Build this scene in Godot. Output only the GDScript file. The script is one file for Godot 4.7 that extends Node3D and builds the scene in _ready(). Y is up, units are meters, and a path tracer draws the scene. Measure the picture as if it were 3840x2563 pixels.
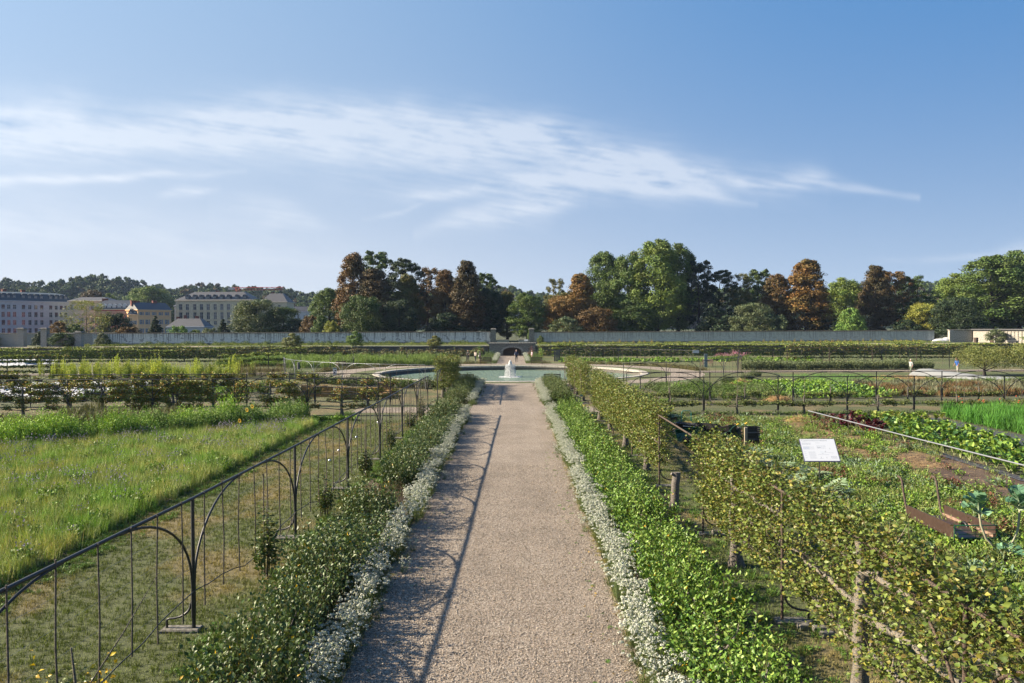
extends Node3D

var R := RandomNumberGenerator.new()
var counts := {}
var M := {}
const ALB := 0.68   # base colours below are written for exposure 2.4; the photograph is exposed higher
const ORD := ["first", "second", "third", "fourth", "fifth", "sixth", "seventh", "eighth", "ninth", "tenth", "eleventh", "twelfth", "thirteenth", "fourteenth", "fifteenth", "sixteenth", "seventeenth", "eighteenth", "nineteenth", "twentieth", "twenty-first", "twenty-second", "twenty-third", "twenty-fourth", "twenty-fifth", "twenty-sixth", "twenty-seventh", "twenty-eighth", "twenty-ninth", "thirtieth"]


# ---------------------------------------------------------------- mesh building
class MB:
	var v := PackedVector3Array()
	var n := PackedVector3Array()
	var c := PackedColorArray()
	var ix := PackedInt32Array()

	func tri(a: Vector3, b: Vector3, d: Vector3, col: Color) -> void:
		var nn := (d - a).cross(b - a).normalized()
		var i := v.size()
		v.append(a); v.append(b); v.append(d)
		n.append(nn); n.append(nn); n.append(nn)
		c.append(col); c.append(col); c.append(col)
		ix.append(i); ix.append(i + 1); ix.append(i + 2)

	func quad(a: Vector3, b: Vector3, d: Vector3, e: Vector3, col: Color) -> void:
		var nn := (d - a).cross(b - a).normalized()
		var i := v.size()
		v.append(a); v.append(b); v.append(d); v.append(e)
		for k in 4:
			n.append(nn); c.append(col)
		ix.append(i); ix.append(i + 1); ix.append(i + 2)
		ix.append(i); ix.append(i + 2); ix.append(i + 3)

	func box(ctr: Vector3, size: Vector3, col := Color.WHITE, bs := Basis.IDENTITY) -> void:
		var x := bs.x * size.x * 0.5
		var y := bs.y * size.y * 0.5
		var z := bs.z * size.z * 0.5
		quad(ctr - x - y + z, ctr - x + y + z, ctr + x + y + z, ctr + x - y + z, col)
		quad(ctr + x - y - z, ctr + x + y - z, ctr - x + y - z, ctr - x - y - z, col)
		quad(ctr + x - y + z, ctr + x + y + z, ctr + x + y - z, ctr + x - y - z, col)
		quad(ctr - x - y - z, ctr - x + y - z, ctr - x + y + z, ctr - x - y + z, col)
		quad(ctr - x + y + z, ctr - x + y - z, ctr + x + y - z, ctr + x + y + z, col)
		quad(ctr - x - y - z, ctr - x - y + z, ctr + x - y + z, ctr + x - y - z, col)

	# box with its upper edges chamfered
	func slab(ctr: Vector3, size: Vector3, ch: float, col := Color.WHITE) -> void:
		var h := size * 0.5
		var lo := [Vector3(-h.x, -h.y, h.z), Vector3(h.x, -h.y, h.z), Vector3(h.x, -h.y, -h.z), Vector3(-h.x, -h.y, -h.z)]
		var mi := []
		var hi := []
		for p in lo:
			mi.append(Vector3(p.x, h.y - ch, p.z))
			hi.append(Vector3(p.x - signf(p.x) * ch, h.y, p.z - signf(p.z) * ch))
		for k in 4:
			var k2 := (k + 1) % 4
			quad(ctr + lo[k], ctr + mi[k], ctr + mi[k2], ctr + lo[k2], col)
			quad(ctr + mi[k], ctr + hi[k], ctr + hi[k2], ctr + mi[k2], col)
		quad(ctr + hi[0], ctr + hi[3], ctr + hi[2], ctr + hi[1], col)
		quad(ctr + lo[0], ctr + lo[1], ctr + lo[2], ctr + lo[3], col)

	func tube(pts: Array, rad: Array, sides := 6, col := Color.WHITE, caps := true) -> void:
		var m := pts.size()
		var i0 := v.size()
		var u := Vector3.ZERO
		for k in m:
			var p: Vector3 = pts[k]
			var t: Vector3 = (pts[mini(k + 1, m - 1)] - pts[maxi(k - 1, 0)])
			t = t.normalized()
			if k == 0:
				u = t.cross(Vector3(0.31, 0.2, 0.93) if absf(t.y) > 0.8 else Vector3.UP).normalized()
			else:
				u = (u - t * u.dot(t)).normalized()
			var w := t.cross(u)
			var r: float = rad[mini(k, rad.size() - 1)]
			for s in sides:
				var a := TAU * s / sides
				var d := u * cos(a) + w * sin(a)
				v.append(p + d * r); n.append(d); c.append(col)
		for k in m - 1:
			for s in sides:
				var a := i0 + k * sides + s
				var b := i0 + k * sides + (s + 1) % sides
				ix.append(a); ix.append(b + sides); ix.append(b)
				ix.append(a); ix.append(a + sides); ix.append(b + sides)
		if caps:
			for e in [0, m - 1]:
				var ci := v.size()
				var t2: Vector3 = (pts[0] - pts[1]) if e == 0 else (pts[m - 1] - pts[m - 2])
				t2 = t2.normalized()
				v.append(pts[e]); n.append(t2); c.append(col)
				for s in sides:
					v.append(v[i0 + e * sides + s]); n.append(t2); c.append(col)
				for s in sides:
					var a2 := ci + 1 + s
					var b2 := ci + 1 + (s + 1) % sides
					if e == 0:
						ix.append(ci); ix.append(a2); ix.append(b2)
					else:
						ix.append(ci); ix.append(b2); ix.append(a2)

	# leaf: two halves folded along the midrib, tip drooping
	func leaf(b: Vector3, d: Vector3, up: Vector3, l: float, w: float, col: Color, droop := 0.15, cup := 0.18) -> void:
		var s := d.cross(up)
		if s.length_squared() < 1e-5:
			s = Vector3.RIGHT
		s = s.normalized()
		var u := s.cross(d)
		var i := v.size()
		var mm := b + d * (l * 0.5)
		v.append(b); v.append(mm - s * (w * 0.5) + u * (w * cup)); v.append(mm + u * (l * 0.05)); v.append(mm + s * (w * 0.5) + u * (w * cup)); v.append(b + d * l - u * (l * droop))
		n.append(u); n.append((u + s * 0.35).normalized()); n.append(u); n.append((u - s * 0.35).normalized()); n.append((u + d * 0.3).normalized())
		for k in 5:
			c.append(col)
		ix.append(i); ix.append(i + 1); ix.append(i + 2)
		ix.append(i); ix.append(i + 2); ix.append(i + 3)
		ix.append(i + 1); ix.append(i + 4); ix.append(i + 2)
		ix.append(i + 2); ix.append(i + 4); ix.append(i + 3)

	# small rhombic leaf with normal nn
	func chip(p: Vector3, nn: Vector3, spin: Vector3, l: float, w: float, col: Color) -> void:
		var d := nn.cross(spin)
		if d.length_squared() < 1e-5:
			d = Vector3.RIGHT
		d = d.normalized()
		var s := d.cross(nn)
		var i := v.size()
		v.append(p - d * (l * 0.5)); v.append(p - s * (w * 0.5) + nn * (w * 0.15)); v.append(p + d * (l * 0.5)); v.append(p + s * (w * 0.5) + nn * (w * 0.15))
		for k in 4:
			n.append(nn); c.append(col)
		ix.append(i); ix.append(i + 1); ix.append(i + 2)
		ix.append(i); ix.append(i + 2); ix.append(i + 3)

	# grass blade: two segments
	func blade(b: Vector3, d: Vector3, side: Vector3, l: float, w: float, bend: Vector3, col: Color) -> void:
		var i := v.size()
		var m := b + d * (l * 0.55) + bend * 0.3
		var t := b + d * l + bend
		var nn := side.cross(d).normalized()
		v.append(b - side * w * 0.5); v.append(b + side * w * 0.5); v.append(m - side * w * 0.4); v.append(m + side * w * 0.4); v.append(t)
		for k in 5:
			n.append(nn); c.append(col)
		ix.append(i); ix.append(i + 2); ix.append(i + 3)
		ix.append(i); ix.append(i + 3); ix.append(i + 1)
		ix.append(i + 2); ix.append(i + 4); ix.append(i + 3)

	func ball(ctr: Vector3, rad: Vector3, seg := 8, col := Color.WHITE) -> void:
		var i0 := v.size()
		var rings := maxi(3, seg / 2)
		for a in rings + 1:
			var th := PI * a / rings
			for b in seg:
				var ph := TAU * b / seg
				var d := Vector3(sin(th) * cos(ph), cos(th), sin(th) * sin(ph))
				v.append(ctr + d * rad); n.append((d / rad).normalized()); c.append(col)
		for a in rings:
			for b in seg:
				var p := i0 + a * seg + b
				var q := i0 + a * seg + (b + 1) % seg
				ix.append(p); ix.append(q + seg); ix.append(q)
				ix.append(p); ix.append(p + seg); ix.append(q + seg)

	func mesh() -> ArrayMesh:
		var a := []
		a.resize(Mesh.ARRAY_MAX)
		a[Mesh.ARRAY_VERTEX] = v
		a[Mesh.ARRAY_NORMAL] = n
		a[Mesh.ARRAY_COLOR] = c
		a[Mesh.ARRAY_INDEX] = ix
		var m := ArrayMesh.new()
		m.add_surface_from_arrays(Mesh.PRIMITIVE_TRIANGLES, a)
		return m


func rr(a: float, b: float) -> float:
	return R.randf_range(a, b)


func rdir() -> Vector3:
	var z := R.randf_range(-1.0, 1.0)
	var a := R.randf() * TAU
	var s := sqrt(1.0 - z * z)
	return Vector3(s * cos(a), z, s * sin(a))


func pick(cols: Array) -> Color:
	return cols[R.randi() % cols.size()]


# a leaf colour near one of the list: hue and value wander from leaf to leaf
func tint(cols: Array, vary := 0.22) -> Color:
	var k: Color = cols[R.randi() % cols.size()]
	var f := 1.0 + rr(-vary, vary)
	var g := rr(-0.08, 0.08)
	return Color(k.r * (f + g), k.g * f, k.b * (f - g))


# ---------------------------------------------------------------- naming and tagging
func numbered(called: String) -> String:
	var k: int = counts.get(called, 0)
	counts[called] = k + 1
	return called if k == 0 else "%s_%03d" % [called, k]


func tag(o: Node, label: String, category: String, group := "", kind := "") -> Node:
	if label != "":
		o.set_meta("label", label)
	if category != "":
		o.set_meta("category", category)
	if group != "":
		o.set_meta("group", group)
	if kind != "":
		o.set_meta("kind", kind)
	return o


func thing(called: String, label: String, category: String, at := Vector3.ZERO, turn := 0.0, group := "") -> Node3D:
	var o := Node3D.new()
	o.name = numbered(called)
	add_child(o)
	o.position = at
	o.rotation.y = turn
	tag(o, label, category, group)
	return o


func part(parent: Node, called: String, mesh: Mesh, mat: Material, at := Vector3.ZERO, kind := "") -> MeshInstance3D:
	var o := MeshInstance3D.new()
	o.name = called
	o.mesh = mesh
	o.material_override = mat
	parent.add_child(o, true)
	o.position = at
	if kind != "":
		o.set_meta("kind", kind)
	return o


func struct(called: String, mesh: Mesh, mat: Material) -> MeshInstance3D:
	var o := part(self, numbered(called), mesh, mat)
	o.set_meta("kind", "structure")
	return o


func single(called: String, mesh: Mesh, mat: Material, label: String, category: String, at := Vector3.ZERO, group := "") -> MeshInstance3D:
	var o := part(self, numbered(called), mesh, mat, at)
	tag(o, label, category, group)
	return o


func copy(o: Node3D, label: String, at: Vector3, turn := 0.0, sc := Vector3.ONE) -> Node3D:
	var r: Node3D = o.duplicate()
	r.name = numbered(String(o.get_meta("base_name")))
	add_child(r)
	r.position = at
	r.rotation.y = turn
	r.scale = sc
	r.set_meta("label", label)
	return r


func scatter(parent: Node, called: String, mesh: Mesh, mat: Material, xf: Array, cols := []) -> MultiMeshInstance3D:
	var mm := MultiMesh.new()
	mm.transform_format = MultiMesh.TRANSFORM_3D
	mm.use_colors = cols.size() > 0
	mm.mesh = mesh
	mm.instance_count = xf.size()
	for i in xf.size():
		mm.set_instance_transform(i, xf[i])
		if cols.size() > 0:
			mm.set_instance_color(i, cols[i])
	var o := MultiMeshInstance3D.new()
	o.name = numbered(called) if parent == self else called
	o.multimesh = mm
	o.material_override = mat
	parent.add_child(o, true)
	o.set_meta("kind", "stuff")
	return o


func stuff(called: String, mesh: Mesh, mat: Material, xf: Array, label: String, category: String, cols := []) -> MultiMeshInstance3D:
	var o := scatter(self, called, mesh, mat, xf, cols)
	tag(o, label, category)
	return o


# a position that the camera, or one a few steps beside it, could see
func seen(x: float, z: float, more := 4.0) -> bool:
	return absf(x) < -z * 0.66 + more


func spot(x: float, y: float, z: float, s := 1.0, lean := 0.0) -> Transform3D:
	var b := Basis(Vector3.UP, R.randf() * TAU)
	if lean > 0.0:
		b = Basis(Vector3(rr(-1, 1), 0, rr(-1, 1)).normalized(), rr(0, lean)) * b
	return Transform3D(b.scaled(Vector3(s, s * rr(0.8, 1.2), s)), Vector3(x, y, z))


# ---------------------------------------------------------------- materials
func noise(freq: float, seed_: int, kind := FastNoiseLite.TYPE_SIMPLEX_SMOOTH, oct := 4) -> FastNoiseLite:
	var f := FastNoiseLite.new()
	f.noise_type = kind
	f.seed = seed_
	f.frequency = freq
	f.fractal_type = FastNoiseLite.FRACTAL_FBM if oct > 1 else FastNoiseLite.FRACTAL_NONE
	f.fractal_octaves = oct
	return f


func ntex(f: FastNoiseLite, cols: Array, offs: Array, size := 512, normal := 0.0) -> NoiseTexture2D:
	var t := NoiseTexture2D.new()
	t.width = size
	t.height = size
	t.seamless = true
	t.noise = f
	if normal > 0.0:
		t.as_normal_map = true
		t.bump_strength = normal
	elif cols.size() > 0:
		var g := Gradient.new()
		g.offsets = PackedFloat32Array(offs)
		var pc := PackedColorArray()
		for k in cols:
			pc.append((k * ALB).linear_to_srgb())
		g.colors = pc
		t.color_ramp = g
	return t


func mat(col: Color, rough := 0.8, metal := 0.0) -> StandardMaterial3D:
	var m := StandardMaterial3D.new()
	m.albedo_color = Color(col.r * ALB, col.g * ALB, col.b * ALB).linear_to_srgb()
	m.roughness = rough
	m.metallic = metal
	m.cull_mode = BaseMaterial3D.CULL_DISABLED
	return m


# foliage: colour comes from the leaves themselves (vertex colours), light passes through
func leafmat(col := Color.WHITE, rough := 0.55, through := 0.55) -> StandardMaterial3D:
	var m := mat(Color(col.r * 1.22, col.g * 1.26, col.b * 1.04), rough)
	m.vertex_color_use_as_albedo = true
	m.backlight_enabled = true
	m.backlight = Color(through, through, through * 0.6)
	m.metallic_specular = 0.35
	return m


func textured(tex: Texture2D, size: float, rough := 0.9, nrm: Texture2D = null, ns := 1.0, vc := false) -> StandardMaterial3D:
	var m := mat(Color.WHITE / ALB, rough)
	m.albedo_texture = tex
	m.uv1_triplanar = true
	m.uv1_world_triplanar = true
	m.uv1_scale = Vector3.ONE / size
	if nrm:
		m.normal_enabled = true
		m.normal_texture = nrm
		m.normal_scale = ns
	m.vertex_color_use_as_albedo = vc
	return m


func smooth(a: float, b: float, x: float) -> float:
	return smoothstep(a, b, x)


func _ready() -> void:
	R.seed = 20240917
	setup_camera_and_light()
	setup_materials()
	build_ground()
	build_basin()
	build_terrace()
	build_hills()
	build_buildings()
	build_trees()
	build_far_garden()
	build_left_plots()
	build_right_plots()
	build_trellises()
	build_espaliers()
	build_path_borders()
	build_objects()
	build_people()


func setup_camera_and_light() -> void:
	var cam := Camera3D.new()
	cam.name = "camera"
	add_child(cam)
	cam.position = Vector3(0, 5.4, 0)
	cam.fov = 2.0 * rad_to_deg(atan(1281.5 / 3024.0))
	cam.rotation_degrees = Vector3(-1.146, 0.114, -0.25)
	cam.near = 0.1
	cam.far = 6000.0
	cam.current = true

	var env := Environment.new()
	env.background_mode = Environment.BG_SKY
	env.tonemap_mode = Environment.TONE_MAPPER_LINEAR
	env.tonemap_exposure = 3.5
	env.sdfgi_enabled = true
	env.ssao_enabled = true
	env.ssil_enabled = true
	env.fog_enabled = true
	env.fog_density = 0.00008
	env.fog_light_color = Color(0.74, 0.84, 1.0)
	var sky := Sky.new()
	var sm := PanoramaSkyMaterial.new()
	sm.panorama = sky_picture()
	sky.sky_material = sm
	env.sky = sky
	var we := WorldEnvironment.new()
	we.name = "world_environment"
	we.environment = env
	add_child(we)

	var sun := DirectionalLight3D.new()
	sun.name = "sun"
	sun.light_energy = 1.6
	sun.light_color = Color(1.0, 0.93, 0.82)
	sun.light_angular_distance = 0.53
	sun.shadow_enabled = true
	add_child(sun)
	sun.look_at_from_position(Vector3(-1.0, 0.535, -0.06) * 50.0, Vector3.ZERO)


# air and cirrus: pale towards the sun at the left, deep blue away from it
func sky_picture() -> ImageTexture:
	var w := 4096
	var h := 2048
	var img := Image.create(w, h, false, Image.FORMAT_RGBF)
	img.fill(Color(0.10, 0.12, 0.07))
	var streak := noise(1.0, 5, FastNoiseLite.TYPE_SIMPLEX_SMOOTH, 5)
	var ripple := noise(1.0, 9, FastNoiseLite.TYPE_SIMPLEX_SMOOTH, 4)
	var warp := noise(1.0, 12, FastNoiseLite.TYPE_SIMPLEX_SMOOTH, 3)
	# cirrus bands: tangent of azimuth, tangent of height, half thickness, strength
	var bands := []
	for b in [
			[[-400, 310, 60, 0.8], [0, 298, 62, 0.9], [400, 285, 56, 0.8], [800, 298, 50, 0.95], [1200, 328, 54, 1.0], [1500, 375, 44, 0.95], [1800, 402, 20, 0.9], [2110, 432, 8, 0.4]],
			[[-300, 445, 15, 0.8], [0, 425, 15, 0.9], [250, 404, 13, 0.9], [570, 398, 9, 0.3]],
			[[830, 430, 18, 0.0], [1000, 438, 26, 0.8], [1300, 428, 40, 1.0], [1550, 430, 34, 0.95], [1740, 455, 10, 0.25]],
			[[950, 535, 14, 0.2], [1080, 520, 32, 0.95], [1250, 498, 40, 0.95], [1350, 470, 26, 0.2]],
			[[340, 470, 10, 0.0], [430, 446, 16, 0.7], [510, 440, 12, 0.2]],
			[[-400, 320, 95, 0.3], [200, 310, 90, 0.35], [900, 340, 90, 0.4], [1400, 400, 90, 0.35], [1900, 420, 40, 0.1]],
			[[480, 480, 30, 0.1], [640, 498, 22, 0.55], [790, 518, 12, 0.1]],
			[[830, 482, 6, 0.2], [920, 474, 8, 0.7], [1000, 460, 5, 0.1]],
			[[1950, 612, 10, 0.0], [2150, 592, 13, 0.35], [2400, 568, 20, 0.5], [2700, 560, 20, 0.5]],
			[[-500, 520, 75, 0.5], [100, 515, 65, 0.4], [600, 565, 55, 0.3], [1100, 610, 40, 0.0]]]:
		var o := []
		for p in b:
			o.append([(p[0] - 1178.0) / 1850.0, (747.0 - p[1]) / 1850.0, p[2] / 1850.0, p[3]])
		bands.append(o)
	var top_a := Vector3(0.03, 0.195, 0.50)
	var top_b := Vector3(0.29, 0.45, 0.665)
	var hor_a := Vector3(0.41, 0.53, 0.68)
	var hor_b := Vector3(0.72, 0.75, 0.80)
	var zen := Vector3(0.06, 0.18, 0.50)
	var white := Vector3(0.86, 0.89, 0.93)
	var sun_at := Vector3(-1.0, 0.535, -0.06).normalized()
	for j in h / 2 + 24:
		var el := (0.5 - (j + 0.5) / h) * PI
		for i in w:
			var az := wrapf((i + 0.5) / w * TAU, -PI, PI)
			var e := maxf(el, 0.0)
			var s := 0.5 - 0.5 * tanh(1.25 * sin(az) / 0.53)
			var t := 1.0 - exp(-pow(e / 0.19, 1.2))
			var top := top_a.lerp(top_b, s)
			var c := hor_a.lerp(hor_b, s).lerp(top, t)
			c = c.lerp(zen, smoothstep(0.4, 1.4, e) * 0.75)
			var dens := 0.0
			if cos(az) > 0.35 and e < 0.75:
				var px := tan(az)
				var py := tan(e) / cos(az)
				var wx := warp.get_noise_2d(px * 2.5, py * 5.0) * 0.03
				for b in bands:
					if px < b[0][0] or px > b[-1][0]:
						continue
					var k := 0
					while k < b.size() - 2 and px > b[k + 1][0]:
						k += 1
					var q0: Array = b[k]
					var q1: Array = b[k + 1]
					var f: float = (px - q0[0]) / (q1[0] - q0[0])
					f = f * f * (3.0 - 2.0 * f)
					var dy: float = (py + wx - lerpf(q0[1], q1[1], f)) / lerpf(q0[2], q1[2], f)
					if absf(dy) > 2.2:
						continue
					var m: float = exp(-dy * dy * 1.1) * lerpf(q0[3], q1[3], f)
					var along := py + px * 0.10
					var n1 := streak.get_noise_2d(px * 2.2 + wx * 20.0, along * 26.0)
					var n2 := ripple.get_noise_2d(px * 16.0 + along * 14.0, along * 42.0 - px * 4.0)
					var n3 := ripple.get_noise_2d(px * 9.0 - along * 30.0, along * 150.0 + px * 12.0)
					dens += m * clampf(0.78 + n1 * 0.6 + n2 * 0.4 + n3 * 0.42, 0.0, 1.3)
			else:
				var d := Vector3(sin(az) * cos(e), sin(e) + 0.05, -cos(az) * cos(e))
				dens = maxf(0.0, streak.get_noise_2d(d.x / d.y * 0.4, d.z / d.y * 1.5) - 0.1) * 0.8
			dens = clampf(dens, 0.0, 1.0)
			c = c.lerp(white, dens * 0.46)
			# the air glows more strongly round the sun
			var to_sun := acos(clampf(Vector3(sin(az) * cos(e), sin(e), -cos(az) * cos(e)).dot(sun_at), -1.0, 1.0))
			c *= (1.0 + 0.9 * exp(-pow(to_sun / 0.62, 2.0))) * 0.33
			img.set_pixel(i, j, Color(c.x, c.y, c.z))
	return ImageTexture.create_from_image(img)


func setup_materials() -> void:
	# ground covers
	var g1 := noise(0.16, 3, FastNoiseLite.TYPE_CELLULAR, 1)
	g1.cellular_return_type = FastNoiseLite.RETURN_CELL_VALUE
	M.gravel = textured(ntex(g1, [Color(0.07, 0.055, 0.042), Color(0.22, 0.175, 0.135), Color(0.36, 0.30, 0.235), Color(0.56, 0.51, 0.45)], [0.0, 0.3, 0.7, 1.0], 1024), 2.6, 0.95, ntex(noise(0.14, 4, FastNoiseLite.TYPE_CELLULAR, 2), [], [], 1024, 6.0), 1.0, true)
	M.lawn = textured(ntex(noise(0.09, 21, FastNoiseLite.TYPE_SIMPLEX_SMOOTH, 5), [Color(0.28, 0.29, 0.25), Color(0.64, 0.64, 0.6), Color(1.0, 0.96, 0.8)], [0.25, 0.5, 0.78], 1024), 3.7, 1.0, ntex(noise(0.2, 22, FastNoiseLite.TYPE_SIMPLEX_SMOOTH, 3), [], [], 1024, 5.0), 1.0, true)
	M.soil = textured(ntex(noise(0.06, 31, FastNoiseLite.TYPE_SIMPLEX_SMOOTH, 5), [Color(0.25, 0.25, 0.25), Color(0.62, 0.62, 0.62), Color(1.0, 0.96, 0.88)], [0.25, 0.5, 0.8], 1024), 2.9, 1.0, ntex(noise(0.08, 32, FastNoiseLite.TYPE_SIMPLEX_SMOOTH, 4), [], [], 1024, 8.0), 1.0, true)
	M.far_ground = textured(ntex(noise(0.03, 41), [Color(0.06, 0.09, 0.025), Color(0.10, 0.12, 0.04)], [0.3, 0.7], 512), 40.0, 1.0)
	# stone and plaster
	M.stone = textured(ntex(noise(0.02, 51, FastNoiseLite.TYPE_SIMPLEX_SMOOTH, 5), [Color(0.12, 0.115, 0.10), Color(0.28, 0.26, 0.22), Color(0.40, 0.375, 0.32)], [0.28, 0.5, 0.75], 512), 2.3, 0.92, ntex(noise(0.05, 52), [], [], 512, 4.0))
	M.stone_pale = textured(ntex(noise(0.02, 53, FastNoiseLite.TYPE_SIMPLEX_SMOOTH, 5), [Color(0.26, 0.24, 0.20), Color(0.44, 0.41, 0.36), Color(0.55, 0.52, 0.46)], [0.25, 0.5, 0.75], 512), 2.1, 0.9, ntex(noise(0.05, 54), [], [], 512, 3.0))
	M.stone_dark = textured(ntex(noise(0.03, 55, FastNoiseLite.TYPE_SIMPLEX_SMOOTH, 5), [Color(0.05, 0.048, 0.042), Color(0.12, 0.112, 0.10), Color(0.24, 0.22, 0.19)], [0.28, 0.5, 0.78], 512), 1.9, 0.95, ntex(noise(0.06, 56), [], [], 512, 6.0))
	M.plaster_stained = stained_plaster(7, Color(0.80, 0.78, 0.74), Color(0.09, 0.09, 0.09), 0.75)
	M.plaster_grey = stained_plaster(8, Color(0.62, 0.61, 0.54), Color(0.17, 0.18, 0.17), 0.5)
	M.slate = textured(ntex(noise(0.05, 61), [Color(0.03, 0.036, 0.045), Color(0.06, 0.068, 0.08)], [0.3, 0.7], 256), 3.0, 0.5)
	M.slate_grey = textured(ntex(noise(0.05, 62), [Color(0.055, 0.055, 0.06), Color(0.10, 0.10, 0.105)], [0.3, 0.7], 256), 3.0, 0.6)
	M.zinc = mat(Color(0.045, 0.075, 0.095), 0.6, 0.0)
	M.brick_red = mat(Color(0.22, 0.07, 0.05), 0.9)
	M.glass = mat(Color(0.035, 0.045, 0.055), 0.08)
	M.white_paint = mat(Color(0.68, 0.68, 0.67), 0.6)
	# wood, iron, plastics
	M.bark = textured(ntex(noise(0.05, 71, FastNoiseLite.TYPE_SIMPLEX_SMOOTH, 5), [Color(0.05, 0.042, 0.034), Color(0.16, 0.14, 0.12), Color(0.30, 0.275, 0.25)], [0.25, 0.5, 0.8], 512), 0.7, 0.95, ntex(noise(0.05, 72), [], [], 512, 10.0))
	M.bark.uv1_scale = Vector3(2.4, 0.8, 2.4)
	M.bark_dark = mat(Color(0.035, 0.03, 0.026), 0.95)
	M.lichen_bark = textured(ntex(noise(0.035, 73, FastNoiseLite.TYPE_SIMPLEX_SMOOTH, 4), [Color(0.06, 0.055, 0.05), Color(0.19, 0.175, 0.155), Color(0.24, 0.22, 0.18), Color(0.34, 0.23, 0.05)], [0.25, 0.5, 0.66, 0.80], 512), 0.6, 0.95, ntex(noise(0.05, 74), [], [], 512, 10.0))
	M.iron = textured(ntex(noise(0.07, 84, FastNoiseLite.TYPE_SIMPLEX_SMOOTH, 5), [Color(0.012, 0.015, 0.02), Color(0.018, 0.021, 0.026), Color(0.06, 0.04, 0.03)], [0.3, 0.62, 0.85], 256), 0.9, 0.5)
	M.galvanised = mat(Color(0.24, 0.26, 0.29), 0.42, 0.5)
	M.rust = textured(ntex(noise(0.06, 75), [Color(0.022, 0.016, 0.012), Color(0.065, 0.040, 0.026), Color(0.15, 0.10, 0.07)], [0.3, 0.5, 0.78], 256), 0.5, 0.8)
	M.cane = textured(ntex(noise(0.05, 76), [Color(0.07, 0.055, 0.045), Color(0.17, 0.14, 0.11)], [0.35, 0.65], 256), 0.6, 0.8)
	M.hose_black = mat(Color(0.012, 0.014, 0.018), 0.5)
	M.concrete = textured(ntex(noise(0.04, 77, FastNoiseLite.TYPE_SIMPLEX_SMOOTH, 5), [Color(0.10, 0.095, 0.08), Color(0.21, 0.195, 0.17)], [0.3, 0.7], 256), 1.1, 0.95)
	M.teak = textured(ntex(noise(0.05, 78), [Color(0.07, 0.045, 0.03), Color(0.15, 0.10, 0.065)], [0.3, 0.7], 256), 0.8, 0.8)
	M.plywood = textured(ntex(noise(0.03, 79), [Color(0.042, 0.024, 0.018), Color(0.06, 0.036, 0.028)], [0.3, 0.7], 256), 0.9, 0.45)
	M.plywood_floor = textured(ntex(noise(0.03, 80), [Color(0.24, 0.15, 0.11), Color(0.32, 0.21, 0.155)], [0.3, 0.7], 256), 0.9, 0.6)
	M.green_paint = mat(Color(0.012, 0.12, 0.055), 0.4)
	M.teal_paint = mat(Color(0.02, 0.20, 0.17), 0.4)
	M.dark_green_paint = mat(Color(0.01, 0.065, 0.055), 0.35)
	M.black_plastic = mat(Color(0.014, 0.014, 0.016), 0.45)
	M.yellow_plastic = mat(Color(0.75, 0.48, 0.02), 0.5)
	M.fleece = mat(Color(0.60, 0.62, 0.65), 0.85)
	M.fleece.backlight_enabled = true
	M.fleece.backlight = Color(0.4, 0.4, 0.4)
	M.tunnel_cloth = mat(Color(0.21, 0.225, 0.24), 0.8)
	M.tunnel_cloth.backlight_enabled = true
	M.tunnel_cloth.backlight = Color(0.4, 0.4, 0.42)
	M.mulch_sheet = textured(ntex(noise(0.03, 81), [Color(0.045, 0.045, 0.05), Color(0.11, 0.11, 0.12)], [0.3, 0.75], 256), 1.4, 0.6, ntex(noise(0.03, 82), [], [], 256, 8.0))
	M.straw = leafmat(Color(0.8, 0.74, 0.9), 0.8, 0.25)
	M.water = mat(Color(0.19, 0.265, 0.19), 0.2)
	M.water.metallic_specular = 0.35
	M.water.uv1_triplanar = true
	M.water.uv1_world_triplanar = true
	M.water.uv1_scale = Vector3(0.16, 0.16, 0.16)
	M.water.normal_enabled = true
	M.water.normal_texture = ntex(noise(0.012, 83, FastNoiseLite.TYPE_SIMPLEX_SMOOTH, 4), [], [], 1024, 20.0)
	M.water.normal_scale = 1.6
	M.foam = mat(Color(0.78, 0.81, 0.83), 0.35)
	# plain vertex-coloured surface
	M.vc = mat(Color.WHITE, 0.8)
	M.vc.vertex_color_use_as_albedo = true
	M.leaf = leafmat(Color.WHITE, 0.5, 0.6)
	M.leaf_glossy = leafmat(Color.WHITE, 0.45, 0.6)
	M.leaf_matt = leafmat(Color.WHITE, 0.7, 0.6)
	M.petal = leafmat(Color(0.76, 0.72, 0.95), 0.8, 0.5)


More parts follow.
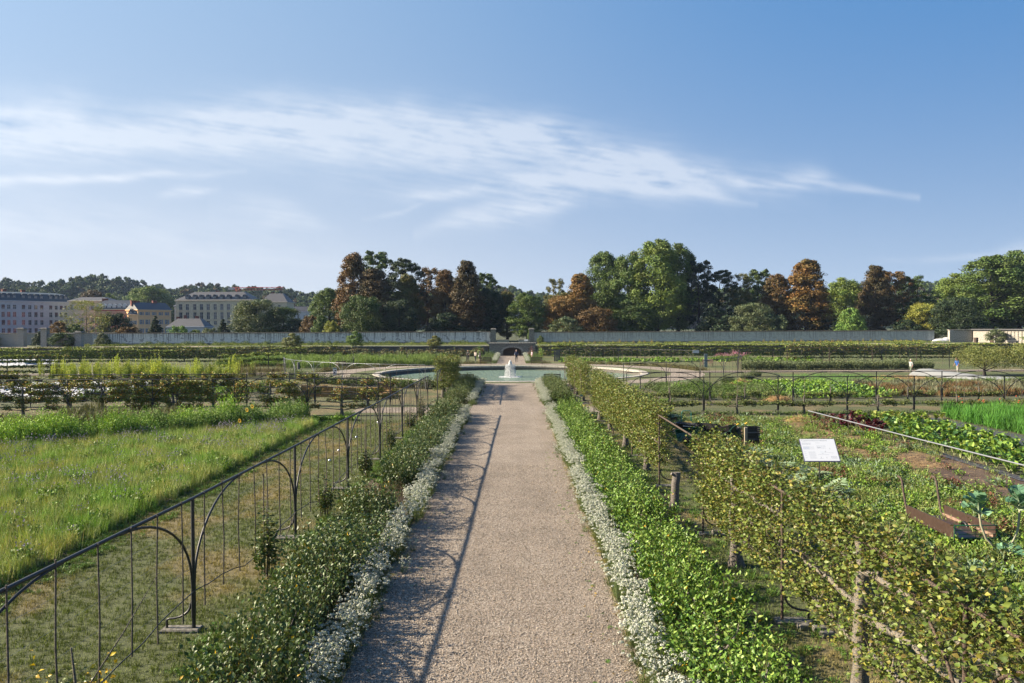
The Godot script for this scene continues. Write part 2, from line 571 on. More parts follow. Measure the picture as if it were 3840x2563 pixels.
# old lime plaster with dark runs below the coping and lost patches: a picture of stains, 16 m wide and 2.4 m high
func stained_plaster(seed_: int, base: Color, dark: Color, amount: float) -> StandardMaterial3D:
	var w := 1024
	var h := 192
	var img := Image.create(w, h, false, Image.FORMAT_RGB8)
	var nb := noise(0.012, seed_, FastNoiseLite.TYPE_SIMPLEX_SMOOTH, 5)
	var nr := noise(0.035, seed_ + 50, FastNoiseLite.TYPE_SIMPLEX_SMOOTH, 3)
	var ng := noise(0.09, seed_ + 90, FastNoiseLite.TYPE_SIMPLEX_SMOOTH, 3)
	for i in w:
		var a := TAU * i / w
		var cx := cos(a) * w / TAU
		var cy := sin(a) * w / TAU
		var run := nr.get_noise_2d(cx * 1.6, cy * 1.6)
		var reach := 40.0 + 190.0 * maxf(0.0, run + 0.15)
		for j in h:
			var blot := nb.get_noise_3d(cx, cy, j * 1.4)
			var grain := ng.get_noise_3d(cx, cy, j * 0.9)
			var k := smoothstep(0.10, 0.22, run + grain * 0.16 - 0.30 * smoothstep(reach * 0.4, reach, float(j))) * amount
			k = maxf(k, smoothstep(0.22, 0.28, blot) * amount * 0.8)
			var c := base * (1.0 + grain * 0.25 + blot * 0.25)
			c = c.lerp(dark, k)
			img.set_pixel(i, j, c.linear_to_srgb())
	var m := mat(Color.WHITE, 0.95)
	m.albedo_texture = ImageTexture.create_from_image(img)
	m.albedo_color = Color(ALB, ALB, ALB).linear_to_srgb()
	return m


const PX := -0.35    # middle of the garden's axis
const POOL := Vector3(-0.35, 0, -92.0)


# a sheet on a grid, coloured per vertex by f(x, z)
func sheet(x0: float, x1: float, z0: float, z1: float, y: float, step: float, f: Callable, bump := 0.0, bn: FastNoiseLite = null) -> ArrayMesh:
	var b := MB.new()
	var nx := maxi(1, int(ceil((x1 - x0) / step)))
	var nz := maxi(1, int(ceil((z1 - z0) / step)))
	for j in nz + 1:
		for i in nx + 1:
			var x := lerpf(x0, x1, float(i) / nx)
			var z := lerpf(z0, z1, float(j) / nz)
			var yy := y
			if bump > 0.0:
				yy += bump * (1.0 + bn.get_noise_2d(x, z)) * 0.5
			b.v.append(Vector3(x, yy, z)); b.n.append(Vector3.UP); b.c.append(f.call(x, z))
	for j in nz:
		for i in nx:
			var a := j * (nx + 1) + i
			b.ix.append(a); b.ix.append(a + nx + 2); b.ix.append(a + nx + 1)
			b.ix.append(a); b.ix.append(a + 1); b.ix.append(a + nx + 2)
	return b.mesh()


func annulus(c: Vector3, r0: float, r1: float, y: float, seg := 96, rings := 3, a0 := 0.0, a1 := TAU, col := Color.WHITE) -> ArrayMesh:
	var b := MB.new()
	for k in rings + 1:
		for s in seg + 1:
			var a := lerpf(a0, a1, float(s) / seg)
			var r := lerpf(r0, r1, float(k) / rings)
			b.v.append(c + Vector3(cos(a) * r, y, sin(a) * r)); b.n.append(Vector3.UP); b.c.append(col)
	for k in rings:
		for s in seg:
			var p := k * (seg + 1) + s
			b.ix.append(p); b.ix.append(p + seg + 1); b.ix.append(p + 1)
			b.ix.append(p + 1); b.ix.append(p + seg + 1); b.ix.append(p + seg + 2)
	return b.mesh()


func build_ground() -> void:
	# one sheet to the horizon, with the hole of the basin in it
	var b := MB.new()
	var radii := [15.45, 22.0, 34.0, 60.0, 120.0, 300.0, 900.0, 3000.0]
	for k in radii.size():
		for s in 97:
			var a := TAU * s / 96.0
			b.v.append(POOL + Vector3(cos(a) * radii[k], -0.004, sin(a) * radii[k])); b.n.append(Vector3.UP); b.c.append(Color.WHITE)
	for k in radii.size() - 1:
		for s in 96:
			var p := k * 97 + s
			b.ix.append(p); b.ix.append(p + 97); b.ix.append(p + 1)
			b.ix.append(p + 1); b.ix.append(p + 97); b.ix.append(p + 98)
	struct("ground", b.mesh(), M.far_ground)

	# mown grass: green with dry, straw-coloured patches
	var dry := noise(0.22, 101, FastNoiseLite.TYPE_SIMPLEX_SMOOTH, 4)
	var fine := noise(0.9, 102, FastNoiseLite.TYPE_SIMPLEX_SMOOTH, 3)
	var lawn_col := func(x: float, z: float) -> Color:
		var d := smoothstep(-0.05, 0.38, dry.get_noise_2d(x, z * 0.7) + 0.35 * fine.get_noise_2d(x, z) + 0.02)
		var g := Color(0.12, 0.148, 0.045).lerp(Color(0.27, 0.215, 0.105), d * 0.9)
		var f := 1.0 + 0.25 * fine.get_noise_2d(x * 1.7 + 40.0, z * 1.7)
		return Color(g.r * f, g.g * f, g.b * f)
	struct("lawn", sheet(-52, 52, -75.6, 6, 0.003, 0.55, lawn_col), M.lawn)
	var lawn2 := func(x: float, z: float) -> Color:
		var d := smoothstep(-0.1, 0.4, dry.get_noise_2d(x * 0.6, z * 0.4))
		return Color(0.13, 0.175, 0.05).lerp(Color(0.27, 0.23, 0.10), d * 0.7)
	struct("lawn", annulus(POOL, 15.5, 18.0, 0.006, 96, 2, 0, TAU, Color(0.16, 0.19, 0.06)), M.lawn)
	struct("lawn", sheet(-110, 110, -142.8, -111.5, 0.003, 2.5, lawn2), M.lawn)
	struct("lawn", sheet(18.5, 80, -111.5, -75.6, 0.003, 2.5, lawn2), M.lawn)
	struct("lawn", sheet(-80, -18.5, -111.5, -75.6, 0.003, 2.5, lawn2), M.lawn)

	# gravel walks
	var track := noise(0.5, 103, FastNoiseLite.TYPE_SIMPLEX_SMOOTH, 4)
	var und := noise(0.8, 104, FastNoiseLite.TYPE_SIMPLEX_SMOOTH, 3)
	var gcol := func(x: float, z: float) -> Color:
		var f := 0.92 + 0.26 * track.get_noise_2d(x * 1.8, z * 0.22) + 0.22 * track.get_noise_2d(x * 0.9 + 60.0, z * 1.1) + 0.10 * und.get_noise_2d(x * 4.0, z * 4.0)
		return Color(f, f * 0.985, f * 0.97)
	struct("gravel_path", sheet(PX - 2.42, PX + 2.38, -75.0, 6.0, 0.008, 0.3, gcol, 0.02, und), M.gravel)
	struct("cross_path", sheet(-10.2, PX - 2.44, -53.2, -50.0, 0.010, 0.5, gcol), M.gravel)
	struct("cross_path", sheet(PX + 2.40, 9.6, -53.2, -50.0, 0.010, 0.5, gcol), M.gravel)
	struct("ring_path", annulus(POOL, 18.0, 21.6, 0.010, 96, 3), M.gravel)
	struct("cross_path", sheet(21.4, 120, -94.0, -90.0, 0.013, 2.0, gcol), M.gravel)
	struct("cross_path", sheet(-120, -21.4, -94.0, -90.0, 0.013, 2.0, gcol), M.gravel)
	struct("gravel_path", sheet(PX - 2.1, PX + 2.1, -142.8, -113.3, 0.013, 0.6, gcol), M.gravel)

	# dug earth of the two borders beside the walk
	var ecol := func(x: float, z: float) -> Color:
		var d := smoothstep(-0.15, 0.25, dry.get_noise_2d(x * 2.5, z * 1.5) + 0.4 * fine.get_noise_2d(x * 2.0, z * 2.0))
		return Color(0.15, 0.105, 0.07).lerp(Color(0.11, 0.145, 0.05), d)
	struct("border_earth", sheet(-5.0, PX - 2.43, -49.6, 4.0, 0.006, 0.25, ecol), M.soil)
	struct("border_earth", sheet(PX + 2.39, 4.4, -49.6, 4.0, 0.006, 0.25, ecol), M.soil)

	# loose stones lying on the near walk
	var peb := MB.new()
	peb.ball(Vector3.ZERO, Vector3(1, 0.62, 0.8), 5, Color.WHITE)
	var pm := peb.mesh()
	var xf := []
	var cols := []
	for i in 52000:
		var z := -7.0 - 24.0 * pow(R.randf(), 1.5)
		var x := PX + rr(-2.4, 2.36)
		var s := rr(0.006, 0.018)
		xf.append(spot(x, 0.014 + 0.02 * (1.0 + und.get_noise_2d(x, z)) * 0.5, z, s, 0.5))
		var f := rr(0.4, 1.6)
		var t := R.randf()
		cols.append(Color(0.33 * f, 0.255 * f, 0.18 * f).lerp(Color(0.36 * f, 0.325 * f, 0.28 * f), t))
	stuff("gravel", pm, M.vc, xf, "loose beige gravel lying on the central walk", "gravel", cols)

	# fallen leaves and small weeds on the gravel's edges
	var lit := MB.new()
	lit.leaf(Vector3.ZERO, Vector3(1, 0.05, 0).normalized(), Vector3.UP, 0.06, 0.04, Color.WHITE, -0.1, 0.25)
	xf = []
	cols = []
	for i in 620:
		var s := -1 if R.randf() < 0.5 else 1
		xf.append(spot(PX + s * (2.36 - absf(rr(0, 1) * rr(0, 1)) * 1.5), 0.034, -7.0 - 40.0 * R.randf(), rr(0.6, 1.2), 0.6))
		cols.append(tint([Color(0.22, 0.14, 0.06), Color(0.30, 0.20, 0.08), Color(0.15, 0.10, 0.05), Color(0.13, 0.15, 0.05)]))
	stuff("fallen_leaves", lit.mesh(), M.leaf_matt, xf, "dry fallen leaves lying along the edges of the walk", "leaves", cols)
	var sprig := MB.new()
	for k in 12:
		var a := R.randf() * TAU
		sprig.leaf(Vector3(rr(-0.03, 0.03), 0.0, rr(-0.03, 0.03)), Vector3(cos(a), 0.35, sin(a)).normalized(), Vector3.UP, rr(0.03, 0.07), 0.02, tint([Color(0.10, 0.18, 0.04), Color(0.14, 0.22, 0.05)]))
	xf = []
	for i in 60:
		xf.append(spot(PX + rr(1.55, 2.3), 0.016, -rr(11.0, 34.0), rr(0.6, 1.4)))
	for i in 22:
		xf.append(spot(PX - rr(1.7, 2.3), 0.016, -rr(9.0, 30.0), rr(0.6, 1.2)))
	stuff("path_weeds", sprig.mesh(), M.leaf, xf, "tiny green weeds sprouting in the gravel near the borders", "weeds")

	# short grass blades standing in the lawn strips beside the walk
	var tuft := MB.new()
	for k in 9:
		var a := R.randf() * TAU
		var side := Vector3(cos(a), 0, sin(a))
		tuft.blade(Vector3(rr(-0.05, 0.05), 0, rr(-0.05, 0.05)), Vector3(rr(-0.4, 0.4), 1, rr(-0.4, 0.4)).normalized(), side, rr(0.03, 0.075), 0.007, Vector3(rr(-0.02, 0.02), -0.005, rr(-0.02, 0.02)), Color.WHITE)
	var tm := tuft.mesh()
	xf = []
	cols = []
	for i in 42000:
		var z := -8.0 - 38.0 * pow(R.randf(), 1.3)
		var x := rr(-11.2, -5.0) if R.randf() < 0.68 else rr(4.3, 9.5)
		if R.randf() < 0.12:
			x = rr(-5.4, -3.0) if R.randf() < 0.5 else rr(2.2, 4.6)
		if not seen(x, z, 3.0):
			continue
		var c: Color = lawn_col.call(x, z)
		var f := rr(0.7, 1.35)
		xf.append(spot(x, 0.0, z, rr(0.7, 1.5)))
		cols.append(Color(c.r * f, c.g * f, c.b * f))
	stuff("grass", tm, M.leaf_matt, xf, "short mown grass blades on the lawn strips beside the walk", "grass", cols)
	# lush tufts of longer grass along the edges
	var lush := MB.new()
	for k in 26:
		var a := R.randf() * TAU
		lush.blade(Vector3(rr(-0.10, 0.10), 0, rr(-0.10, 0.10)), Vector3(rr(-0.5, 0.5), 1, rr(-0.5, 0.5)).normalized(), Vector3(cos(a), 0, sin(a)), rr(0.10, 0.24), 0.009, Vector3(rr(-0.07, 0.07), -0.03, rr(-0.07, 0.07)), tint([Color(0.10, 0.19, 0.03), Color(0.13, 0.20, 0.04), Color(0.08, 0.15, 0.03)]))
	for k in 10:
		lush.leaf(Vector3(rr(-0.1, 0.1), rr(0.02, 0.08), rr(-0.1, 0.1)), Vector3(rr(-1, 1), rr(0.1, 0.6), rr(-1, 1)).normalized(), Vector3.UP, rr(0.05, 0.09), 0.035, tint([Color(0.09, 0.17, 0.03), Color(0.12, 0.20, 0.04)]))
	xf = []
	for i in 2600:
		var z := -8.0 - 42.0 * pow(R.randf(), 1.2)
		var q := R.randf()
		var x := -10.3 + rr(-0.7, 0.7)
		if q < 0.45:
			x = -4.9 + rr(-0.5, 0.6)
		elif q < 0.68:
			x = 4.75 + rr(-0.7, 0.9)
		if q < 0.68 and dry.get_noise_2d(x * 2.0, z) > 0.12:
			continue
		if seen(x, z, 2.0):
			xf.append(spot(x, 0.0, z, rr(0.5, 1.15)))
	stuff("weeds", lush.mesh(), M.leaf, xf, "lush green weeds and longer grass along the lawn edges", "weeds")


func build_basin() -> void:
	var t := thing("fountain_basin", "large round stone basin of green water at the garden's centre", "basin", POOL)
	# inner wall
	var b := MB.new()
	var seg := 96
	for k in 2:
		for s in seg + 1:
			var a := TAU * s / seg
			b.v.append(Vector3(cos(a) * 14.9, [-0.02, -1.0][k], sin(a) * 14.9)); b.n.append(Vector3(-cos(a), 0, -sin(a))); b.c.append(Color.WHITE)
	for s in seg:
		b.ix.append(s); b.ix.append(s + 1); b.ix.append(s + seg + 2)
		b.ix.append(s); b.ix.append(s + seg + 2); b.ix.append(s + seg + 1)
	part(t, "inner_wall", b.mesh(), M.stone_dark)
	# coping: curved stones with open joints
	var cs := MB.new()
	var half := TAU / 52.0 * 0.5 - 0.0010
	var prof := [Vector2(14.82, -0.16), Vector2(14.80, 0.03), Vector2(14.83, 0.06), Vector2(15.52, 0.07), Vector2(15.56, 0.04), Vector2(15.56, -0.16)]
	for k in prof.size():
		var p: Vector2 = prof[k]
		var q: Vector2 = prof[(k + 1) % prof.size()]
		for s in 3:
			var a0 := lerpf(-half, half, s / 3.0)
			var a1 := lerpf(-half, half, (s + 1) / 3.0)
			var p0 := Vector3(cos(a0) * p.x, p.y, sin(a0) * p.x)
			var p1 := Vector3(cos(a1) * p.x, p.y, sin(a1) * p.x)
			var q0 := Vector3(cos(a0) * q.x, q.y, sin(a0) * q.x)
			var q1 := Vector3(cos(a1) * q.x, q.y, sin(a1) * q.x)
			cs.quad(p0, q0, q1, p1, Color.WHITE)
	var cm := cs.mesh()
	for s in 52:
		var o := part(t, "coping_stone", cm, M.stone_pale)
		o.rotation.y = TAU * s / 52.0
		o.position.y = rr(-0.006, 0.006)
	# pool floor and turbid water, rippled
	var w := thing("pool_water", "rippled green water filling the round basin", "water", POOL)
	w.set_meta("kind", "structure")
	part(w, "water_surface", annulus(Vector3.ZERO, 0.0, 14.9, -0.50, 96, 6), M.water)

	# the jet: a bell of foaming water, drops flung out and falling, foam at its foot
	var f := thing("water_jet", "white foaming water jet rising in the middle of the basin", "fountain", POOL + Vector3(-0.05, -0.50, 0))
	var core := MB.new()
	for k in 7:
		var a := TAU * k / 7.0 + 0.3
		var lean := rr(0.06, 0.17)
		var pts := []
		var rad := []
		for s in 7:
			var u := s / 6.0
			pts.append(Vector3(cos(a) * lean * u * u + rr(-0.02, 0.02), u * rr(1.55, 1.75), sin(a) * lean * u * u))
			rad.append(lerpf(0.05, 0.10, sin(u * PI * 0.8)) * rr(0.7, 1.3))
		core.tube(pts, rad, 7)
	part(f, "jet_column", core.mesh(), M.foam)
	var drop := MB.new()
	drop.ball(Vector3.ZERO, Vector3(1, 1.2, 1), 5, Color.WHITE)
	var xf := []
	for i in 2600:
		var u := pow(R.randf(), 0.8)
		var a := R.randf() * TAU
		var top := u < 0.45
		var y := 0.0
		var r := 0.0
		if top:
			y = rr(0.9, 1.86)
			r = 0.30 * sqrt(R.randf()) * sqrt(maxf(0.02, (1.95 - y) / 1.0))
		else:
			y = rr(0.0, 1.45)
			r = 0.34 + 0.20 * pow(1.0 - y / 1.7, 0.6) + rr(-0.14, 0.16)
		var q := rr(0.008, 0.028) * (1.5 if top else 1.0)
		xf.append(Transform3D(Basis.from_scale(Vector3(q, q * rr(1.0, 1.9), q)), Vector3(cos(a) * r, y, sin(a) * r)))
	for i in 1100:
		var a := R.randf() * TAU
		var r := 1.3 * pow(R.randf(), 0.7)
		xf.append(Transform3D(Basis.from_scale(Vector3(1, 0.5, 1) * rr(0.015, 0.05)), Vector3(cos(a) * r, 0.01 + 0.06 * pow(R.randf(), 3.0), sin(a) * r)))
	scatter(f, "drops", drop.mesh(), M.foam, xf)
	var foam := MB.new()
	for i in 200:
		var a := R.randf() * TAU
		var r := 1.25 * sqrt(R.randf())
		foam.ball(Vector3(cos(a) * r, 0.0, sin(a) * r), Vector3(rr(0.04, 0.14), rr(0.012, 0.03), rr(0.04, 0.14)), 6)
	part(f, "foam", foam.mesh(), M.foam, Vector3.ZERO, "stuff")


# wall face with its own coordinates for the stain picture (16 m wide, wall height tall)
func wall_face(x0: float, x1: float, y0: float, y1: float, z: float) -> ArrayMesh:
	var st := SurfaceTool.new()
	st.begin(Mesh.PRIMITIVE_TRIANGLES)
	var pts := [Vector3(x0, y0, z), Vector3(x0, y1, z), Vector3(x1, y1, z), Vector3(x1, y0, z)]
	for k in [0, 1, 2, 0, 2, 3]:
		var p: Vector3 = pts[k]
		st.set_normal(Vector3(0, 0, 1))
		st.set_uv(Vector2(p.x / 16.0, (y1 - p.y) / (y1 - y0) * 0.98 + 0.01))
		st.add_vertex(p)
	return st.commit()


func build_terrace() -> void:
	var TY := 1.72
	var gz := -143.0
	# upper ground behind the retaining wall
	var dry := noise(0.08, 201)
	var tcol := func(x: float, z: float) -> Color:
		var d := smoothstep(-0.1, 0.4, dry.get_noise_2d(x, z))
		return Color(0.15, 0.21, 0.055).lerp(Color(0.26, 0.24, 0.10), d * 0.7)
	struct("terrace_lawn", sheet(-130, PX - 4.2, -161.5, gz - 0.25, TY, 3.0, tcol), M.lawn)
	struct("terrace_lawn", sheet(PX + 4.2, 130, -161.5, gz - 0.25, TY, 3.0, tcol), M.lawn)
	struct("terrace_lawn", sheet(PX - 4.2, PX + 4.2, -161.5, gz - 0.85, TY, 3.0, tcol), M.lawn)
	var plain := func(_x: float, _z: float) -> Color: return Color(0.10, 0.12, 0.05)
	struct("park_ground", sheet(-700, 700, -640, -161.5, TY - 0.01, 60.0, plain), M.lawn)
	var gr := func(_x: float, _z: float) -> Color: return Color(0.95, 0.93, 0.9)
	struct("terrace_path", sheet(63, 130, -151.0, -145.0, TY + 0.008, 4.0, gr), M.gravel)
	struct("terrace_path", sheet(-130, -56, -152.0, -147.0, TY + 0.008, 4.0, gr), M.gravel)
	# retaining walls
	for s in [[-130.0, PX - 4.2, "left of the arched gate"], [PX + 4.2, 130.0, "right of the arched gate"]]:
		var t := thing("retaining_wall", "low dark stone terrace wall " + s[2], "wall", Vector3(0, 0, gz))
		var m := MB.new()
		m.box(Vector3((s[0] + s[1]) / 2.0, TY / 2.0 - 0.2, -0.25), Vector3(s[1] - s[0], TY + 0.2, 0.5))
		part(t, "masonry", m.mesh(), M.stone_dark)
		var c := MB.new()
		c.slab(Vector3((s[0] + s[1]) / 2.0, TY + 0.02, -0.2), Vector3(s[1] - s[0], 0.16, 0.66), 0.03)
		part(t, "coping", c.mesh(), M.stone)
	# arched gate in the middle of the retaining wall
	var g := thing("arched_gateway", "stone gateway with a low arch and barred wooden gate in the terrace wall", "gateway", Vector3(PX + 0.1, 0, gz + 0.3))
	var m2 := MB.new()
	var hw := 4.1
	var pw := 1.62
	var top := 2.05
	# piers and the arch between them, cut in slices
	m2.box(Vector3((-hw - pw) / 2.0, top / 2.0, -0.5), Vector3(hw - pw, top, 1.0))
	m2.box(Vector3((hw + pw) / 2.0, top / 2.0, -0.5), Vector3(hw - pw, top, 1.0))
	for k in 16:
		var x0 := lerpf(-pw, pw, k / 16.0)
		var x1 := lerpf(-pw, pw, (k + 1) / 16.0)
		var y0 := 0.85 + 0.66 * sqrt(maxf(0.0, 1.0 - pow(x0 / pw, 2)))
		var y1 := 0.85 + 0.66 * sqrt(maxf(0.0, 1.0 - pow(x1 / pw, 2)))
		m2.quad(Vector3(x0, y0, 0), Vector3(x0, top, 0), Vector3(x1, top, 0), Vector3(x1, y1, 0), Color.WHITE)
		m2.quad(Vector3(x0, y0, -1), Vector3(x0, y0, 0), Vector3(x1, y1, 0), Vector3(x1, y1, -1), Color.WHITE)
	m2.quad(Vector3(-pw, top, 0), Vector3(-pw, top, -1), Vector3(pw, top, -1), Vector3(pw, top, 0), Color.WHITE)
	part(g, "masonry", m2.mesh(), M.stone)
	var par := MB.new()
	par.slab(Vector3(0, top + 0.14, -0.45), Vector3(2 * hw + 0.3, 0.28, 1.15), 0.06)
	par.box(Vector3(0, top - 0.10, 0.02), Vector3(2 * hw + 0.1, 0.12, 0.1))
	part(g, "parapet", par.mesh(), M.stone)
	var vs := MB.new()
	vs.box(Vector3.ZERO, Vector3(0.24, 0.34, 0.12))
	for k in 15:
		var a := PI * (k + 0.5) / 15.0
		var o := part(g, "arch_stone", vs.mesh(), M.stone_pale, Vector3(cos(a) * (pw + 0.16), 0.85 + sin(a) * 0.80, 0.02))
		o.rotation.z = a - PI / 2.0
	var gate := Node3D.new()
	gate.name = "gate"
	g.add_child(gate)
	for k in 15:
		var x := lerpf(-pw + 0.1, pw - 0.1, k / 14.0)
		var hh := 0.82 + 0.62 * sqrt(maxf(0.0, 1.0 - pow(x / pw, 2)))
		var pm := MB.new()
		pm.box(Vector3(0, hh / 2.0, 0), Vector3(0.12, hh, 0.05))
		part(gate, "plank", pm.mesh(), M.teak, Vector3(x, 0.03, -0.6))
	var rail := MB.new()
	rail.box(Vector3(0, 0.3, -0.66), Vector3(3.1, 0.14, 0.05))
	rail.box(Vector3(0, 1.0, -0.66), Vector3(2.9, 0.14, 0.05))
	part(gate, "gate_rail", rail.mesh(), M.teak)
	var back := MB.new()
	back.box(Vector3(0, 0.9, -3.0), Vector3(4, 1.8, 0.2))
	part(g, "passage_wall", back.mesh(), M.stone_dark)

	# garden walls on the terrace
	var wz := -160.0
	var specs := [
		[-83.5, -4.6, 2.38, M.plaster_stained, "long pale plaster garden wall with dark streaks left of the gate pillars"],
		[4.1, 83.3, 2.25, M.plaster_grey, "long grey-green plaster garden wall right of the gate pillars"]]
	for s in specs:
		var t := thing("garden_wall", s[4], "wall", Vector3(0, TY, wz))
		part(t, "plaster_face", wall_face(s[0], s[1], -0.05, s[2], 0.27), s[3])
		var m := MB.new()
		m.box(Vector3((s[0] + s[1]) / 2.0, s[2] / 2.0, 0), Vector3(s[1] - s[0], s[2], 0.5))
		part(t, "masonry", m.mesh(), M.stone)
		var c := MB.new()
		c.slab(Vector3((s[0] + s[1]) / 2.0, s[2] + 0.05, 0), Vector3(s[1] - s[0], 0.12, 0.8), 0.04)
		part(t, "coping", c.mesh(), M.stone_dark)
		var pl := MB.new()
		pl.box(Vector3((s[0] + s[1]) / 2.0, 0.22, 0.31), Vector3(s[1] - s[0], 0.44, 0.06))
		part(t, "plinth", pl.mesh(), M.stone)
	var n := 0
	for px in [-4.0, 3.55]:
		var t := thing("gate_pillar", "tall stone gate pillar %s of the gap in the far garden wall" % ["left", "right"][n], "pillar", Vector3(px, TY, wz + 0.3), 0, "pillars either side of the gap in the garden wall")
		var m := MB.new()
		m.box(Vector3(0, 1.4, 0), Vector3(1.0, 2.8, 1.0))
		part(t, "shaft", m.mesh(), M.stone)
		var c := MB.new()
		c.slab(Vector3(0, 2.86, 0), Vector3(1.25, 0.14, 1.25), 0.03)
		c.slab(Vector3(0, 3.02, 0), Vector3(1.05, 0.20, 1.05), 0.09)
		part(t, "cap", c.mesh(), M.stone)
		n += 1
	n = 0
	for s in [[-3.3, -0.9], [1.0, 3.2]]:
		var t := thing("parapet_wall", "low plaster parapet %s of the opening between the gate pillars" % ["left", "right"][n], "wall", Vector3((s[0] + s[1]) / 2.0, TY, wz + 2.0))
		var m := MB.new()
		m.box(Vector3(0, 0.42, 0), Vector3(s[1] - s[0], 0.84, 0.3))
		part(t, "masonry", m.mesh(), M.stone_pale)
		var c := MB.new()
		c.slab(Vector3(0, 0.88, 0), Vector3(s[1] - s[0] + 0.1, 0.1, 0.42), 0.02)
		part(t, "coping", c.mesh(), M.stone)
		n += 1
	# right end: lit outbuilding and its forecourt wall
	var o := thing("outbuilding", "low pale outbuilding with streaked plaster at the far right", "building", Vector3(89.6, TY, -157.3), -0.905)
	var wl := MB.new()
	wl.box(Vector3(8, 1.2, -1.5), Vector3(16, 2.4, 3.0))
	part(o, "wall", wl.mesh(), M.stone_pale)
	var rf := MB.new()
	rf.slab(Vector3(8, 2.5, -1.5), Vector3(16.6, 0.2, 3.7), 0.05)
	part(o, "roof", rf.mesh(), M.slate_grey)
	var dr := MB.new()
	dr.box(Vector3(3.4, 0.9, 0.01), Vector3(0.8, 1.8, 0.08))
	part(o, "door", dr.mesh(), M.teak)
	var fr := MB.new()
	fr.box(Vector3(2.92, 0.95, 0.03), Vector3(0.16, 1.9, 0.12))
	fr.box(Vector3(3.88, 0.95, 0.03), Vector3(0.16, 1.9, 0.12))
	fr.box(Vector3(3.4, 1.9, 0.03), Vector3(0.8, 0.2, 0.12))
	part(o, "door_frame", fr.mesh(), M.white_paint)
	for k in 9:
		var pk := MB.new()
		pk.box(Vector3(4.8 + k * 0.62, 1.18, 0.03), Vector3(0.14, 2.3, 0.07))
		part(o, "batten", pk.mesh(), M.stone)
	var w2 := thing("forecourt_wall", "short plaster wall beside the outbuilding at the far right", "wall", Vector3(87.8, TY, -158.4))
	var wm := MB.new()
	wm.box(Vector3(0, 1.15, 0), Vector3(4.2, 2.3, 0.4))
	part(w2, "masonry", wm.mesh(), M.stone_pale)
	var wp := MB.new()
	wp.box(Vector3(-2.0, 1.18, 0.1), Vector3(0.8, 2.36, 0.7))
	part(w2, "end_pier", wp.mesh(), M.stone_pale)
	var wc := MB.new()
	wc.slab(Vector3(-0.1, 2.43, 0), Vector3(4.8, 0.14, 0.8), 0.03)
	part(w2, "coping", wc.mesh(), M.stone)
	var tarp := thing("covered_heap", "white sheeting over a heap beside the forecourt wall", "tarpaulin", Vector3(84.2, TY, -159.0))
	var tp := MB.new()
	tp.ball(Vector3(0, 0, 0), Vector3(1.9, 0.75, 0.9), 12)
	tp.ball(Vector3(1.0, 0.2, 0.2), Vector3(1.0, 0.8, 0.7), 10)
	part(tarp, "sheet", tp.mesh(), M.fleece)
	var bin := MB.new()
	bin.tube([Vector3(0, 0, 0), Vector3(0, 0.1, 0), Vector3(0, 0.9, 0), Vector3(0, 0.95, 0)], [0.34, 0.38, 0.42, 0.36], 12)
	single("rubbish_bin", bin.mesh(), M.rust, "brown round bin by the short plaster wall", "bin", Vector3(88.6, TY, -154.6))
	var be := thing("stone_bench", "pale stone bench on the terrace path at the far right", "bench", Vector3(91.2, TY, -147.5), 0.1)
	var bs := MB.new()
	bs.slab(Vector3(0, 0.42, 0), Vector3(2.4, 0.14, 0.5), 0.02)
	part(be, "seat", bs.mesh(), M.stone_pale)
	for x in [-0.95, 0.0, 0.95]:
		var lg := MB.new()
		lg.box(Vector3(x, 0.18, 0), Vector3(0.22, 0.36, 0.4))
		part(be, "leg", lg.mesh(), M.stone_pale)
	# left end: older gate piers and walls
	var d := [[-104.0, -94.2, 2.5, "plaster wall at the far left edge of the terrace"], [-88.6, -83.3, 2.4, "short overgrown plaster wall between the left gate piers and the long wall"]]
	for s in d:
		var t := thing("old_wall", s[3], "wall", Vector3((s[0] + s[1]) / 2.0, TY, -153.5))
		var m := MB.new()
		m.box(Vector3(0, s[2] / 2.0, 0), Vector3(s[1] - s[0], s[2], 0.5))
		part(t, "masonry", m.mesh(), M.stone_pale)
		var c := MB.new()
		c.slab(Vector3(0, s[2] + 0.06, 0), Vector3(s[1] - s[0] + 0.1, 0.14, 0.75), 0.03)
		part(t, "coping", c.mesh(), M.stone)
	var k := 0
	for px in [-93.6, -89.2, -82.7]:
		var hh: float = [3.3, 3.3, 2.6][k]
		var t := thing("gate_pier", "square stone gate pier, %s of three at the far left" % ["leftmost", "middle one", "rightmost"][k], "pillar", Vector3(px, TY, -153.3), 0, "old gate piers at the left end of the terrace")
		var m := MB.new()
		m.box(Vector3(0, hh / 2.0, 0), Vector3(1.15, hh, 1.15))
		part(t, "shaft", m.mesh(), M.stone_pale)
		var c := MB.new()
		c.slab(Vector3(0, hh + 0.08, 0), Vector3(1.6, 0.18, 1.6), 0.04)
		c.slab(Vector3(0, hh + 0.24, 0), Vector3(1.1, 0.16, 1.1), 0.07)
		part(t, "cap", c.mesh(), M.stone)
		k += 1
	var t3 := thing("back_wall", "long stone wall behind the old gate piers at the far left", "wall", Vector3(-97, TY, -166.0))
	var m3 := MB.new()
	m3.box(Vector3(0, 1.2, 0), Vector3(30, 2.4, 0.5))
	part(t3, "masonry", m3.mesh(), M.stone_pale)
	var c3 := MB.new()
	c3.slab(Vector3(0, 2.46, 0), Vector3(30.2, 0.14, 0.8), 0.03)
	part(t3, "coping", c3.mesh(), M.stone)


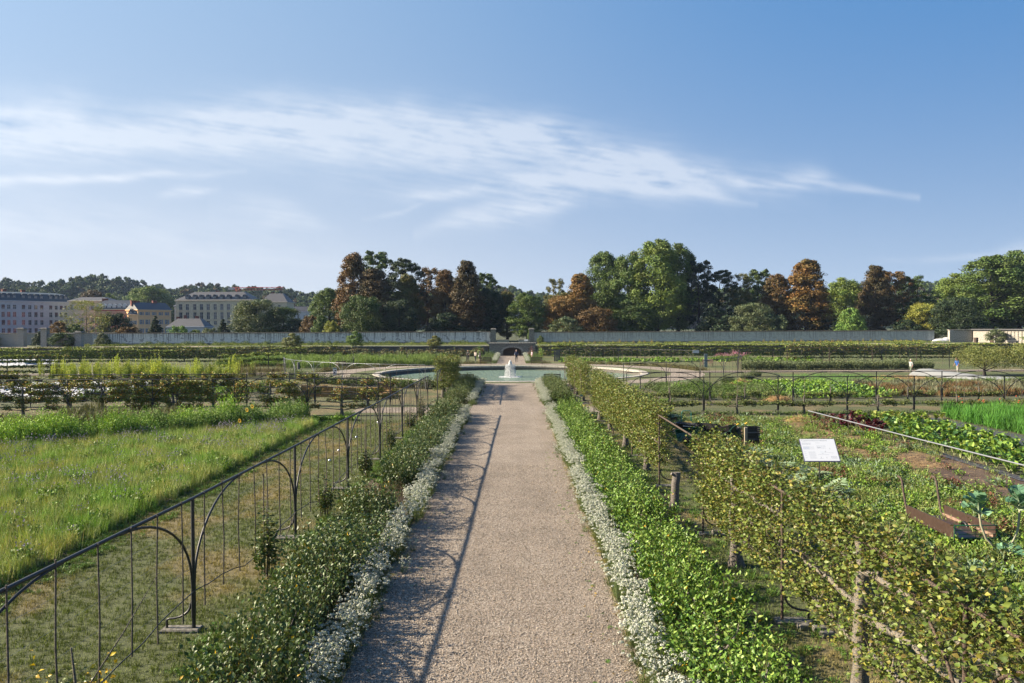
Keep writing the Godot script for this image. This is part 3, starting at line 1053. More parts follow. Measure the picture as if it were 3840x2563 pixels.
# ---------------------------------------------------------------- hills
const RIDGE := [[-700, 50], [-445, 48], [-420, 46.7], [-412, 37], [-406, 32], [-400, 43], [-376, 47.7], [-355, 50], [-330, 47.5], [-316, 42], [-295, 38], [-274, 42.6], [-248, 41.4], [-214, 39.4], [-191, 37.7], [-170, 34], [-90, 36], [-40, 42], [-22, 41.5], [-6, 40], [22, 33], [100, 33], [179, 38], [188, 38.5], [260, 36], [364, 43], [378, 41], [700, 42]]


func ridge_height(x: float) -> float:
	var u := x * 700.0 / 760.0
	for k in RIDGE.size() - 1:
		if u <= RIDGE[k + 1][0]:
			var f: float = clampf((u - RIDGE[k][0]) / (RIDGE[k + 1][0] - RIDGE[k][0]), 0.0, 1.0)
			return 5.4 + (lerpf(RIDGE[k][1], RIDGE[k + 1][1], f) - 5.4) * 760.0 / 700.0
	return 44.0


func hill_height(x: float, z: float) -> float:
	var d := -z
	var top := ridge_height(x) - 15.5
	if d < 760.0:
		return lerpf(1.0, top, smoothstep(520.0, 770.0, d))
	return lerpf(top, top - 25.0, smoothstep(760.0, 1000.0, d))


func build_hills() -> void:
	var b := MB.new()
	var nx := 110
	var nz := 18
	for j in nz + 1:
		for i in nx + 1:
			var x := lerpf(-760, 760, float(i) / nx)
			var z := lerpf(-520, -1000, float(j) / nz)
			b.v.append(Vector3(x, hill_height(x, z), z)); b.n.append(Vector3(0, 0.9, 0.43)); b.c.append(Color(0.05, 0.075, 0.03))
	for j in nz:
		for i in nx:
			var a := j * (nx + 1) + i
			b.ix.append(a); b.ix.append(a + nx + 1); b.ix.append(a + nx + 2)
			b.ix.append(a); b.ix.append(a + nx + 2); b.ix.append(a + 1)
	struct("hills", b.mesh(), M.vc)
	for kind in 2:
		var cm := crown(300 + kind, 13.0, 11.0, 0.12, "round", 16, 62, 1.25, 1.0)
		var xf := []
		var cols := []
		for i in 2300:
			var x := rr(-560, 520)
			var z := -rr(560, 785)
			var s := rr(0.7, 1.25)
			xf.append(Transform3D(Basis(Vector3.UP, R.randf() * TAU).scaled(Vector3(s, s * rr(0.85, 1.2), s)), Vector3(x, hill_height(x, z) - 1.5, z)))
			var q := R.randf()
			var c := Color(0.055, 0.085, 0.032)
			if q > 0.9:
				c = Color(0.12, 0.085, 0.04)
			elif q > 0.6:
				c = Color(0.08, 0.115, 0.035)
			var f := rr(0.75, 1.3)
			cols.append(Color(c.r * f, c.g * f, c.b * f))
		stuff("hillside_wood", cm, M.leaf_matt, xf, ["dense far-off wood covering the hills along the horizon", "far-off wood of rounder trees mixed over the same hills"][kind], "forest", cols)


# ---------------------------------------------------------------- trees
# crown of leaf clumps: a mesh of many small leaves spread over clumps that fill the outline
func crown(seed_: int, hh: float, ww: float, base: float, shape: String, clumps: int, leaves: int, size: float, vary := 1.0, hue := 0.18) -> ArrayMesh:
	R.seed = seed_
	var b := MB.new()
	clumps = int(clumps * 1.75)
	leaves = int(leaves * (1.1 if size < 0.6 else 0.72))
	if size < 0.6:
		size *= 0.76
	for k in clumps:
		var t := pow(R.randf(), 0.9)
		if shape == "spire":
			t = pow(R.randf(), 1.3)
		var r := 0.5
		match shape:
			"plane": r = pow(sin(PI * clampf(0.10 + t * 0.86, 0, 1)), 0.55)
			"egg": r = pow(clampf(t * 3.2, 0, 1), 0.4) * pow(1.0 - t * 0.96, 0.5)
			"open": r = pow(sin(PI * clampf(0.15 + t * 0.8, 0, 1)), 0.5)
			"spire": r = (1.0 - t) * 0.92 + 0.06
			"round": r = pow(sin(PI * clampf(0.12 + t * 0.82, 0, 1)), 0.5)
			"bush": r = sqrt(maxf(0.02, 1.0 - t * t))
		var a := R.randf() * TAU
		var rho := r * pow(R.randf(), 0.4) * ww * 0.5
		var cr := (ww * 0.5) * rr(0.15, 0.31) * (0.55 + 0.45 * r)
		if shape == "open":
			cr *= 0.72
		if shape == "spire":
			cr = ww * 0.5 * rr(0.16, 0.28) * (0.35 + 0.75 * (1.0 - t))
		rho = maxf(0.0, minf(rho, r * ww * 0.5 - cr * 0.5))
		var y := lerpf(base * hh + cr * 0.5, hh - cr * 0.55, t)
		var c := Vector3(cos(a) * rho, y, sin(a) * rho)
		var f0 := 1.0 + rr(-0.22, 0.22) * vary
		var h0 := rr(-hue, hue) * vary
		var flat := 0.85 if shape != "spire" else 0.5
		for i in leaves:
			var d := rdir()
			d.y = d.y * 0.8 + 0.22
			d = d.normalized()
			var p := c + d * Vector3(cr, cr * flat, cr) * rr(0.4, 1.25)
			var nn := (d + rdir() * 0.8).normalized()
			var s := size * rr(0.6, 1.25)
			var f := f0 * rr(0.72, 1.28)
			b.chip(p, nn, rdir(), s, s * 0.72, Color(f * (1.0 + h0), f, f * (1.0 - h0 * 0.6)))
	return b.mesh()


func limbs(seed_: int, hh: float, ww: float, fork: float, r0: float, n: int) -> ArrayMesh:
	R.seed = seed_
	var b := MB.new()
	var top := hh * 0.86
	var pts := []
	var rad := []
	for k in 7:
		var u := k / 6.0
		pts.append(Vector3(rr(-0.015, 0.015) * hh * u, top * u, rr(-0.015, 0.015) * hh * u))
		rad.append(r0 * (1.35 if k == 0 else 1.0) * pow(1.0 - u * 0.92, 0.8))
	b.tube(pts, rad, 7)
	for k in n:
		var u := lerpf(fork, 0.8, (k + R.randf()) / n)
		var p: Vector3 = Vector3(0, top * u, 0)
		var a := R.randf() * TAU
		var l := ww * 0.5 * rr(0.6, 0.92)
		var e := p + Vector3(cos(a) * l, l * rr(0.35, 0.9), sin(a) * l)
		e.y = minf(e.y, hh * 0.93)
		var m := p.lerp(e, 0.5) + Vector3(0, -0.05 * l, 0)
		b.tube([p, m, e], [r0 * 0.42 * (1.1 - u), r0 * 0.28 * (1.1 - u), r0 * 0.1], 5, Color.WHITE, false)
	return b.mesh()


func build_trees() -> void:
	# [height, width, crown, limbs]
	var K := {
		"plane": [20.0, 11.0, crown(401, 20, 11, 0.08, "plane", 105, 150, 0.46), limbs(402, 20, 11, 0.3, 0.5, 16)],
		"plane2": [20.0, 11.0, crown(403, 20, 11, 0.10, "plane", 95, 150, 0.48), limbs(404, 20, 11, 0.3, 0.5, 16)],
		"egg": [17.0, 9.0, crown(405, 17, 9, 0.05, "egg", 105, 140, 0.42, 1.0, 0.3), limbs(406, 17, 9, 0.2, 0.4, 14)],
		"egg2": [17.0, 9.0, crown(407, 17, 9, 0.08, "egg", 85, 130, 0.42, 1.2, 0.3), limbs(408, 17, 9, 0.2, 0.4, 14)],
		"open": [17.0, 8.0, crown(409, 17, 8, 0.22, "open", 50, 105, 0.40), limbs(410, 17, 8, 0.25, 0.32, 22)],
		"open2": [17.0, 8.0, crown(411, 17, 8, 0.18, "open", 62, 105, 0.40), limbs(412, 17, 8, 0.25, 0.32, 22)],
		"round": [10.0, 9.0, crown(413, 10, 9, 0.03, "round", 85, 140, 0.34), limbs(414, 10, 9, 0.2, 0.25, 12)],
		"spire": [10.0, 6.0, crown(415, 10, 6, 0.02, "spire", 90, 95, 0.34), limbs(416, 10, 6, 0.1, 0.2, 8)],
		"sparse": [9.6, 9.6, crown(421, 9.6, 9.6, 0.15, "open", 64, 46, 0.26), limbs(422, 9.6, 9.6, 0.15, 0.16, 24)],
		"bush": [4.0, 4.5, crown(417, 4, 4.5, 0.0, "bush", 42, 105, 0.24), limbs(418, 4, 4.5, 0.1, 0.09, 9)],
		"bush2": [4.0, 4.5, crown(419, 4, 4.5, 0.0, "round", 36, 100, 0.25), limbs(420, 4, 4.5, 0.1, 0.09, 9)]}
	R.seed = 77
	var C := {"light": Color(0.165, 0.225, 0.055), "green": Color(0.10, 0.15, 0.04), "mid": Color(0.075, 0.115, 0.035), "dark": Color(0.038, 0.062, 0.03), "brown": Color(0.15, 0.088, 0.036), "umber": Color(0.095, 0.066, 0.033), "orange": Color(0.22, 0.125, 0.042), "olive": Color(0.145, 0.14, 0.05), "yellow": Color(0.27, 0.27, 0.055), "grey": Color(0.13, 0.155, 0.085), "bluish": Color(0.033, 0.055, 0.042), "bright": Color(0.16, 0.26, 0.06)}
	var LM := {}
	for k in C:
		LM[k] = leafmat(C[k] * 0.95, 0.6, 0.6)
	var list := [
		["plane", "green", -45.7, -200, 13.1, 9.0, "mid-green tree at the left edge of the wood behind the wall"],
		["egg2", "brown", -36.8, -185, 20.7, 8.6, "tall russet tree at the left of the dark wood"],
		["open2", "mid", -32.9, -196, 22.4, 8.6, "tallest dark green tree rising at the left of the wood"],
		["open2", "dark", -25.4, -192, 20.1, 8.2, "blackish-green airy tree, second tallest in the left wood"],
		["egg", "umber", -31.6, -183, 16.7, 10.9, "dark brown dense tree in front of the tall russet tree"],
		["egg2", "olive", -24.2, -184, 15.7, 8.0, "olive-brown tree in the middle of the left wood"],
		["open", "brown", -20.3, -190, 17.5, 7.5, "thin-leaved rust-brown tree in the left wood"],
		["egg2", "brown", -15.7, -186, 16.8, 7.4, "brown tree beside the dark tall chestnut right of the wood"],
		["egg", "umber", -10.5, -182, 18.3, 8.4, "tall brown-green chestnut with a domed top at the wood's right"],
		["open2", "mid", -6.2, -190, 16.4, 5.8, "airy green tree leaning out at the right end of the left wood"],
		["plane2", "dark", -5.3, -184, 12.2, 7.6, "dark green tree behind the left gate pillar"],
		["round", "mid", -32.2, -172, 10.2, 9.4, "large grey-green bushy tree just behind the streaked wall"],
		["round", "dark", -24.6, -173, 9.3, 7.4, "dark green bushy tree just behind the middle of the streaked wall"],
		["egg2", "olive", -1.4, -185, 11.6, 5.8, "olive tree standing in the gap between the pillars"],
		["plane2", "green", 3.2, -178, 10.8, 8.4, "yellowish green tree filling the gap right of centre"],
		["open", "olive", 9.8, -188, 14.7, 5.4, "slender sparse tree left of the orange chestnut"],
		["egg", "orange", 15.1, -182, 15.3, 8.4, "orange-brown chestnut left of the great green planes"],
		["round", "orange", 11.2, -178, 10.2, 9.2, "lower orange-brown tree in front of the slender sparse tree"],
		["plane", "green", 21.2, -190, 20.9, 9.4, "bright green plane at the left of the great green group"],
		["plane2", "green", 26.5, -186, 20.5, 10.4, "green plane in the middle of the great green group"],
		["plane", "light", 32.4, -182, 22.8, 11.8, "tallest light green plane crowning the great green group"],
		["bush2", "grey", 11.0, -170, 5.4, 6.7, "grey-green shrub behind the wall below the orange chestnut"],
		["round", "brown", 17.9, -175, 7.6, 8.6, "low brown tree at the foot of the great green planes"],
		["round", "mid", 26.6, -180, 9.3, 9.7, "dark green undergrowth tree below the great green planes"],
		["plane2", "green", 38.0, -186, 22.2, 9.4, "green plane at the right of the great green group"],
		["open2", "bluish", 42.3, -184, 18.6, 7.0, "dark pointed tree right of the great green planes"],
		["open2", "dark", 46.9, -184, 16.4, 7.2, "second dark tree with layered boughs right of the planes"],
		["open", "olive", 51.8, -184, 15.4, 5.2, "thin olive-brown tree right of the dark pair"],
		["open2", "mid", 56.5, -186, 16.7, 6.4, "olive tree with a dark green top right of the dark pair"],
		["egg2", "brown", 59.3, -182, 15.1, 9.0, "reddish-brown thin tree left of the big orange chestnut"],
		["egg", "orange", 65.4, -180, 18.0, 11.2, "biggest rust-orange chestnut right of centre"],
		["plane2", "light", 80.3, -195, 14.8, 10.0, "light green tree between the two rust-brown chestnuts"],
		["bush", "bright", 71.9, -172, 7.1, 6.2, "small fresh green round tree between the rust-brown chestnuts"],
		["egg", "umber", 81.6, -182, 16.8, 8.2, "dark rust chestnut standing right of the light green tree"],
		["open2", "brown", 87.9, -186, 16.2, 7.8, "thin brown tree against the dark rust chestnut's right side"],
		["open", "mid", 91.8, -184, 14.7, 8.4, "spreading sparse dark tree with a bare trunk near the right"],
		["round", "grey", 51.0, -172, 8.2, 9.1, "pale olive willow-like tree behind the right wall"],
		["bush2", "grey", 55.3, -170, 5.7, 5.5, "grey-green shrub beside the pale willow-like tree"],
		["round", "yellow", 89.6, -176, 8.2, 7.8, "yellow-green tree behind the right end of the long wall"],
		["round", "dark", 93.5, -170, 9.3, 9.4, "round dark green tree over the gap at the right wall's end"],
		["plane2", "light", 105.5, -192, 15.5, 9.8, "light green tree left of the huge right-hand trees"],
		["plane", "green", 109.0, -184, 19.1, 15.0, "huge yellow-green tree at the right edge"],
		["plane2", "green", 117.8, -188, 20.7, 13.0, "tallest tree touching the right edge"],
		["plane", "olive", 118.0, -178, 15.0, 11.0, "autumn-tinged tree below the tall trees at the right edge"],
		["plane", "light", -190, -420, 24.7, 25.0, "big round light green tree above the orange houses"],
		["round", "umber", -209, -400, 22.4, 12.0, "round brown tree above the cream house roof"],
		["plane2", "light", -203.5, -405, 20.5, 10.0, "yellow-green tree beside the round brown tree"],
		["sparse", "yellow", -92.3, -174, 9.6, 9.6, "sparse yellow-green tree in front of the cream house"],
		["round", "dark", -89.0, -180, 6.8, 7.1, "dark bushy tree right of the sparse yellow tree"],
		["spire", "dark", -79.1, -178, 6.2, 4.8, "dark conifer in front of the orange house"],
		["spire", "dark", -64.2, -178, 5.4, 4.8, "dark broad conifer in front of the stone mansion"],
		["round", "grey", -58.1, -182, 9.9, 11.2, "large grey-green tree hiding the right of the stone mansion"],
		["round", "mid", -52.8, -185, 8.2, 8.7, "rounded green tree right of the large grey-green tree"],
		["bush", "orange", -96.0, -170, 4.9, 4.8, "amber shrub behind the left gate piers"],
		["bush", "green", -92.6, -170, 4.4, 4.0, "green shrub beside the amber shrub"],
		["bush2", "bright", -69.2, -166, 3.9, 4.4, "fresh green shrub over the wall before the slate-roofed pavilion"],
		["bush", "light", -65.6, -166, 3.1, 3.6, "low pale green shrub over the wall right of the pavilion"],
		["bush2", "brown", -81.0, -170, 3.8, 5.4, "brownish shrub over the wall left of the dark conifer"],
		["bush2", "brown", -44.5, -176, 6.0, 4.3, "rusty shrub at the left end of the wood"],
		["bush", "green", -41.0, -172, 6.0, 4.6, "green shrub at the foot of the tall russet tree"],
		["bush2", "yellow", -38.3, -169, 4.8, 3.4, "yellow-green feathery shrub behind the wall below the russet tree"],
		["bush", "dark", -48.8, -180, 5.4, 5.0, "dark shrub between the rounded trees and the wood"],
		["bush", "dark", -92.0, -157, 3.0, 3.4, "dark shrub growing between the two old gate piers"],
		["bush2", "mid", -85.6, -152.6, 2.7, 4.2, "creeper-like shrub covering the short wall at the left"],
		["bush2", "grey", -62.9, -167, 3.4, 4.0, "grey-green shrub over the wall before the mansion"],
		["bush2", "mid", -99.5, -152.6, 2.2, 5.0, "dark shrub against the plaster wall at the left edge"],
		["bush", "grey", -80.4, -157.5, 2.6, 2.8, "pale leafy shrub at the left end of the streaked wall"],
		["bush", "mid", 15.0, -196, 6.5, 9.0, "dark undergrowth behind the orange chestnut"],
		["bush", "dark", -15.0, -178, 6.5, 10.0, "dark undergrowth at the foot of the left wood"],
		["bush", "dark", 44.5, -177, 7.0, 9.0, "dark undergrowth at the foot of the dark pair of trees"],
		["bush", "dark", 70.0, -178, 5.0, 8.0, "dark undergrowth between the rust-brown chestnuts"],
		["bush", "mid", 100.0, -176, 5.5, 8.5, "green undergrowth behind the outbuilding"],
		["bush", "dark", 84.5, -174, 4.6, 7.0, "dark shrub at the foot of the dark rust chestnut"],
		["bush2", "grey", 91.6, -153.2, 2.6, 3.4, "silvery bush growing against the outbuilding"],
		["bush2", "bright", 96.3, -149.4, 2.5, 4.0, "green creeper at the right end of the outbuilding"]]
	for e in list:
		var k: Array = K[e[0]]
		var bush: bool = e[0].begins_with("bush")
		var t := thing("shrub" if bush else ("conifer" if e[0] == "spire" else "tree"), e[6], "shrub" if bush else "tree", Vector3(e[2], 1.68, e[3]), R.randf() * TAU, "trees and shrubs beyond the terrace")
		var wide: float = e[5] / k[1] * (1.22 if e[0].begins_with("egg") or e[0].begins_with("open") else 1.08)
		t.scale = Vector3(wide, e[4] / k[0], wide)
		part(t, "trunk", k[3], M.bark_dark)
		part(t, "crown", k[2], LM[e[1]])


# ---------------------------------------------------------------- buildings
# facade with window openings: grid of cells, reveals 0.25 m deep. rects: [x0, y0, x1, y1]
func facade(w: float, h: float, rects: Array) -> ArrayMesh:
	var b := MB.new()
	var xs := [0.0, w]
	var ys := [0.0, h]
	for r in rects:
		for q in [r[0], r[2]]:
			if not xs.has(q):
				xs.append(q)
		for q in [r[1], r[3]]:
			if not ys.has(q):
				ys.append(q)
	xs.sort()
	ys.sort()
	for j in ys.size() - 1:
		for i in xs.size() - 1:
			var cx: float = (xs[i] + xs[i + 1]) / 2.0
			var cy: float = (ys[j] + ys[j + 1]) / 2.0
			var open := false
			for r in rects:
				if cx > r[0] and cx < r[2] and cy > r[1] and cy < r[3]:
					open = true
					break
			if not open:
				b.quad(Vector3(xs[i], ys[j], 0), Vector3(xs[i], ys[j + 1], 0), Vector3(xs[i + 1], ys[j + 1], 0), Vector3(xs[i + 1], ys[j], 0), Color.WHITE)
	for r in rects:
		var q := [Vector3(r[0], r[1], 0), Vector3(r[0], r[3], 0), Vector3(r[2], r[3], 0), Vector3(r[2], r[1], 0)]
		for k in 4:
			var p0: Vector3 = q[k]
			var p1: Vector3 = q[(k + 1) % 4]
			b.quad(p0, p1, p1 - Vector3(0, 0, 0.25), p0 - Vector3(0, 0, 0.25), Color.WHITE)
	return b.mesh()


func box_mesh(size: Vector3, at := Vector3.ZERO) -> ArrayMesh:
	var b := MB.new()
	b.box(at, size)
	return b.mesh()


# o: {cols, rows: [[y0, h]], ww, depth, eave, roof, rh, inset, wall, roofm, blind, dormers}
func house(label: String, at: Vector3, turn: float, w: float, o: Dictionary) -> Node3D:
	var t := thing(o.get("called", "building"), label, "building", at, turn)
	var h: float = o.eave
	var d: float = o.depth
	var rects := []
	for r in o.rows:
		for cx in o.cols:
			rects.append([cx - o.ww / 2.0, r[0], cx + o.ww / 2.0, r[0] + r[1]])
	part(t, "front_wall", facade(w, h, rects), o.wall)
	var b := MB.new()
	b.quad(Vector3(w, 0, 0), Vector3(w, h, 0), Vector3(w, h, -d), Vector3(w, 0, -d), Color.WHITE)
	b.quad(Vector3(0, 0, -d), Vector3(0, h, -d), Vector3(0, h, 0), Vector3(0, 0, 0), Color.WHITE)
	b.quad(Vector3(w, 0, -d), Vector3(w, h, -d), Vector3(0, h, -d), Vector3(0, 0, -d), Color.WHITE)
	part(t, "side_walls", b.mesh(), o.wall)
	# windows: dark panes behind frames, some with blinds
	for r in o.rows:
		var pane := box_mesh(Vector3(o.ww, r[1], 0.04))
		var fb := MB.new()
		for x in [-0.5, 0.0, 0.5]:
			fb.box(Vector3(x * (o.ww - 0.08), 0, 0.04), Vector3(0.08, r[1], 0.06))
		for y in [-0.48, 0.1, 0.48]:
			fb.box(Vector3(0, y * r[1], 0.036), Vector3(o.ww, 0.07, 0.06))
		var frame := fb.mesh()
		var blind := box_mesh(Vector3(o.ww, r[1] * 0.6, 0.05), Vector3(0, r[1] * 0.2, 0.09))
		var shut := box_mesh(Vector3(o.ww * 0.5, r[1], 0.06))
		var sill := box_mesh(Vector3(o.ww + 0.3, 0.14, 0.3))
		for cx in o.cols:
			var win := part(t, "window", pane, M.glass, Vector3(cx, r[0] + r[1] / 2.0, -0.22))
			part(win, "frame", frame, M.white_paint)
			part(win, "sill", sill, o.get("trim", o.wall), Vector3(0, -r[1] / 2.0 - 0.05, 0.26))
			if o.has("blind") and R.randf() < o.blind_share:
				part(win, "blind", blind, o.blind)
			if o.has("shutter"):
				for s in [-1, 1]:
					part(win, "shutter", shut, o.shutter, Vector3(s * o.ww * 0.76, 0, 0.27))
	var cor := MB.new()
	cor.slab(Vector3(w / 2.0, h + 0.02, -d / 2.0), Vector3(w + 0.8, 0.35, d + 0.8), 0.08)
	part(t, "cornice", cor.mesh(), o.get("trim", o.wall))
	for y in o.get("bands", []):
		part(t, "string_course", box_mesh(Vector3(w + 0.1, 0.18, 0.12), Vector3(w / 2.0, y, 0.06)), o.get("trim", o.wall))
	# roof
	var rb := MB.new()
	var y0 := h + 0.2
	var loops := [[Vector2(-0.35, 0.35), Vector2(w + 0.35, -d - 0.35), y0]]
	for s in o.roof:   # inset in x, inset in z, height above the eave
		loops.append([Vector2(s[0], -s[1]), Vector2(w - s[0], -d + s[1]), y0 + s[2]])
	for k in loops.size():
		var q: Array = loops[k]
		var c1 := [Vector3(q[0].x, q[2], q[0].y), Vector3(q[1].x, q[2], q[0].y), Vector3(q[1].x, q[2], q[1].y), Vector3(q[0].x, q[2], q[1].y)]
		if k == loops.size() - 1:
			rb.quad(c1[0], c1[3], c1[2], c1[1], Color.WHITE)
		else:
			var q2: Array = loops[k + 1]
			var c2 := [Vector3(q2[0].x, q2[2], q2[0].y), Vector3(q2[1].x, q2[2], q2[0].y), Vector3(q2[1].x, q2[2], q2[1].y), Vector3(q2[0].x, q2[2], q2[1].y)]
			for e in 4:
				rb.quad(c1[e], c2[e], c2[(e + 1) % 4], c1[(e + 1) % 4], Color.WHITE)
	var roof := part(t, "roof", rb.mesh(), o.roofm)
	if o.has("dormers"):
		var dw: float = o.get("dormer_w", 1.3)
		var dh: float = o.get("dormer_h", 1.7)
		var db := MB.new()
		db.box(Vector3(0, dh / 2.0, -0.9), Vector3(dw + 0.5, dh, 2.0))
		db.tube([Vector3(0, dh - 0.05, 0.15), Vector3(0, dh - 0.05, -1.9)], [dw * 0.5 + 0.32], 12)
		var dm := db.mesh()
		var pane2 := box_mesh(Vector3(dw - 0.1, dh - 0.15, 0.04), Vector3(0, dh / 2.0, 0.12))
		var fm := MB.new()
		for x in [-0.5, 0.0, 0.5]:
			fm.box(Vector3(x * (dw - 0.1), dh / 2.0, 0.16), Vector3(0.09, dh - 0.1, 0.06))
		fm.box(Vector3(0, dh * 0.6, 0.155), Vector3(dw, 0.07, 0.05))
		var fmm := fm.mesh()
		for cx in o.dormers:
			var dn := part(roof, "dormer", dm, o.roofm, Vector3(cx, y0 + o.get("dormer_y", 0.25), o.get("dormer_z", -0.15)))
			if o.get("dormer_white", false):
				dn.material_override = M.white_paint
			dn.set_meta("label", "dormer window standing in the roof slope")
			part(t, "dormer_window", pane2, M.glass, dn.position)
			part(t, "dormer_frame", fmm, M.white_paint, dn.position)
	for c in o.get("chimneys", []):
		var cb := MB.new()
		cb.box(Vector3(0, c[2] / 2.0, 0), Vector3(c[3], c[2], 0.9))
		cb.box(Vector3(0, c[2] + 0.08, 0), Vector3(c[3] + 0.2, 0.18, 1.1))
		part(roof, "chimney", cb.mesh(), M.brick_red, Vector3(c[0], y0 + c[1], -d / 2.0))
	return t


func build_buildings() -> void:
	var wall_grey := textured(ntex(noise(0.02, 501), [Color(0.58, 0.60, 0.61), Color(0.68, 0.70, 0.71)], [0.3, 0.7], 256), 6.0, 0.9)
	var wall_sand := textured(ntex(noise(0.02, 502), [Color(0.66, 0.55, 0.38), Color(0.80, 0.68, 0.48)], [0.3, 0.7], 256), 6.0, 0.9)
	var wall_cream := textured(ntex(noise(0.02, 503), [Color(0.86, 0.70, 0.46), Color(0.95, 0.78, 0.55)], [0.3, 0.7], 256), 6.0, 0.9)
	var wall_orange := textured(ntex(noise(0.02, 504), [Color(0.98, 0.58, 0.28), Color(1.05, 0.64, 0.33)], [0.3, 0.7], 256), 6.0, 0.9)
	var wall_red := textured(ntex(noise(0.02, 505), [Color(0.48, 0.12, 0.10), Color(0.56, 0.15, 0.12)], [0.3, 0.7], 256), 6.0, 0.9)
	var shutter_grey := mat(Color(0.30, 0.32, 0.35), 0.7)
	R.seed = 991
	# long grey apartment block receding at the left edge
	var a0 := Vector3(-211.5, 1.5, -315.0)
	var cols := []
	for k in [6.8, 9.4, 11.9, 14.2, 16.6, 20.3, 23.0, 25.6, 28.2, 32.2, 34.7, 37.0, 39.2]:
		cols.append(k)
	house("long grey apartment block with a blue-grey mansard roof at the left edge", a0, atan2(37.0, 17.7), 41.0, {
		"called": "apartment_block", "cols": cols, "rows": [[1.5, 2.1], [4.9, 2.1], [8.2, 2.1], [11.5, 1.75]], "ww": 1.4, "depth": 12.0, "eave": 14.8, "roof": [[0.9, 0.9, 3.0], [4.0, 4.5, 3.7]], "wall": wall_grey, "roofm": M.zinc, "blind": mat(Color(0.12, 0.05, 0.045), 0.8), "blind_share": 0.22,
		"dormers": cols, "dormer_w": 0.95, "dormer_h": 1.7, "dormer_y": 0.5, "dormer_z": -0.28, "chimneys": [[8, 3.4, 1.2, 1.6], [16, 3.4, 1.2, 1.6], [24, 3.4, 1.2, 1.6]]})
	# cream house half hidden behind the sparse tree
	house("cream house with a low slate roof beside the apartment block", Vector3(-187.8, 1.5, -340), 0.0, 16.5, {
		"cols": [1.2, 5.6, 10.0, 13.5], "rows": [[1.6, 2.3], [5.6, 2.3], [11.2, 2.2]], "ww": 1.15, "depth": 11.0, "eave": 14.9, "roof": [[3.2, 4.0, 1.6]], "wall": wall_cream, "roofm": M.slate_grey, "shutter": mat(Color(0.48, 0.52, 0.56), 0.7), "bands": [9.6]})
	# red and cream town house with white dormers
	house("red and cream town house with a row of white dormers", Vector3(-171.5, 1.5, -330), 0.10, 15.3, {
		"called": "town_house", "cols": [1.0, 3.3, 5.6, 7.9, 10.2, 12.3, 14.3], "rows": [[1.4, 2.5], [5.6, 2.6]], "ww": 1.1, "depth": 10.0, "eave": 11.2, "roof": [[0.8, 1.4, 2.1], [2.5, 4.0, 3.6]], "wall": wall_red, "trim": wall_cream, "roofm": M.slate, "bands": [4.6, 8.8, 9.3, 9.8, 10.3],
		"dormers": [1.6, 3.6, 5.6, 7.6, 9.6, 11.6, 13.6], "dormer_w": 0.95, "dormer_h": 1.2, "dormer_y": 0.15, "dormer_white": true, "chimneys": [[2.2, 3.2, 1.0, 2.2], [15.0, 1.2, 1.9, 1.8]]})
	house("narrow peach house with a small dark attic beside the red town house", Vector3(-155.9, 1.5, -326), 0.1, 3.6, {
		"called": "town_house", "cols": [1.0, 2.6], "rows": [[1.3, 1.5], [4.9, 1.6]], "ww": 0.7, "depth": 9.0, "eave": 8.8, "roof": [[0.5, 0.8, 2.2], [1.2, 3.0, 3.0]], "wall": wall_orange, "roofm": M.slate, "shutter": shutter_grey, "dormers": [1.0, 2.6], "dormer_w": 0.6, "dormer_h": 1.1, "dormer_y": 0.2})
	house("long orange house with grey shutters and a dark pitched roof", Vector3(-152.0, 1.5, -326), 1.0, 15.0, {
		"called": "town_house", "cols": [1.6, 4.2, 7.2, 10.2, 13.0], "rows": [[1.4, 1.9], [5.0, 1.9], [8.7, 1.3]], "ww": 0.95, "depth": 8.0, "eave": 10.8, "roof": [[0.1, 3.9, 3.0]], "wall": wall_orange, "roofm": M.slate, "shutter": shutter_grey, "bands": [8.1], "chimneys": [[0.6, 1.6, 2.0, 2.2], [10.0, 1.9, 1.8, 1.8]]})
	# stone mansion
	house("stone mansion with a slate roof and arched dormers", Vector3(-150.9, 1.0, -360), 0.0, 34.3, {
		"called": "mansion", "cols": [2.2, 5.2, 8.5, 11.5, 14.5, 17.6, 20.6, 23.6, 27.4, 31.0], "rows": [[1.2, 1.6], [5.3, 1.7], [7.7, 3.2], [11.9, 2.7]], "ww": 1.45, "depth": 16.0, "eave": 16.1, "roof": [[6.0, 6.4, 3.9]], "wall": wall_sand, "roofm": M.slate_grey, "bands": [7.2, 11.3], "dormers": [5.0, 8.3, 11.2, 14.3, 17.3, 20.4, 23.5, 27.2, 30.7], "dormer_w": 1.15, "dormer_h": 1.55, "dormer_y": 0.15, "dormer_z": -0.5,
		"chimneys": [[16.0, 3.6, 0.7, 1.2], [25.3, 3.2, 0.8, 0.7]]})
	house("rear wing of the stone mansion with its own hipped roof", Vector3(-115.5, 1.0, -368), 0.0, 12.0, {
		"called": "mansion_wing", "cols": [2.0, 5.0, 8.5], "rows": [[7.7, 2.6], [11.9, 2.4]], "ww": 1.2, "depth": 12.0, "eave": 15.4, "roof": [[3.0, 4.5, 4.0]], "wall": wall_sand, "roofm": M.slate_grey, "chimneys": [[4.0, 1.0, 3.4, 1.1]]})
	# low pavilion in front of the mansion
	house("low pavilion with a grey slate hipped roof and brick chimneys", Vector3(-129.0, 1.0, -300), 0.0, 13.6, {
		"called": "pavilion", "cols": [2.0, 7.0, 11.5], "rows": [[1.4, 1.9]], "ww": 1.1, "depth": 9.0, "eave": 4.3, "roof": [[2.6, 3.4, 3.0]], "wall": mat(Color(0.50, 0.53, 0.58), 0.9), "roofm": M.slate_grey, "chimneys": [[2.2, 1.2, 2.3, 0.9], [5.0, 1.7, 2.4, 0.9], [9.4, 1.4, 2.4, 1.2]]})
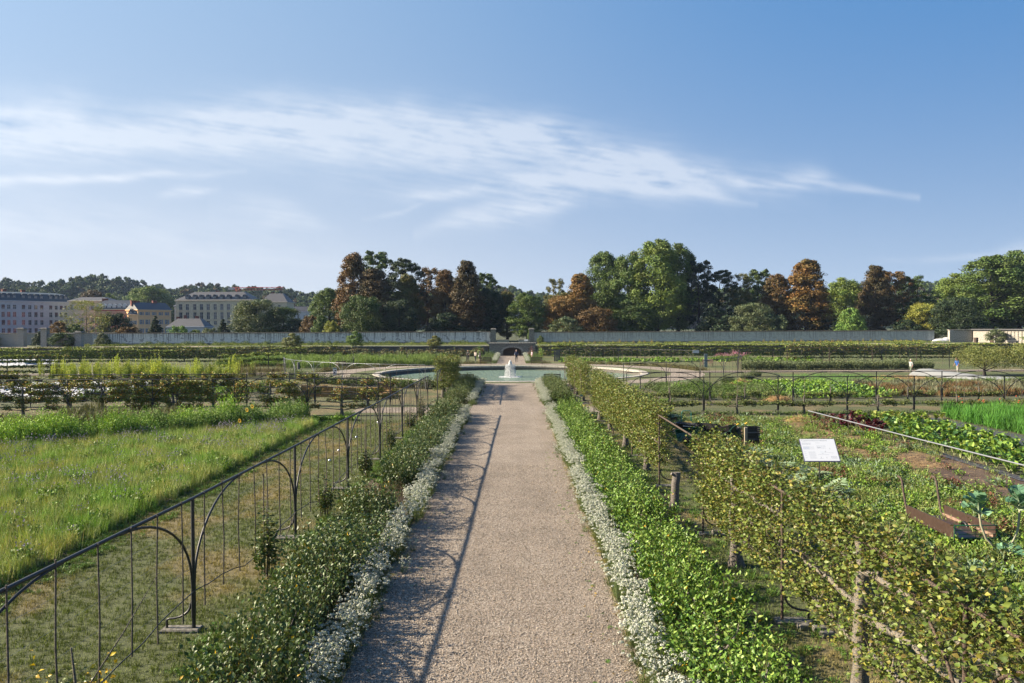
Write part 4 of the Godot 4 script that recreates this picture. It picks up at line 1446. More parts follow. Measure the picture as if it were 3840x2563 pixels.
	# houses further back
	house("white house with a grey roof right of the mansion", Vector3(-112.0, 2.0, -400), 0.25, 13.0, {
		"called": "white_house", "cols": [2.0, 5.0, 8.0, 11.0], "rows": [[3.0, 1.6], [7.3, 1.6]], "ww": 1.0, "depth": 9.0, "eave": 10.5, "roof": [[2.5, 3.2, 2.6]], "wall": mat(Color(0.66, 0.68, 0.72), 0.9), "roofm": M.slate_grey})
	house("pale house with a dark roof behind the white house", Vector3(-104.0, 2.0, -420), -0.1, 12.0, {
		"called": "white_house", "cols": [2.0, 5.0, 8.0, 10.6], "rows": [[5.0, 1.6], [9.3, 1.5]], "ww": 1.0, "depth": 9.0, "eave": 12.2, "roof": [[1.0, 2.4, 2.2]], "wall": mat(Color(0.55, 0.53, 0.48), 0.9), "roofm": M.slate, "chimneys": [[3.0, 1.6, 1.4, 1.0]]})
	house("small grey house between the orange house and the mansion", Vector3(-162.0, 1.5, -385), 0.0, 9.0, {
		"called": "grey_house", "cols": [2.0, 4.5, 7.0], "rows": [[8.8, 1.4], [11.8, 1.2]], "ww": 1.2, "depth": 8.0, "eave": 13.8, "roof": [[0.5, 1.0, 0.5]], "wall": mat(Color(0.50, 0.50, 0.50), 0.9), "roofm": M.slate_grey})
	house("white house showing between the trees behind the gap", Vector3(-2.2, 2.0, -500), 0.0, 5.5, {
		"called": "white_house", "cols": [1.5, 4.0], "rows": [[12.0, 1.6], [15.5, 1.5]], "ww": 1.0, "depth": 8.0, "eave": 19.0, "roof": [[0.8, 2.5, 2.2]], "wall": mat(Color(0.72, 0.73, 0.75), 0.9), "roofm": M.slate_grey})
	# red crane lying behind the mansion's roof
	var cr := thing("construction_crane", "red and white crane jib behind the mansion roof", "crane", Vector3(-134.0, 1.0, -392))
	var tw := MB.new()
	for x in [-0.7, 0.7]:
		for z in [-0.7, 0.7]:
			tw.tube([Vector3(x, 0, z), Vector3(x, 23.0, z)], [0.12], 4)
	for k in 15:
		tw.tube([Vector3(-0.7, k * 1.5, 0.7), Vector3(0.7, (k + 1) * 1.5, 0.7)], [0.07], 4)
	part(cr, "mast", tw.mesh(), mat(Color(0.5, 0.05, 0.04), 0.6))
	var jib := MB.new()
	for y in [22.2, 23.4]:
		jib.tube([Vector3(-2.5, y, 0), Vector3(22, y, 0)], [0.14], 4)
	for k in 20:
		var s := 1.2 if k % 2 == 0 else 0.0
		jib.tube([Vector3(-2.5 + k * 1.2, 22.2 + s, 0), Vector3(-1.3 + k * 1.2, 23.4 - s, 0)], [0.10], 4)
	part(cr, "jib", jib.mesh(), mat(Color(0.5, 0.05, 0.04), 0.6))
	part(cr, "counterweight", box_mesh(Vector3(3.0, 1.0, 1.2), Vector3(-3.0, 22.9, 0)), mat(Color(0.65, 0.6, 0.58), 0.7))
	house("modern slab block seen past the mansion's left side", Vector3(-172.0, 1.5, -410), 0.0, 12.0, {
		"called": "slab_block", "cols": [1.8, 4.4, 7.0, 9.6], "rows": [[11.5, 1.4]], "ww": 1.8, "depth": 10.0, "eave": 14.8, "roof": [[0.3, 0.3, 0.3]], "wall": mat(Color(0.48, 0.47, 0.44), 0.9), "roofm": M.slate_grey})


# ---------------------------------------------------------------- plant building blocks
# upright leafy shoots from an oval footprint
func shoots(seed_: int, n: int, rx: float, rz: float, h: float, lp: int, ll: float, lw: float, cols: Array, lean := 0.35, from := 0.15, up := 0.5, stem := Color(0.10, 0.09, 0.05)) -> ArrayMesh:
	R.seed = seed_
	var b := MB.new()
	for k in n:
		var a := R.randf() * TAU
		var q := sqrt(R.randf())
		var base := Vector3(cos(a) * q * rx * 0.8, 0, sin(a) * q * rz * 0.8)
		var hh := h * rr(0.55, 1.08) * (1.0 - 0.5 * q * q)
		var out := Vector3(cos(a) * rx, 0, sin(a) * rz).normalized()
		var tip := base + Vector3(0, hh, 0) + (out * q + Vector3(rr(-0.5, 0.5), 0, rr(-0.5, 0.5))) * lean * hh
		var d := (tip - base).normalized()
		b.blade(base, d, d.cross(Vector3(rr(-1, 1), 0.1, rr(-1, 1))).normalized(), base.distance_to(tip), 0.012, Vector3.ZERO, stem)
		var g := R.randf() * TAU
		for i in lp:
			var t := lerpf(from, 1.0, (i + R.randf()) / lp)
			var p := base.lerp(tip, t)
			g += 2.4
			var dir := (Vector3(cos(g), rr(up - 0.35, up + 0.35), sin(g)) + d * 0.35).normalized()
			var s := rr(0.7, 1.2) * (1.0 - 0.25 * t)
			b.leaf(p, dir, (rdir() * 0.75 + Vector3(0, 0.6, 0)).normalized(), ll * s, lw * s, tint(cols))
	return b.mesh()


# tiers of leafy spurs trained flat along x
func trained(seed_: int, half: float, tiers: Array, shoot: float, thick: float, per_m: float, lp: int, ll: float, lw: float, cols: Array, gaps := 0.0) -> ArrayMesh:
	R.seed = seed_
	var b := MB.new()
	var hole := noise(0.6, seed_, FastNoiseLite.TYPE_SIMPLEX_SMOOTH, 2)
	for y in tiers:
		var n := int(2.0 * half * per_m)
		for k in n:
			var x := rr(-half, half)
			if gaps > 0.0 and hole.get_noise_2d(x * 1.3, y * 3.0) < gaps - 0.5:
				continue
			var base := Vector3(x, y + rr(-0.06, 0.06), rr(-0.12, 0.12))
			var l := shoot * rr(0.4, 1.15)
			var tip := base + Vector3(rr(-0.3, 0.3) * l, l * rr(0.55, 1.0), rr(-1, 1) * thick)
			if R.randf() < 0.25:
				tip.y = base.y - l * 0.25
			var d := (tip - base).normalized()
			b.blade(base, d, d.cross(Vector3(rr(-1, 1), 0.1, rr(-1, 1))).normalized(), base.distance_to(tip), 0.009, Vector3.ZERO, Color(0.13, 0.10, 0.07))
			var g := R.randf() * TAU
			for i in lp:
				var p := base.lerp(tip, lerpf(0.1, 1.0, (i + R.randf()) / lp))
				g += 2.4
				var dir := Vector3(cos(g), rr(-0.5, 0.5), sin(g)).normalized()
				var s := rr(0.65, 1.2)
				b.leaf(p + dir * 0.03, dir, (rdir() + Vector3(0, 0.3, 0)).normalized(), ll * s, lw * s, tint(cols, 0.28), 0.25)
	return b.mesh()


func arms(half: float, tiers: Array, h: float, r0: float, seed_: int, low := 0.12) -> ArrayMesh:
	R.seed = seed_
	var b := MB.new()
	var pts := []
	var rad := []
	for k in 9:
		var u := k / 8.0
		pts.append(Vector3(rr(-0.035, 0.035), h * u - 0.03, rr(-0.035, 0.035)))
		rad.append(r0 * (1.5 if k == 0 else (1.15 if k == 1 else 1.0)) * (1.0 - 0.45 * u) * rr(0.88, 1.14))
	b.tube(pts, rad, 8)
	for y in tiers:
		for s in [-1, 1]:
			var ap := []
			var ar := []
			var m := 9
			for k in m:
				var u := float(k) / (m - 1)
				var rise := low * (1.0 - pow(1.0 - u, 3.0))
				ap.append(Vector3(s * half * u, y - low + rise + rr(-0.03, 0.03), rr(-0.045, 0.045)))
				ar.append(r0 * lerpf(0.42, 0.16, u) * rr(0.8, 1.25))
			b.tube(ap, ar, 6)
			for k in int(half * 2.5):   # spurs
				var x: float = s * rr(0.2, half)
				b.tube([Vector3(x, y - 0.02, 0), Vector3(x + rr(-0.06, 0.06), y + rr(0.08, 0.2), rr(-0.1, 0.1))], [r0 * 0.22, r0 * 0.08], 5, Color.WHITE, false)
	return b.mesh()


# a bed of one plant on a jittered grid
func bed(called: String, label: String, category: String, meshes: Array, m: Material, x0: float, x1: float, z0: float, z1: float, step: Vector2, jit: float, s0: float, s1: float, shade := [], skip := 0.0) -> Node3D:
	var t := thing(called, label, category)
	t.set_meta("kind", "stuff")
	var sets := []
	var cols := []
	for k in meshes.size():
		sets.append([])
		cols.append([])
	var gap := noise(0.35, int(absf(x0) * 7.0 + absf(z0)), FastNoiseLite.TYPE_SIMPLEX_SMOOTH, 2)
	var z := z0
	while z <= z1:
		var x := x0
		while x <= x1:
			var px := x + rr(-jit, jit) * step.x
			var pz := z + rr(-jit, jit) * step.y
			x += step.x
			if not seen(px, pz, 3.0) or (skip > 0.0 and gap.get_noise_2d(px, pz) < skip - 0.5):
				continue
			var k := R.randi() % meshes.size()
			sets[k].append(spot(px, 0.0, pz, rr(s0, s1), 0.12))
			var f := rr(0.78, 1.22)
			var c: Color = pick(shade) if shade.size() > 0 else Color.WHITE
			cols[k].append(Color(c.r * f, c.g * f, c.b * f))
		z += step.y
	for k in meshes.size():
		if sets[k].size() > 0:
			scatter(t, "plants", meshes[k], m, sets[k], cols[k])
	return t


func blob(seed_: int, r: float, h: float, n: int, size: float, cols: Array) -> ArrayMesh:
	R.seed = seed_
	var b := MB.new()
	for i in n:
		var d := rdir()
		d.y = absf(d.y)
		var lump := 1.0 + 0.25 * sin(d.x * 6.0 + seed_) * cos(d.z * 5.0)
		var p := d * Vector3(r, h, r) * rr(0.5, 1.05) * lump
		b.chip(p, (d + rdir() * 0.8).normalized(), rdir(), size * rr(0.6, 1.3), size * 0.6, tint(cols))
	return b.mesh()


# feathery plant: hair-thin upright blades
func feather(seed_: int, r: float, h: float, n: int, w: float, cols: Array, lean := 0.5) -> ArrayMesh:
	R.seed = seed_
	var b := MB.new()
	for i in n:
		var a := R.randf() * TAU
		var q := sqrt(R.randf()) * r
		var d := Vector3(rr(-lean, lean), 1, rr(-lean, lean)).normalized()
		b.blade(Vector3(cos(a) * q, rr(0.0, 0.5) * h, sin(a) * q), d, Vector3(cos(a * 3.0), 0, sin(a * 3.0)), h * rr(0.3, 0.6), w, Vector3(rr(-0.1, 0.1), rr(-0.06, 0.0), rr(-0.1, 0.1)) * h, tint(cols))
	return b.mesh()


var GREENS := [Color(0.085, 0.15, 0.03), Color(0.11, 0.18, 0.035), Color(0.07, 0.12, 0.03)]
var BRIGHT := [Color(0.16, 0.27, 0.04), Color(0.20, 0.31, 0.05), Color(0.12, 0.22, 0.035)]
var GREYG := [Color(0.13, 0.16, 0.09), Color(0.17, 0.20, 0.12), Color(0.10, 0.13, 0.065)]
var BROWNG := [Color(0.15, 0.11, 0.05), Color(0.11, 0.11, 0.04), Color(0.19, 0.12, 0.05)]
var DARKG := [Color(0.04, 0.07, 0.022), Color(0.06, 0.095, 0.03), Color(0.05, 0.08, 0.02)]


func bench(label: String, at: Vector3, turn: float) -> void:
	var t := thing("garden_bench", label, "bench", at, turn, "slatted wooden garden benches")
	for k in 4:
		part(t, "seat_slat", box_mesh(Vector3(1.5, 0.035, 0.09), Vector3(0, 0.43, -0.16 + k * 0.115)), M.teak)
	for k in 16:
		part(t, "back_slat", box_mesh(Vector3(0.045, 0.40, 0.025), Vector3(-0.68 + k * 0.0905, 0.70, -0.24)), M.teak)
	part(t, "back_rail", box_mesh(Vector3(1.52, 0.07, 0.05), Vector3(0, 0.93, -0.24)), M.teak)
	part(t, "back_rail", box_mesh(Vector3(1.5, 0.05, 0.045), Vector3(0, 0.50, -0.24)), M.teak)
	for x in [-0.74, 0.74]:
		part(t, "leg", box_mesh(Vector3(0.06, 0.62, 0.06), Vector3(x, 0.31, 0.22)), M.teak)
		part(t, "leg", box_mesh(Vector3(0.06, 0.96, 0.06), Vector3(x, 0.48, -0.245)), M.teak)
		part(t, "armrest", box_mesh(Vector3(0.07, 0.035, 0.52), Vector3(x, 0.635, -0.01)), M.teak)


func build_far_garden() -> void:
	# tiered trees clipped flat, in rows
	var fol := [trained(601, 2.6, [0.45, 1.0, 1.55, 2.1], 0.20, 0.2, 24, 4, 0.19, 0.13, [Color(0.21, 0.26, 0.07), Color(0.26, 0.27, 0.09), Color(0.17, 0.23, 0.055), Color(0.13, 0.17, 0.045)]), trained(602, 2.6, [0.4, 0.95, 1.5, 2.05], 0.26, 0.26, 24, 4, 0.19, 0.13, GREENS + BROWNG + [Color(0.26, 0.29, 0.10), Color(0.31, 0.26, 0.09), Color(0.22, 0.26, 0.08)] + GREYG)]
	var trunk := arms(2.4, [0.45, 1.0, 1.55, 2.1], 2.1, 0.075, 603)
	var rows := [
		[-92.0, -28.0, -140.3, 5.4, 0.85, 1, "below the left terrace wall"],
		[-86.0, -34.0, -128.0, 5.6, 0.95, 1, "in the second row off the left terrace wall"],
		[-74.0, -46.0, -116.5, 5.6, 0.95, 0, "in the third row off the left terrace wall"],
		[-56.0, -50.0, -89.0, 4.6, 1.08, 0, "beside the cross path at the far left"],
		[-30.8, -27.0, -89.0, 3.7, 1.05, 0, "at the cross path right of the goldenrod"],
		[7.0, 84.0, -138.5, 5.5, 0.86, 1, "below the right terrace wall"],
		[9.0, 76.0, -130.5, 5.5, 1.0, 0, "in the second row off the right terrace wall"],
		[43.0, 66.0, -119.0, 5.7, 1.0, 1, "in the third row off the right terrace wall"]]
	for r in rows:
		var x: float = r[0]
		var i := 0
		while x <= r[1]:
			var t := thing("espalier_tree", "tiered tree %s, %s from the left" % [r[6], ORD[i]], "espalier", Vector3(x, 0, r[2] + rr(-0.2, 0.2)), 0.0 if R.randf() < 0.5 else PI, "flat-trained trees in the far plots")
			var s: float = r[4] * rr(0.94, 1.06)
			t.scale = Vector3(r[3] / 5.2, s, 1.3)
			part(t, "trunk", trunk, M.bark)
			part(t, "foliage", fol[(r[5] + i) % 2 if R.randf() < 0.3 else r[5]], M.leaf_matt, Vector3.ZERO, "stuff")
			x += r[3]
			i += 1
	# asparagus, gone to fern
	var asp := [feather(611, 0.5, 1.35, 150, 0.035, [Color(0.17, 0.24, 0.07), Color(0.20, 0.27, 0.09), Color(0.13, 0.20, 0.05)]), feather(612, 0.55, 1.25, 150, 0.035, [Color(0.19, 0.26, 0.08), Color(0.15, 0.22, 0.06)])]
	bed("asparagus_bed", "pale feathery asparagus filling the plot behind the left benches", "asparagus", asp, M.leaf_matt, -40, -10.5, -125, -107.5, Vector2(0.85, 1.1), 0.5, 0.8, 1.15)
	bed("asparagus_bed", "pale feathery asparagus strip beyond the espaliers at the left", "asparagus", asp, M.leaf_matt, -30, -22.5, -107, -103.5, Vector2(0.9, 1.1), 0.5, 0.7, 1.0)
	# wall-foot plants and vines on the terrace
	var vine := [blob(621, 0.7, 0.75, 160, 0.16, GREENS + GREYG), blob(622, 0.6, 0.6, 140, 0.15, GREYG + BROWNG)]
	var vt := thing("wall_foot_planting", "leafy bushes and vines along the foot of the streaked wall", "plants", Vector3(0, 1.72, 0))
	vt.set_meta("kind", "stuff")
	var xf := []
	for i in 190:
		var x := rr(-82, -5.5)
		xf.append(spot(x, 0.0, -158.3 + rr(-0.4, 0.7), rr(0.5, 1.25)))
	scatter(vt, "plants", vine[0], M.leaf_matt, xf)
	var vt2 := thing("vine_row", "young yellowing vines planted along the foot of the right wall", "plants", Vector3(0, 1.72, 0))
	vt2.set_meta("kind", "stuff")
	var ym := blob(623, 0.38, 0.75, 90, 0.14, [Color(0.30, 0.25, 0.05), Color(0.20, 0.21, 0.05), Color(0.30, 0.17, 0.04)])
	xf = []
	for i in 62:
		if i > 18 and i < 36:
			continue
		xf.append(spot(5.0 + i * 1.22 + rr(-0.15, 0.15), 0.0, -157.6 + rr(-0.2, 0.2), rr(0.75, 1.2)))
	scatter(vt2, "plants", ym, M.leaf_matt, xf)
	var wg := feather(624, 0.4, 0.4, 60, 0.03, [Color(0.16, 0.21, 0.05), Color(0.22, 0.22, 0.08), Color(0.12, 0.17, 0.04)])
	xf = []
	for i in 900:
		var x := rr(-84, 84)
		if absf(x) > 5.0:
			xf.append(spot(x, 1.72, -rr(154.5, 158.8), rr(0.6, 1.4)))
	stuff("tall_grass", wg, M.leaf_matt, xf, "unmown grass in front of the terrace garden walls", "grass")
	# hanging growth over the retaining wall
	xf = []
	for i in 420:
		var x := rr(-96, -6.0) if R.randf() < 0.6 else rr(5.5, 84)
		xf.append(spot(x, rr(0.15, 0.8), -142.4 + rr(-0.1, 0.4), rr(0.6, 1.2)))
	for i in 170:
		xf.append(spot(rr(-50, -5.5), rr(0.0, 0.5), -141.6 + rr(-0.3, 0.5), rr(1.0, 1.9)))
	stuff("wall_creeper", vine[1], M.leaf_matt, xf, "yellowing creepers growing along the terrace wall", "creeper")
	# single bushes on the terrace edge
	var bm := [crown(631, 2.6, 3.4, 0.0, "bush", 34, 90, 0.20), limbs(632, 2.6, 3.4, 0.05, 0.06, 12)]
	for e in [[-28.3, -143.9, 1.05, 1.0, Color(0.12, 0.19, 0.04), 1.72, "bright green bush standing on the terrace edge left of the gateway"], [-39.5, -143.8, 1.0, 1.15, Color(0.19, 0.20, 0.075), 1.5, "pale olive bush hanging over the terrace edge at the left"], [-14.0, -143.4, 0.85, 0.9, Color(0.17, 0.17, 0.05), 1.4, "yellowish bush leaning over the terrace wall near the gateway"], [5.3, -158.0, 0.62, 0.5, Color(0.11, 0.15, 0.045), 1.72, "small round bush by the right gate pillar"]]:
		var t := thing("terrace_bush", e[6], "shrub", Vector3(e[0], e[5], e[1]))
		t.scale = Vector3(e[3], e[2], e[3])
		part(t, "stems", bm[1], M.bark_dark)
		part(t, "foliage", bm[0], leafmat(e[4]))
	var iv := thing("ivy_column", "ivy climbing the left side of the right gate pillar", "climber", Vector3(2.95, 1.72, -159.6))
	part(iv, "foliage", blob(633, 0.32, 2.9, 260, 0.2, GREENS), M.leaf)
	# thyme edging round the ring walk, far side
	var th := [blob(641, 0.5, 0.42, 130, 0.09, [Color(0.11, 0.09, 0.045), Color(0.13, 0.12, 0.05), Color(0.09, 0.085, 0.035)])]
	for s in [[0.12, 1.44, "right"], [1.72, 3.02, "left"]]:
		xf = []
		for i in 150:
			var a := -lerpf(s[0], s[1], R.randf())
			var r := rr(21.9, 23.2)
			xf.append(spot(POOL.x + cos(a) * r, 0, POOL.z + sin(a) * r, rr(0.7, 1.2)))
		stuff("thyme_edging", th[0], M.leaf_matt, xf, "low brownish thyme edging round the far %s of the ring walk" % s[2], "herbs")
	# salad beds beyond the ring walk at the right
	var sal := [blob(651, 0.3, 0.28, 60, 0.2, BRIGHT), blob(652, 0.32, 0.24, 60, 0.2, GREENS + BRIGHT)]
	bed("salad_bed", "bright green salad rows beyond the basin at the right", "vegetables", sal, M.leaf, 7, 46, -127, -116, Vector2(0.75, 1.25), 0.3, 0.8, 1.4, [], 0.35)
	var cos_m := feather(653, 0.5, 1.0, 70, 0.03, GREENS)
	bed("cosmos_bed", "pink and lilac flowers behind the grey sign post", "flowers", [cos_m, flower_patch(654, 0.5, 1.0, 46, 0.07, [Color(0.55, 0.25, 0.50), Color(0.62, 0.45, 0.62), Color(0.60, 0.12, 0.30)])], M.leaf_matt, 30.2, 34.6, -120.4, -118.0, Vector2(0.6, 0.8), 0.4, 0.9, 1.2)
	# planting beside the far part of the axis
	var sg := [shoots(661, 60, 0.7, 0.7, 1.35, 9, 0.13, 0.055, GREYG), shoots(662, 60, 0.7, 0.7, 1.25, 9, 0.14, 0.07, GREENS)]
	var n := 0
	for s in [-1, 1]:
		for i in 8:
			var z := -115.0 - i * 3.2
			var t := single("border_shrub", sg[(i + n) % 2], M.leaf_matt, "leafy shrub on the %s of the far walk, %s from the basin" % [["left", "right"][n], ORD[i]], "shrub", Vector3(PX + s * rr(3.3, 3.9), 0, z), "shrubs along the far walk")
			t.scale = Vector3(1.2, rr(0.8, 1.1), 1.2)
		n += 1
	single("red_shrub", blob(663, 0.7, 1.9, 240, 0.16, [Color(0.16, 0.035, 0.02), Color(0.12, 0.05, 0.025)]), M.leaf_matt, "dark red bush right of the arched gate", "shrub", Vector3(3.0, 0, -137.5))
	single("climbing_plant", blob(664, 0.55, 2.3, 260, 0.17, BRIGHT + [Color(0.26, 0.24, 0.05)]), M.leaf, "yellow-green climber right of the far walk", "climber", Vector3(4.4, 0, -131))
	single("climbing_plant", blob(665, 0.6, 2.3, 260, 0.17, BRIGHT + GREENS), M.leaf, "bright green climber left of the far walk", "climber", Vector3(-5.6, 0, -132))
	var chv := chive_clumps()
	n = 0
	for s in [-1, 1]:
		var sets := [[], [], []]
		for i in 170:
			sets[i % 3].append(spot(PX + s * rr(2.15, 2.6), 0, -rr(114, 142), rr(0.9, 1.3)))
		var t := thing("chive_border", "white-flowered chive edging on the %s of the far walk" % ["left", "right"][n], "flowers")
		t.set_meta("kind", "stuff")
		for k in 3:
			scatter(t, "clumps", chv[k], M.petal, sets[k])
		n += 1
	# benches round the basin
	bench("slatted wooden bench left of the far walk beyond the basin", Vector3(-3.9, 0, -111.9), 0.0)
	bench("slatted wooden bench right of the far walk beyond the basin", Vector3(3.2, 0, -111.9), 0.0)
	bench("slatted wooden bench beside the ring walk at the left", Vector3(-21.8, 0, -102.2), 0.9)
	bench("dark bench back showing above the left bushes at the basin's near edge", Vector3(-4.4, 0, -73.6), PI)
	bench("dark bench back showing above the right bushes at the basin's near edge", Vector3(3.5, 0, -73.6), PI)
	bench("wooden bench beside the sign post at the right of the ring walk", Vector3(24.8, 0, -103.5), -0.8)
	# small notices
	board("white notice board on two thin posts beyond the right ring walk", Vector3(26.0, 0, -115.0), 0.9, 0.42, 1.75, 0.0)
	board("white plant notice standing by the left cross path", Vector3(-19.6, 0, -88.2), 0.42, 0.85, 0.85, 0.0)
	board("small white notice on the terrace beside the right gate pillar", Vector3(2.4, 1.72, -156.5), 0.75, 0.35, 0.95, 0.3)
	var tot := MB.new()
	tot.slab(Vector3(0, 0.85, 0), Vector3(0.42, 1.7, 0.08), 0.01)
	single("sign_totem", tot.mesh(), mat(Color(0.22, 0.27, 0.26), 0.6), "tall narrow grey sign post beside the right ring walk", "sign", Vector3(24.2, 0, -101.5))
	var bl := MB.new()
	bl.tube([Vector3(0, 0, 0), Vector3(0, 0.9, 0)], [0.16], 10)
	single("grey_post", bl.mesh(), mat(Color(0.10, 0.105, 0.11), 0.7), "short dark grey post on the lawn by the left ring walk", "post", Vector3(-27.0, 0, -101.0))


func flower_patch(seed_: int, r: float, h: float, n: int, size: float, cols: Array, stem := Color(0.10, 0.14, 0.05)) -> ArrayMesh:
	R.seed = seed_
	var b := MB.new()
	for i in n:
		var a := R.randf() * TAU
		var q := sqrt(R.randf()) * r
		var p := Vector3(cos(a) * q, 0, sin(a) * q)
		var hh := h * rr(0.75, 1.1)
		var d := Vector3(rr(-0.15, 0.15), 1, rr(-0.15, 0.15)).normalized()
		b.blade(p, d, Vector3(cos(a), 0, sin(a)), hh, 0.008, Vector3.ZERO, stem)
		var tip := p + d * hh
		for k in 4:
			b.chip(tip + rdir() * size * 0.25, (Vector3.UP + rdir() * 0.9).normalized(), rdir(), size, size * 0.7, tint(cols, 0.15))
	return b.mesh()


# notice board; its print is a picture of grey lines
func board(label: String, at: Vector3, w: float, h: float, top: float, tilt: float) -> void:
	var t := thing("notice_board", label, "sign", at)
	for x in ([-w * 0.4, w * 0.4] if w > 0.6 else [0.0]):
		var p := MB.new()
		p.tube([Vector3(x, 0, -0.03), Vector3(x, top - h * 0.3, -0.03)], [0.018], 6)
		part(t, "post", p.mesh(), M.iron)
	var pn := MB.new()
	pn.box(Vector3.ZERO, Vector3(w, h, 0.025))
	var o := part(t, "panel", pn.mesh(), M.white_paint, Vector3(0, top - h * 0.5, 0))
	o.rotation.x = -tilt
	if w < 0.6:
		part(o, "heading", box_mesh(Vector3(w * 0.9, h * 0.12, 0.006), Vector3(0, h * 0.42, 0.014)), M.teal_paint)
		part(o, "picture", box_mesh(Vector3(w * 0.4, h * 0.14, 0.006), Vector3(0.05, h * 0.14, 0.014)), M.black_plastic)
		part(o, "picture", box_mesh(Vector3(w * 0.36, h * 0.14, 0.006), Vector3(-0.05, -h * 0.12, 0.014)), M.black_plastic)


# garlic chive clumps: grassy leaves, stalks, white flower heads made of many small florets
var _chives := []


func chive_clumps() -> Array:
	if _chives.size() > 0:
		return _chives
	for v in 3:
		R.seed = 701 + v
		var b := MB.new()
		for k in 34:
			var a := R.randf() * TAU
			var d := Vector3(cos(a) * rr(0.1, 0.75), 1, sin(a) * rr(0.1, 0.75)).normalized()
			b.blade(Vector3(rr(-0.09, 0.09), 0, rr(-0.09, 0.09)), d, Vector3(-sin(a), 0, cos(a)), rr(0.2, 0.38), 0.009, Vector3(cos(a) * 0.08, -0.05, sin(a) * 0.08), tint([Color(0.11, 0.19, 0.04), Color(0.14, 0.21, 0.06), Color(0.22, 0.22, 0.08)]))
		for k in 17:
			var a := R.randf() * TAU
			var q := sqrt(R.randf())
			var d := Vector3(cos(a) * q * 0.42, 1, sin(a) * q * 0.42).normalized()
			var p := Vector3(cos(a) * q * 0.07, 0, sin(a) * q * 0.07)
			var hh := rr(0.36, 0.54)
			b.blade(p, d, Vector3(-sin(a), 0, cos(a)), hh, 0.006, Vector3.ZERO, Color(0.15, 0.22, 0.08))
			var c := p + d * hh
			var hr := rr(0.025, 0.038)
			for i in 20:
				var e := rdir()
				e.y = absf(e.y) * 1.1 - 0.25
				e = (e + d * 0.2).normalized()
				var f := rr(0.8, 1.0)
				b.chip(c + e * Vector3(hr, hr * 0.75, hr), (e + rdir() * 0.35).normalized(), rdir(), 0.023, 0.017, Color(0.70 * f, 0.74 * f, 0.60 * f) if R.randf() < 0.8 else Color(0.36, 0.45, 0.24))
		_chives.append(b.mesh())
	return _chives


# blanket of white fleece lying over rows of plants
func fleece_sheet(x0: float, x1: float, z0: float, z1: float, h: float, seed_: int) -> ArrayMesh:
	var b := MB.new()
	var n1 := noise(0.45, seed_, FastNoiseLite.TYPE_SIMPLEX_SMOOTH, 3)
	var nx := 60
	var nz := 30
	var p := []
	for j in nz + 1:
		for i in nx + 1:
			var u := float(i) / nx
			var w := float(j) / nz
			var x := lerpf(x0, x1, u) + n1.get_noise_2d(w * 40.0, 7.0) * 0.3
			var z := lerpf(z0, z1, w) + n1.get_noise_2d(u * 60.0, 3.0) * 0.3
			var e := minf(minf(u, 1.0 - u) * 12.0, minf(w, 1.0 - w) * 6.0)
			var y := h * (0.5 + 0.5 * absf(sin(w * PI * 5.0))) * clampf(e, 0.0, 1.0) * (0.8 + 0.9 * n1.get_noise_2d(x * 1.3, z * 1.3)) + 0.03
			p.append(Vector3(x, maxf(y, 0.02), z))
	for j in nz:
		for i in nx:
			var a := j * (nx + 1) + i
			b.quad(p[a], p[a + nx + 1], p[a + nx + 2], p[a + 1], Color.WHITE)
	return b.mesh()


func straw_bale_mesh(seed_: int) -> ArrayMesh:
	R.seed = seed_
	var b := MB.new()
	b.box(Vector3(0, 0.22, 0), Vector3(0.98, 0.42, 0.46), Color(0.30, 0.20, 0.085))
	for i in 420:
		var d := rdir()
		var p := Vector3(rr(-0.5, 0.5), rr(0.0, 0.45), rr(-0.24, 0.24))
		var f := R.randi() % 3
		if f == 0:
			p.y = 0.44
		elif f == 1:
			p.z = 0.235 * signf(p.z)
		else:
			p.x = 0.495 * signf(p.x)
		b.blade(p, Vector3(d.x, d.y * 0.35, d.z).normalized(), rdir(), rr(0.06, 0.16), 0.008, rdir() * 0.02, tint([Color(0.42, 0.27, 0.11), Color(0.34, 0.21, 0.085), Color(0.50, 0.35, 0.16)]))
	return b.mesh()


func straw_pile_mesh(seed_: int, r: float, h: float, n: int) -> ArrayMesh:
	R.seed = seed_
	var b := MB.new()
	for i in n:
		var a := R.randf() * TAU
		var q := sqrt(R.randf())
		var p := Vector3(cos(a) * q * r, h * (1.0 - q * q) * rr(0.5, 1.0), sin(a) * q * r * 0.6)
		var d := rdir()
		b.blade(p, Vector3(d.x, d.y * 0.4, d.z).normalized(), rdir(), rr(0.15, 0.35), 0.014, rdir() * 0.05, tint([Color(0.45, 0.31, 0.14), Color(0.36, 0.24, 0.10), Color(0.52, 0.38, 0.20)]))
	b.ball(Vector3.ZERO, Vector3(r * 0.85, h * 0.7, r * 0.5), 10, Color(0.26, 0.17, 0.07))
	return b.mesh()


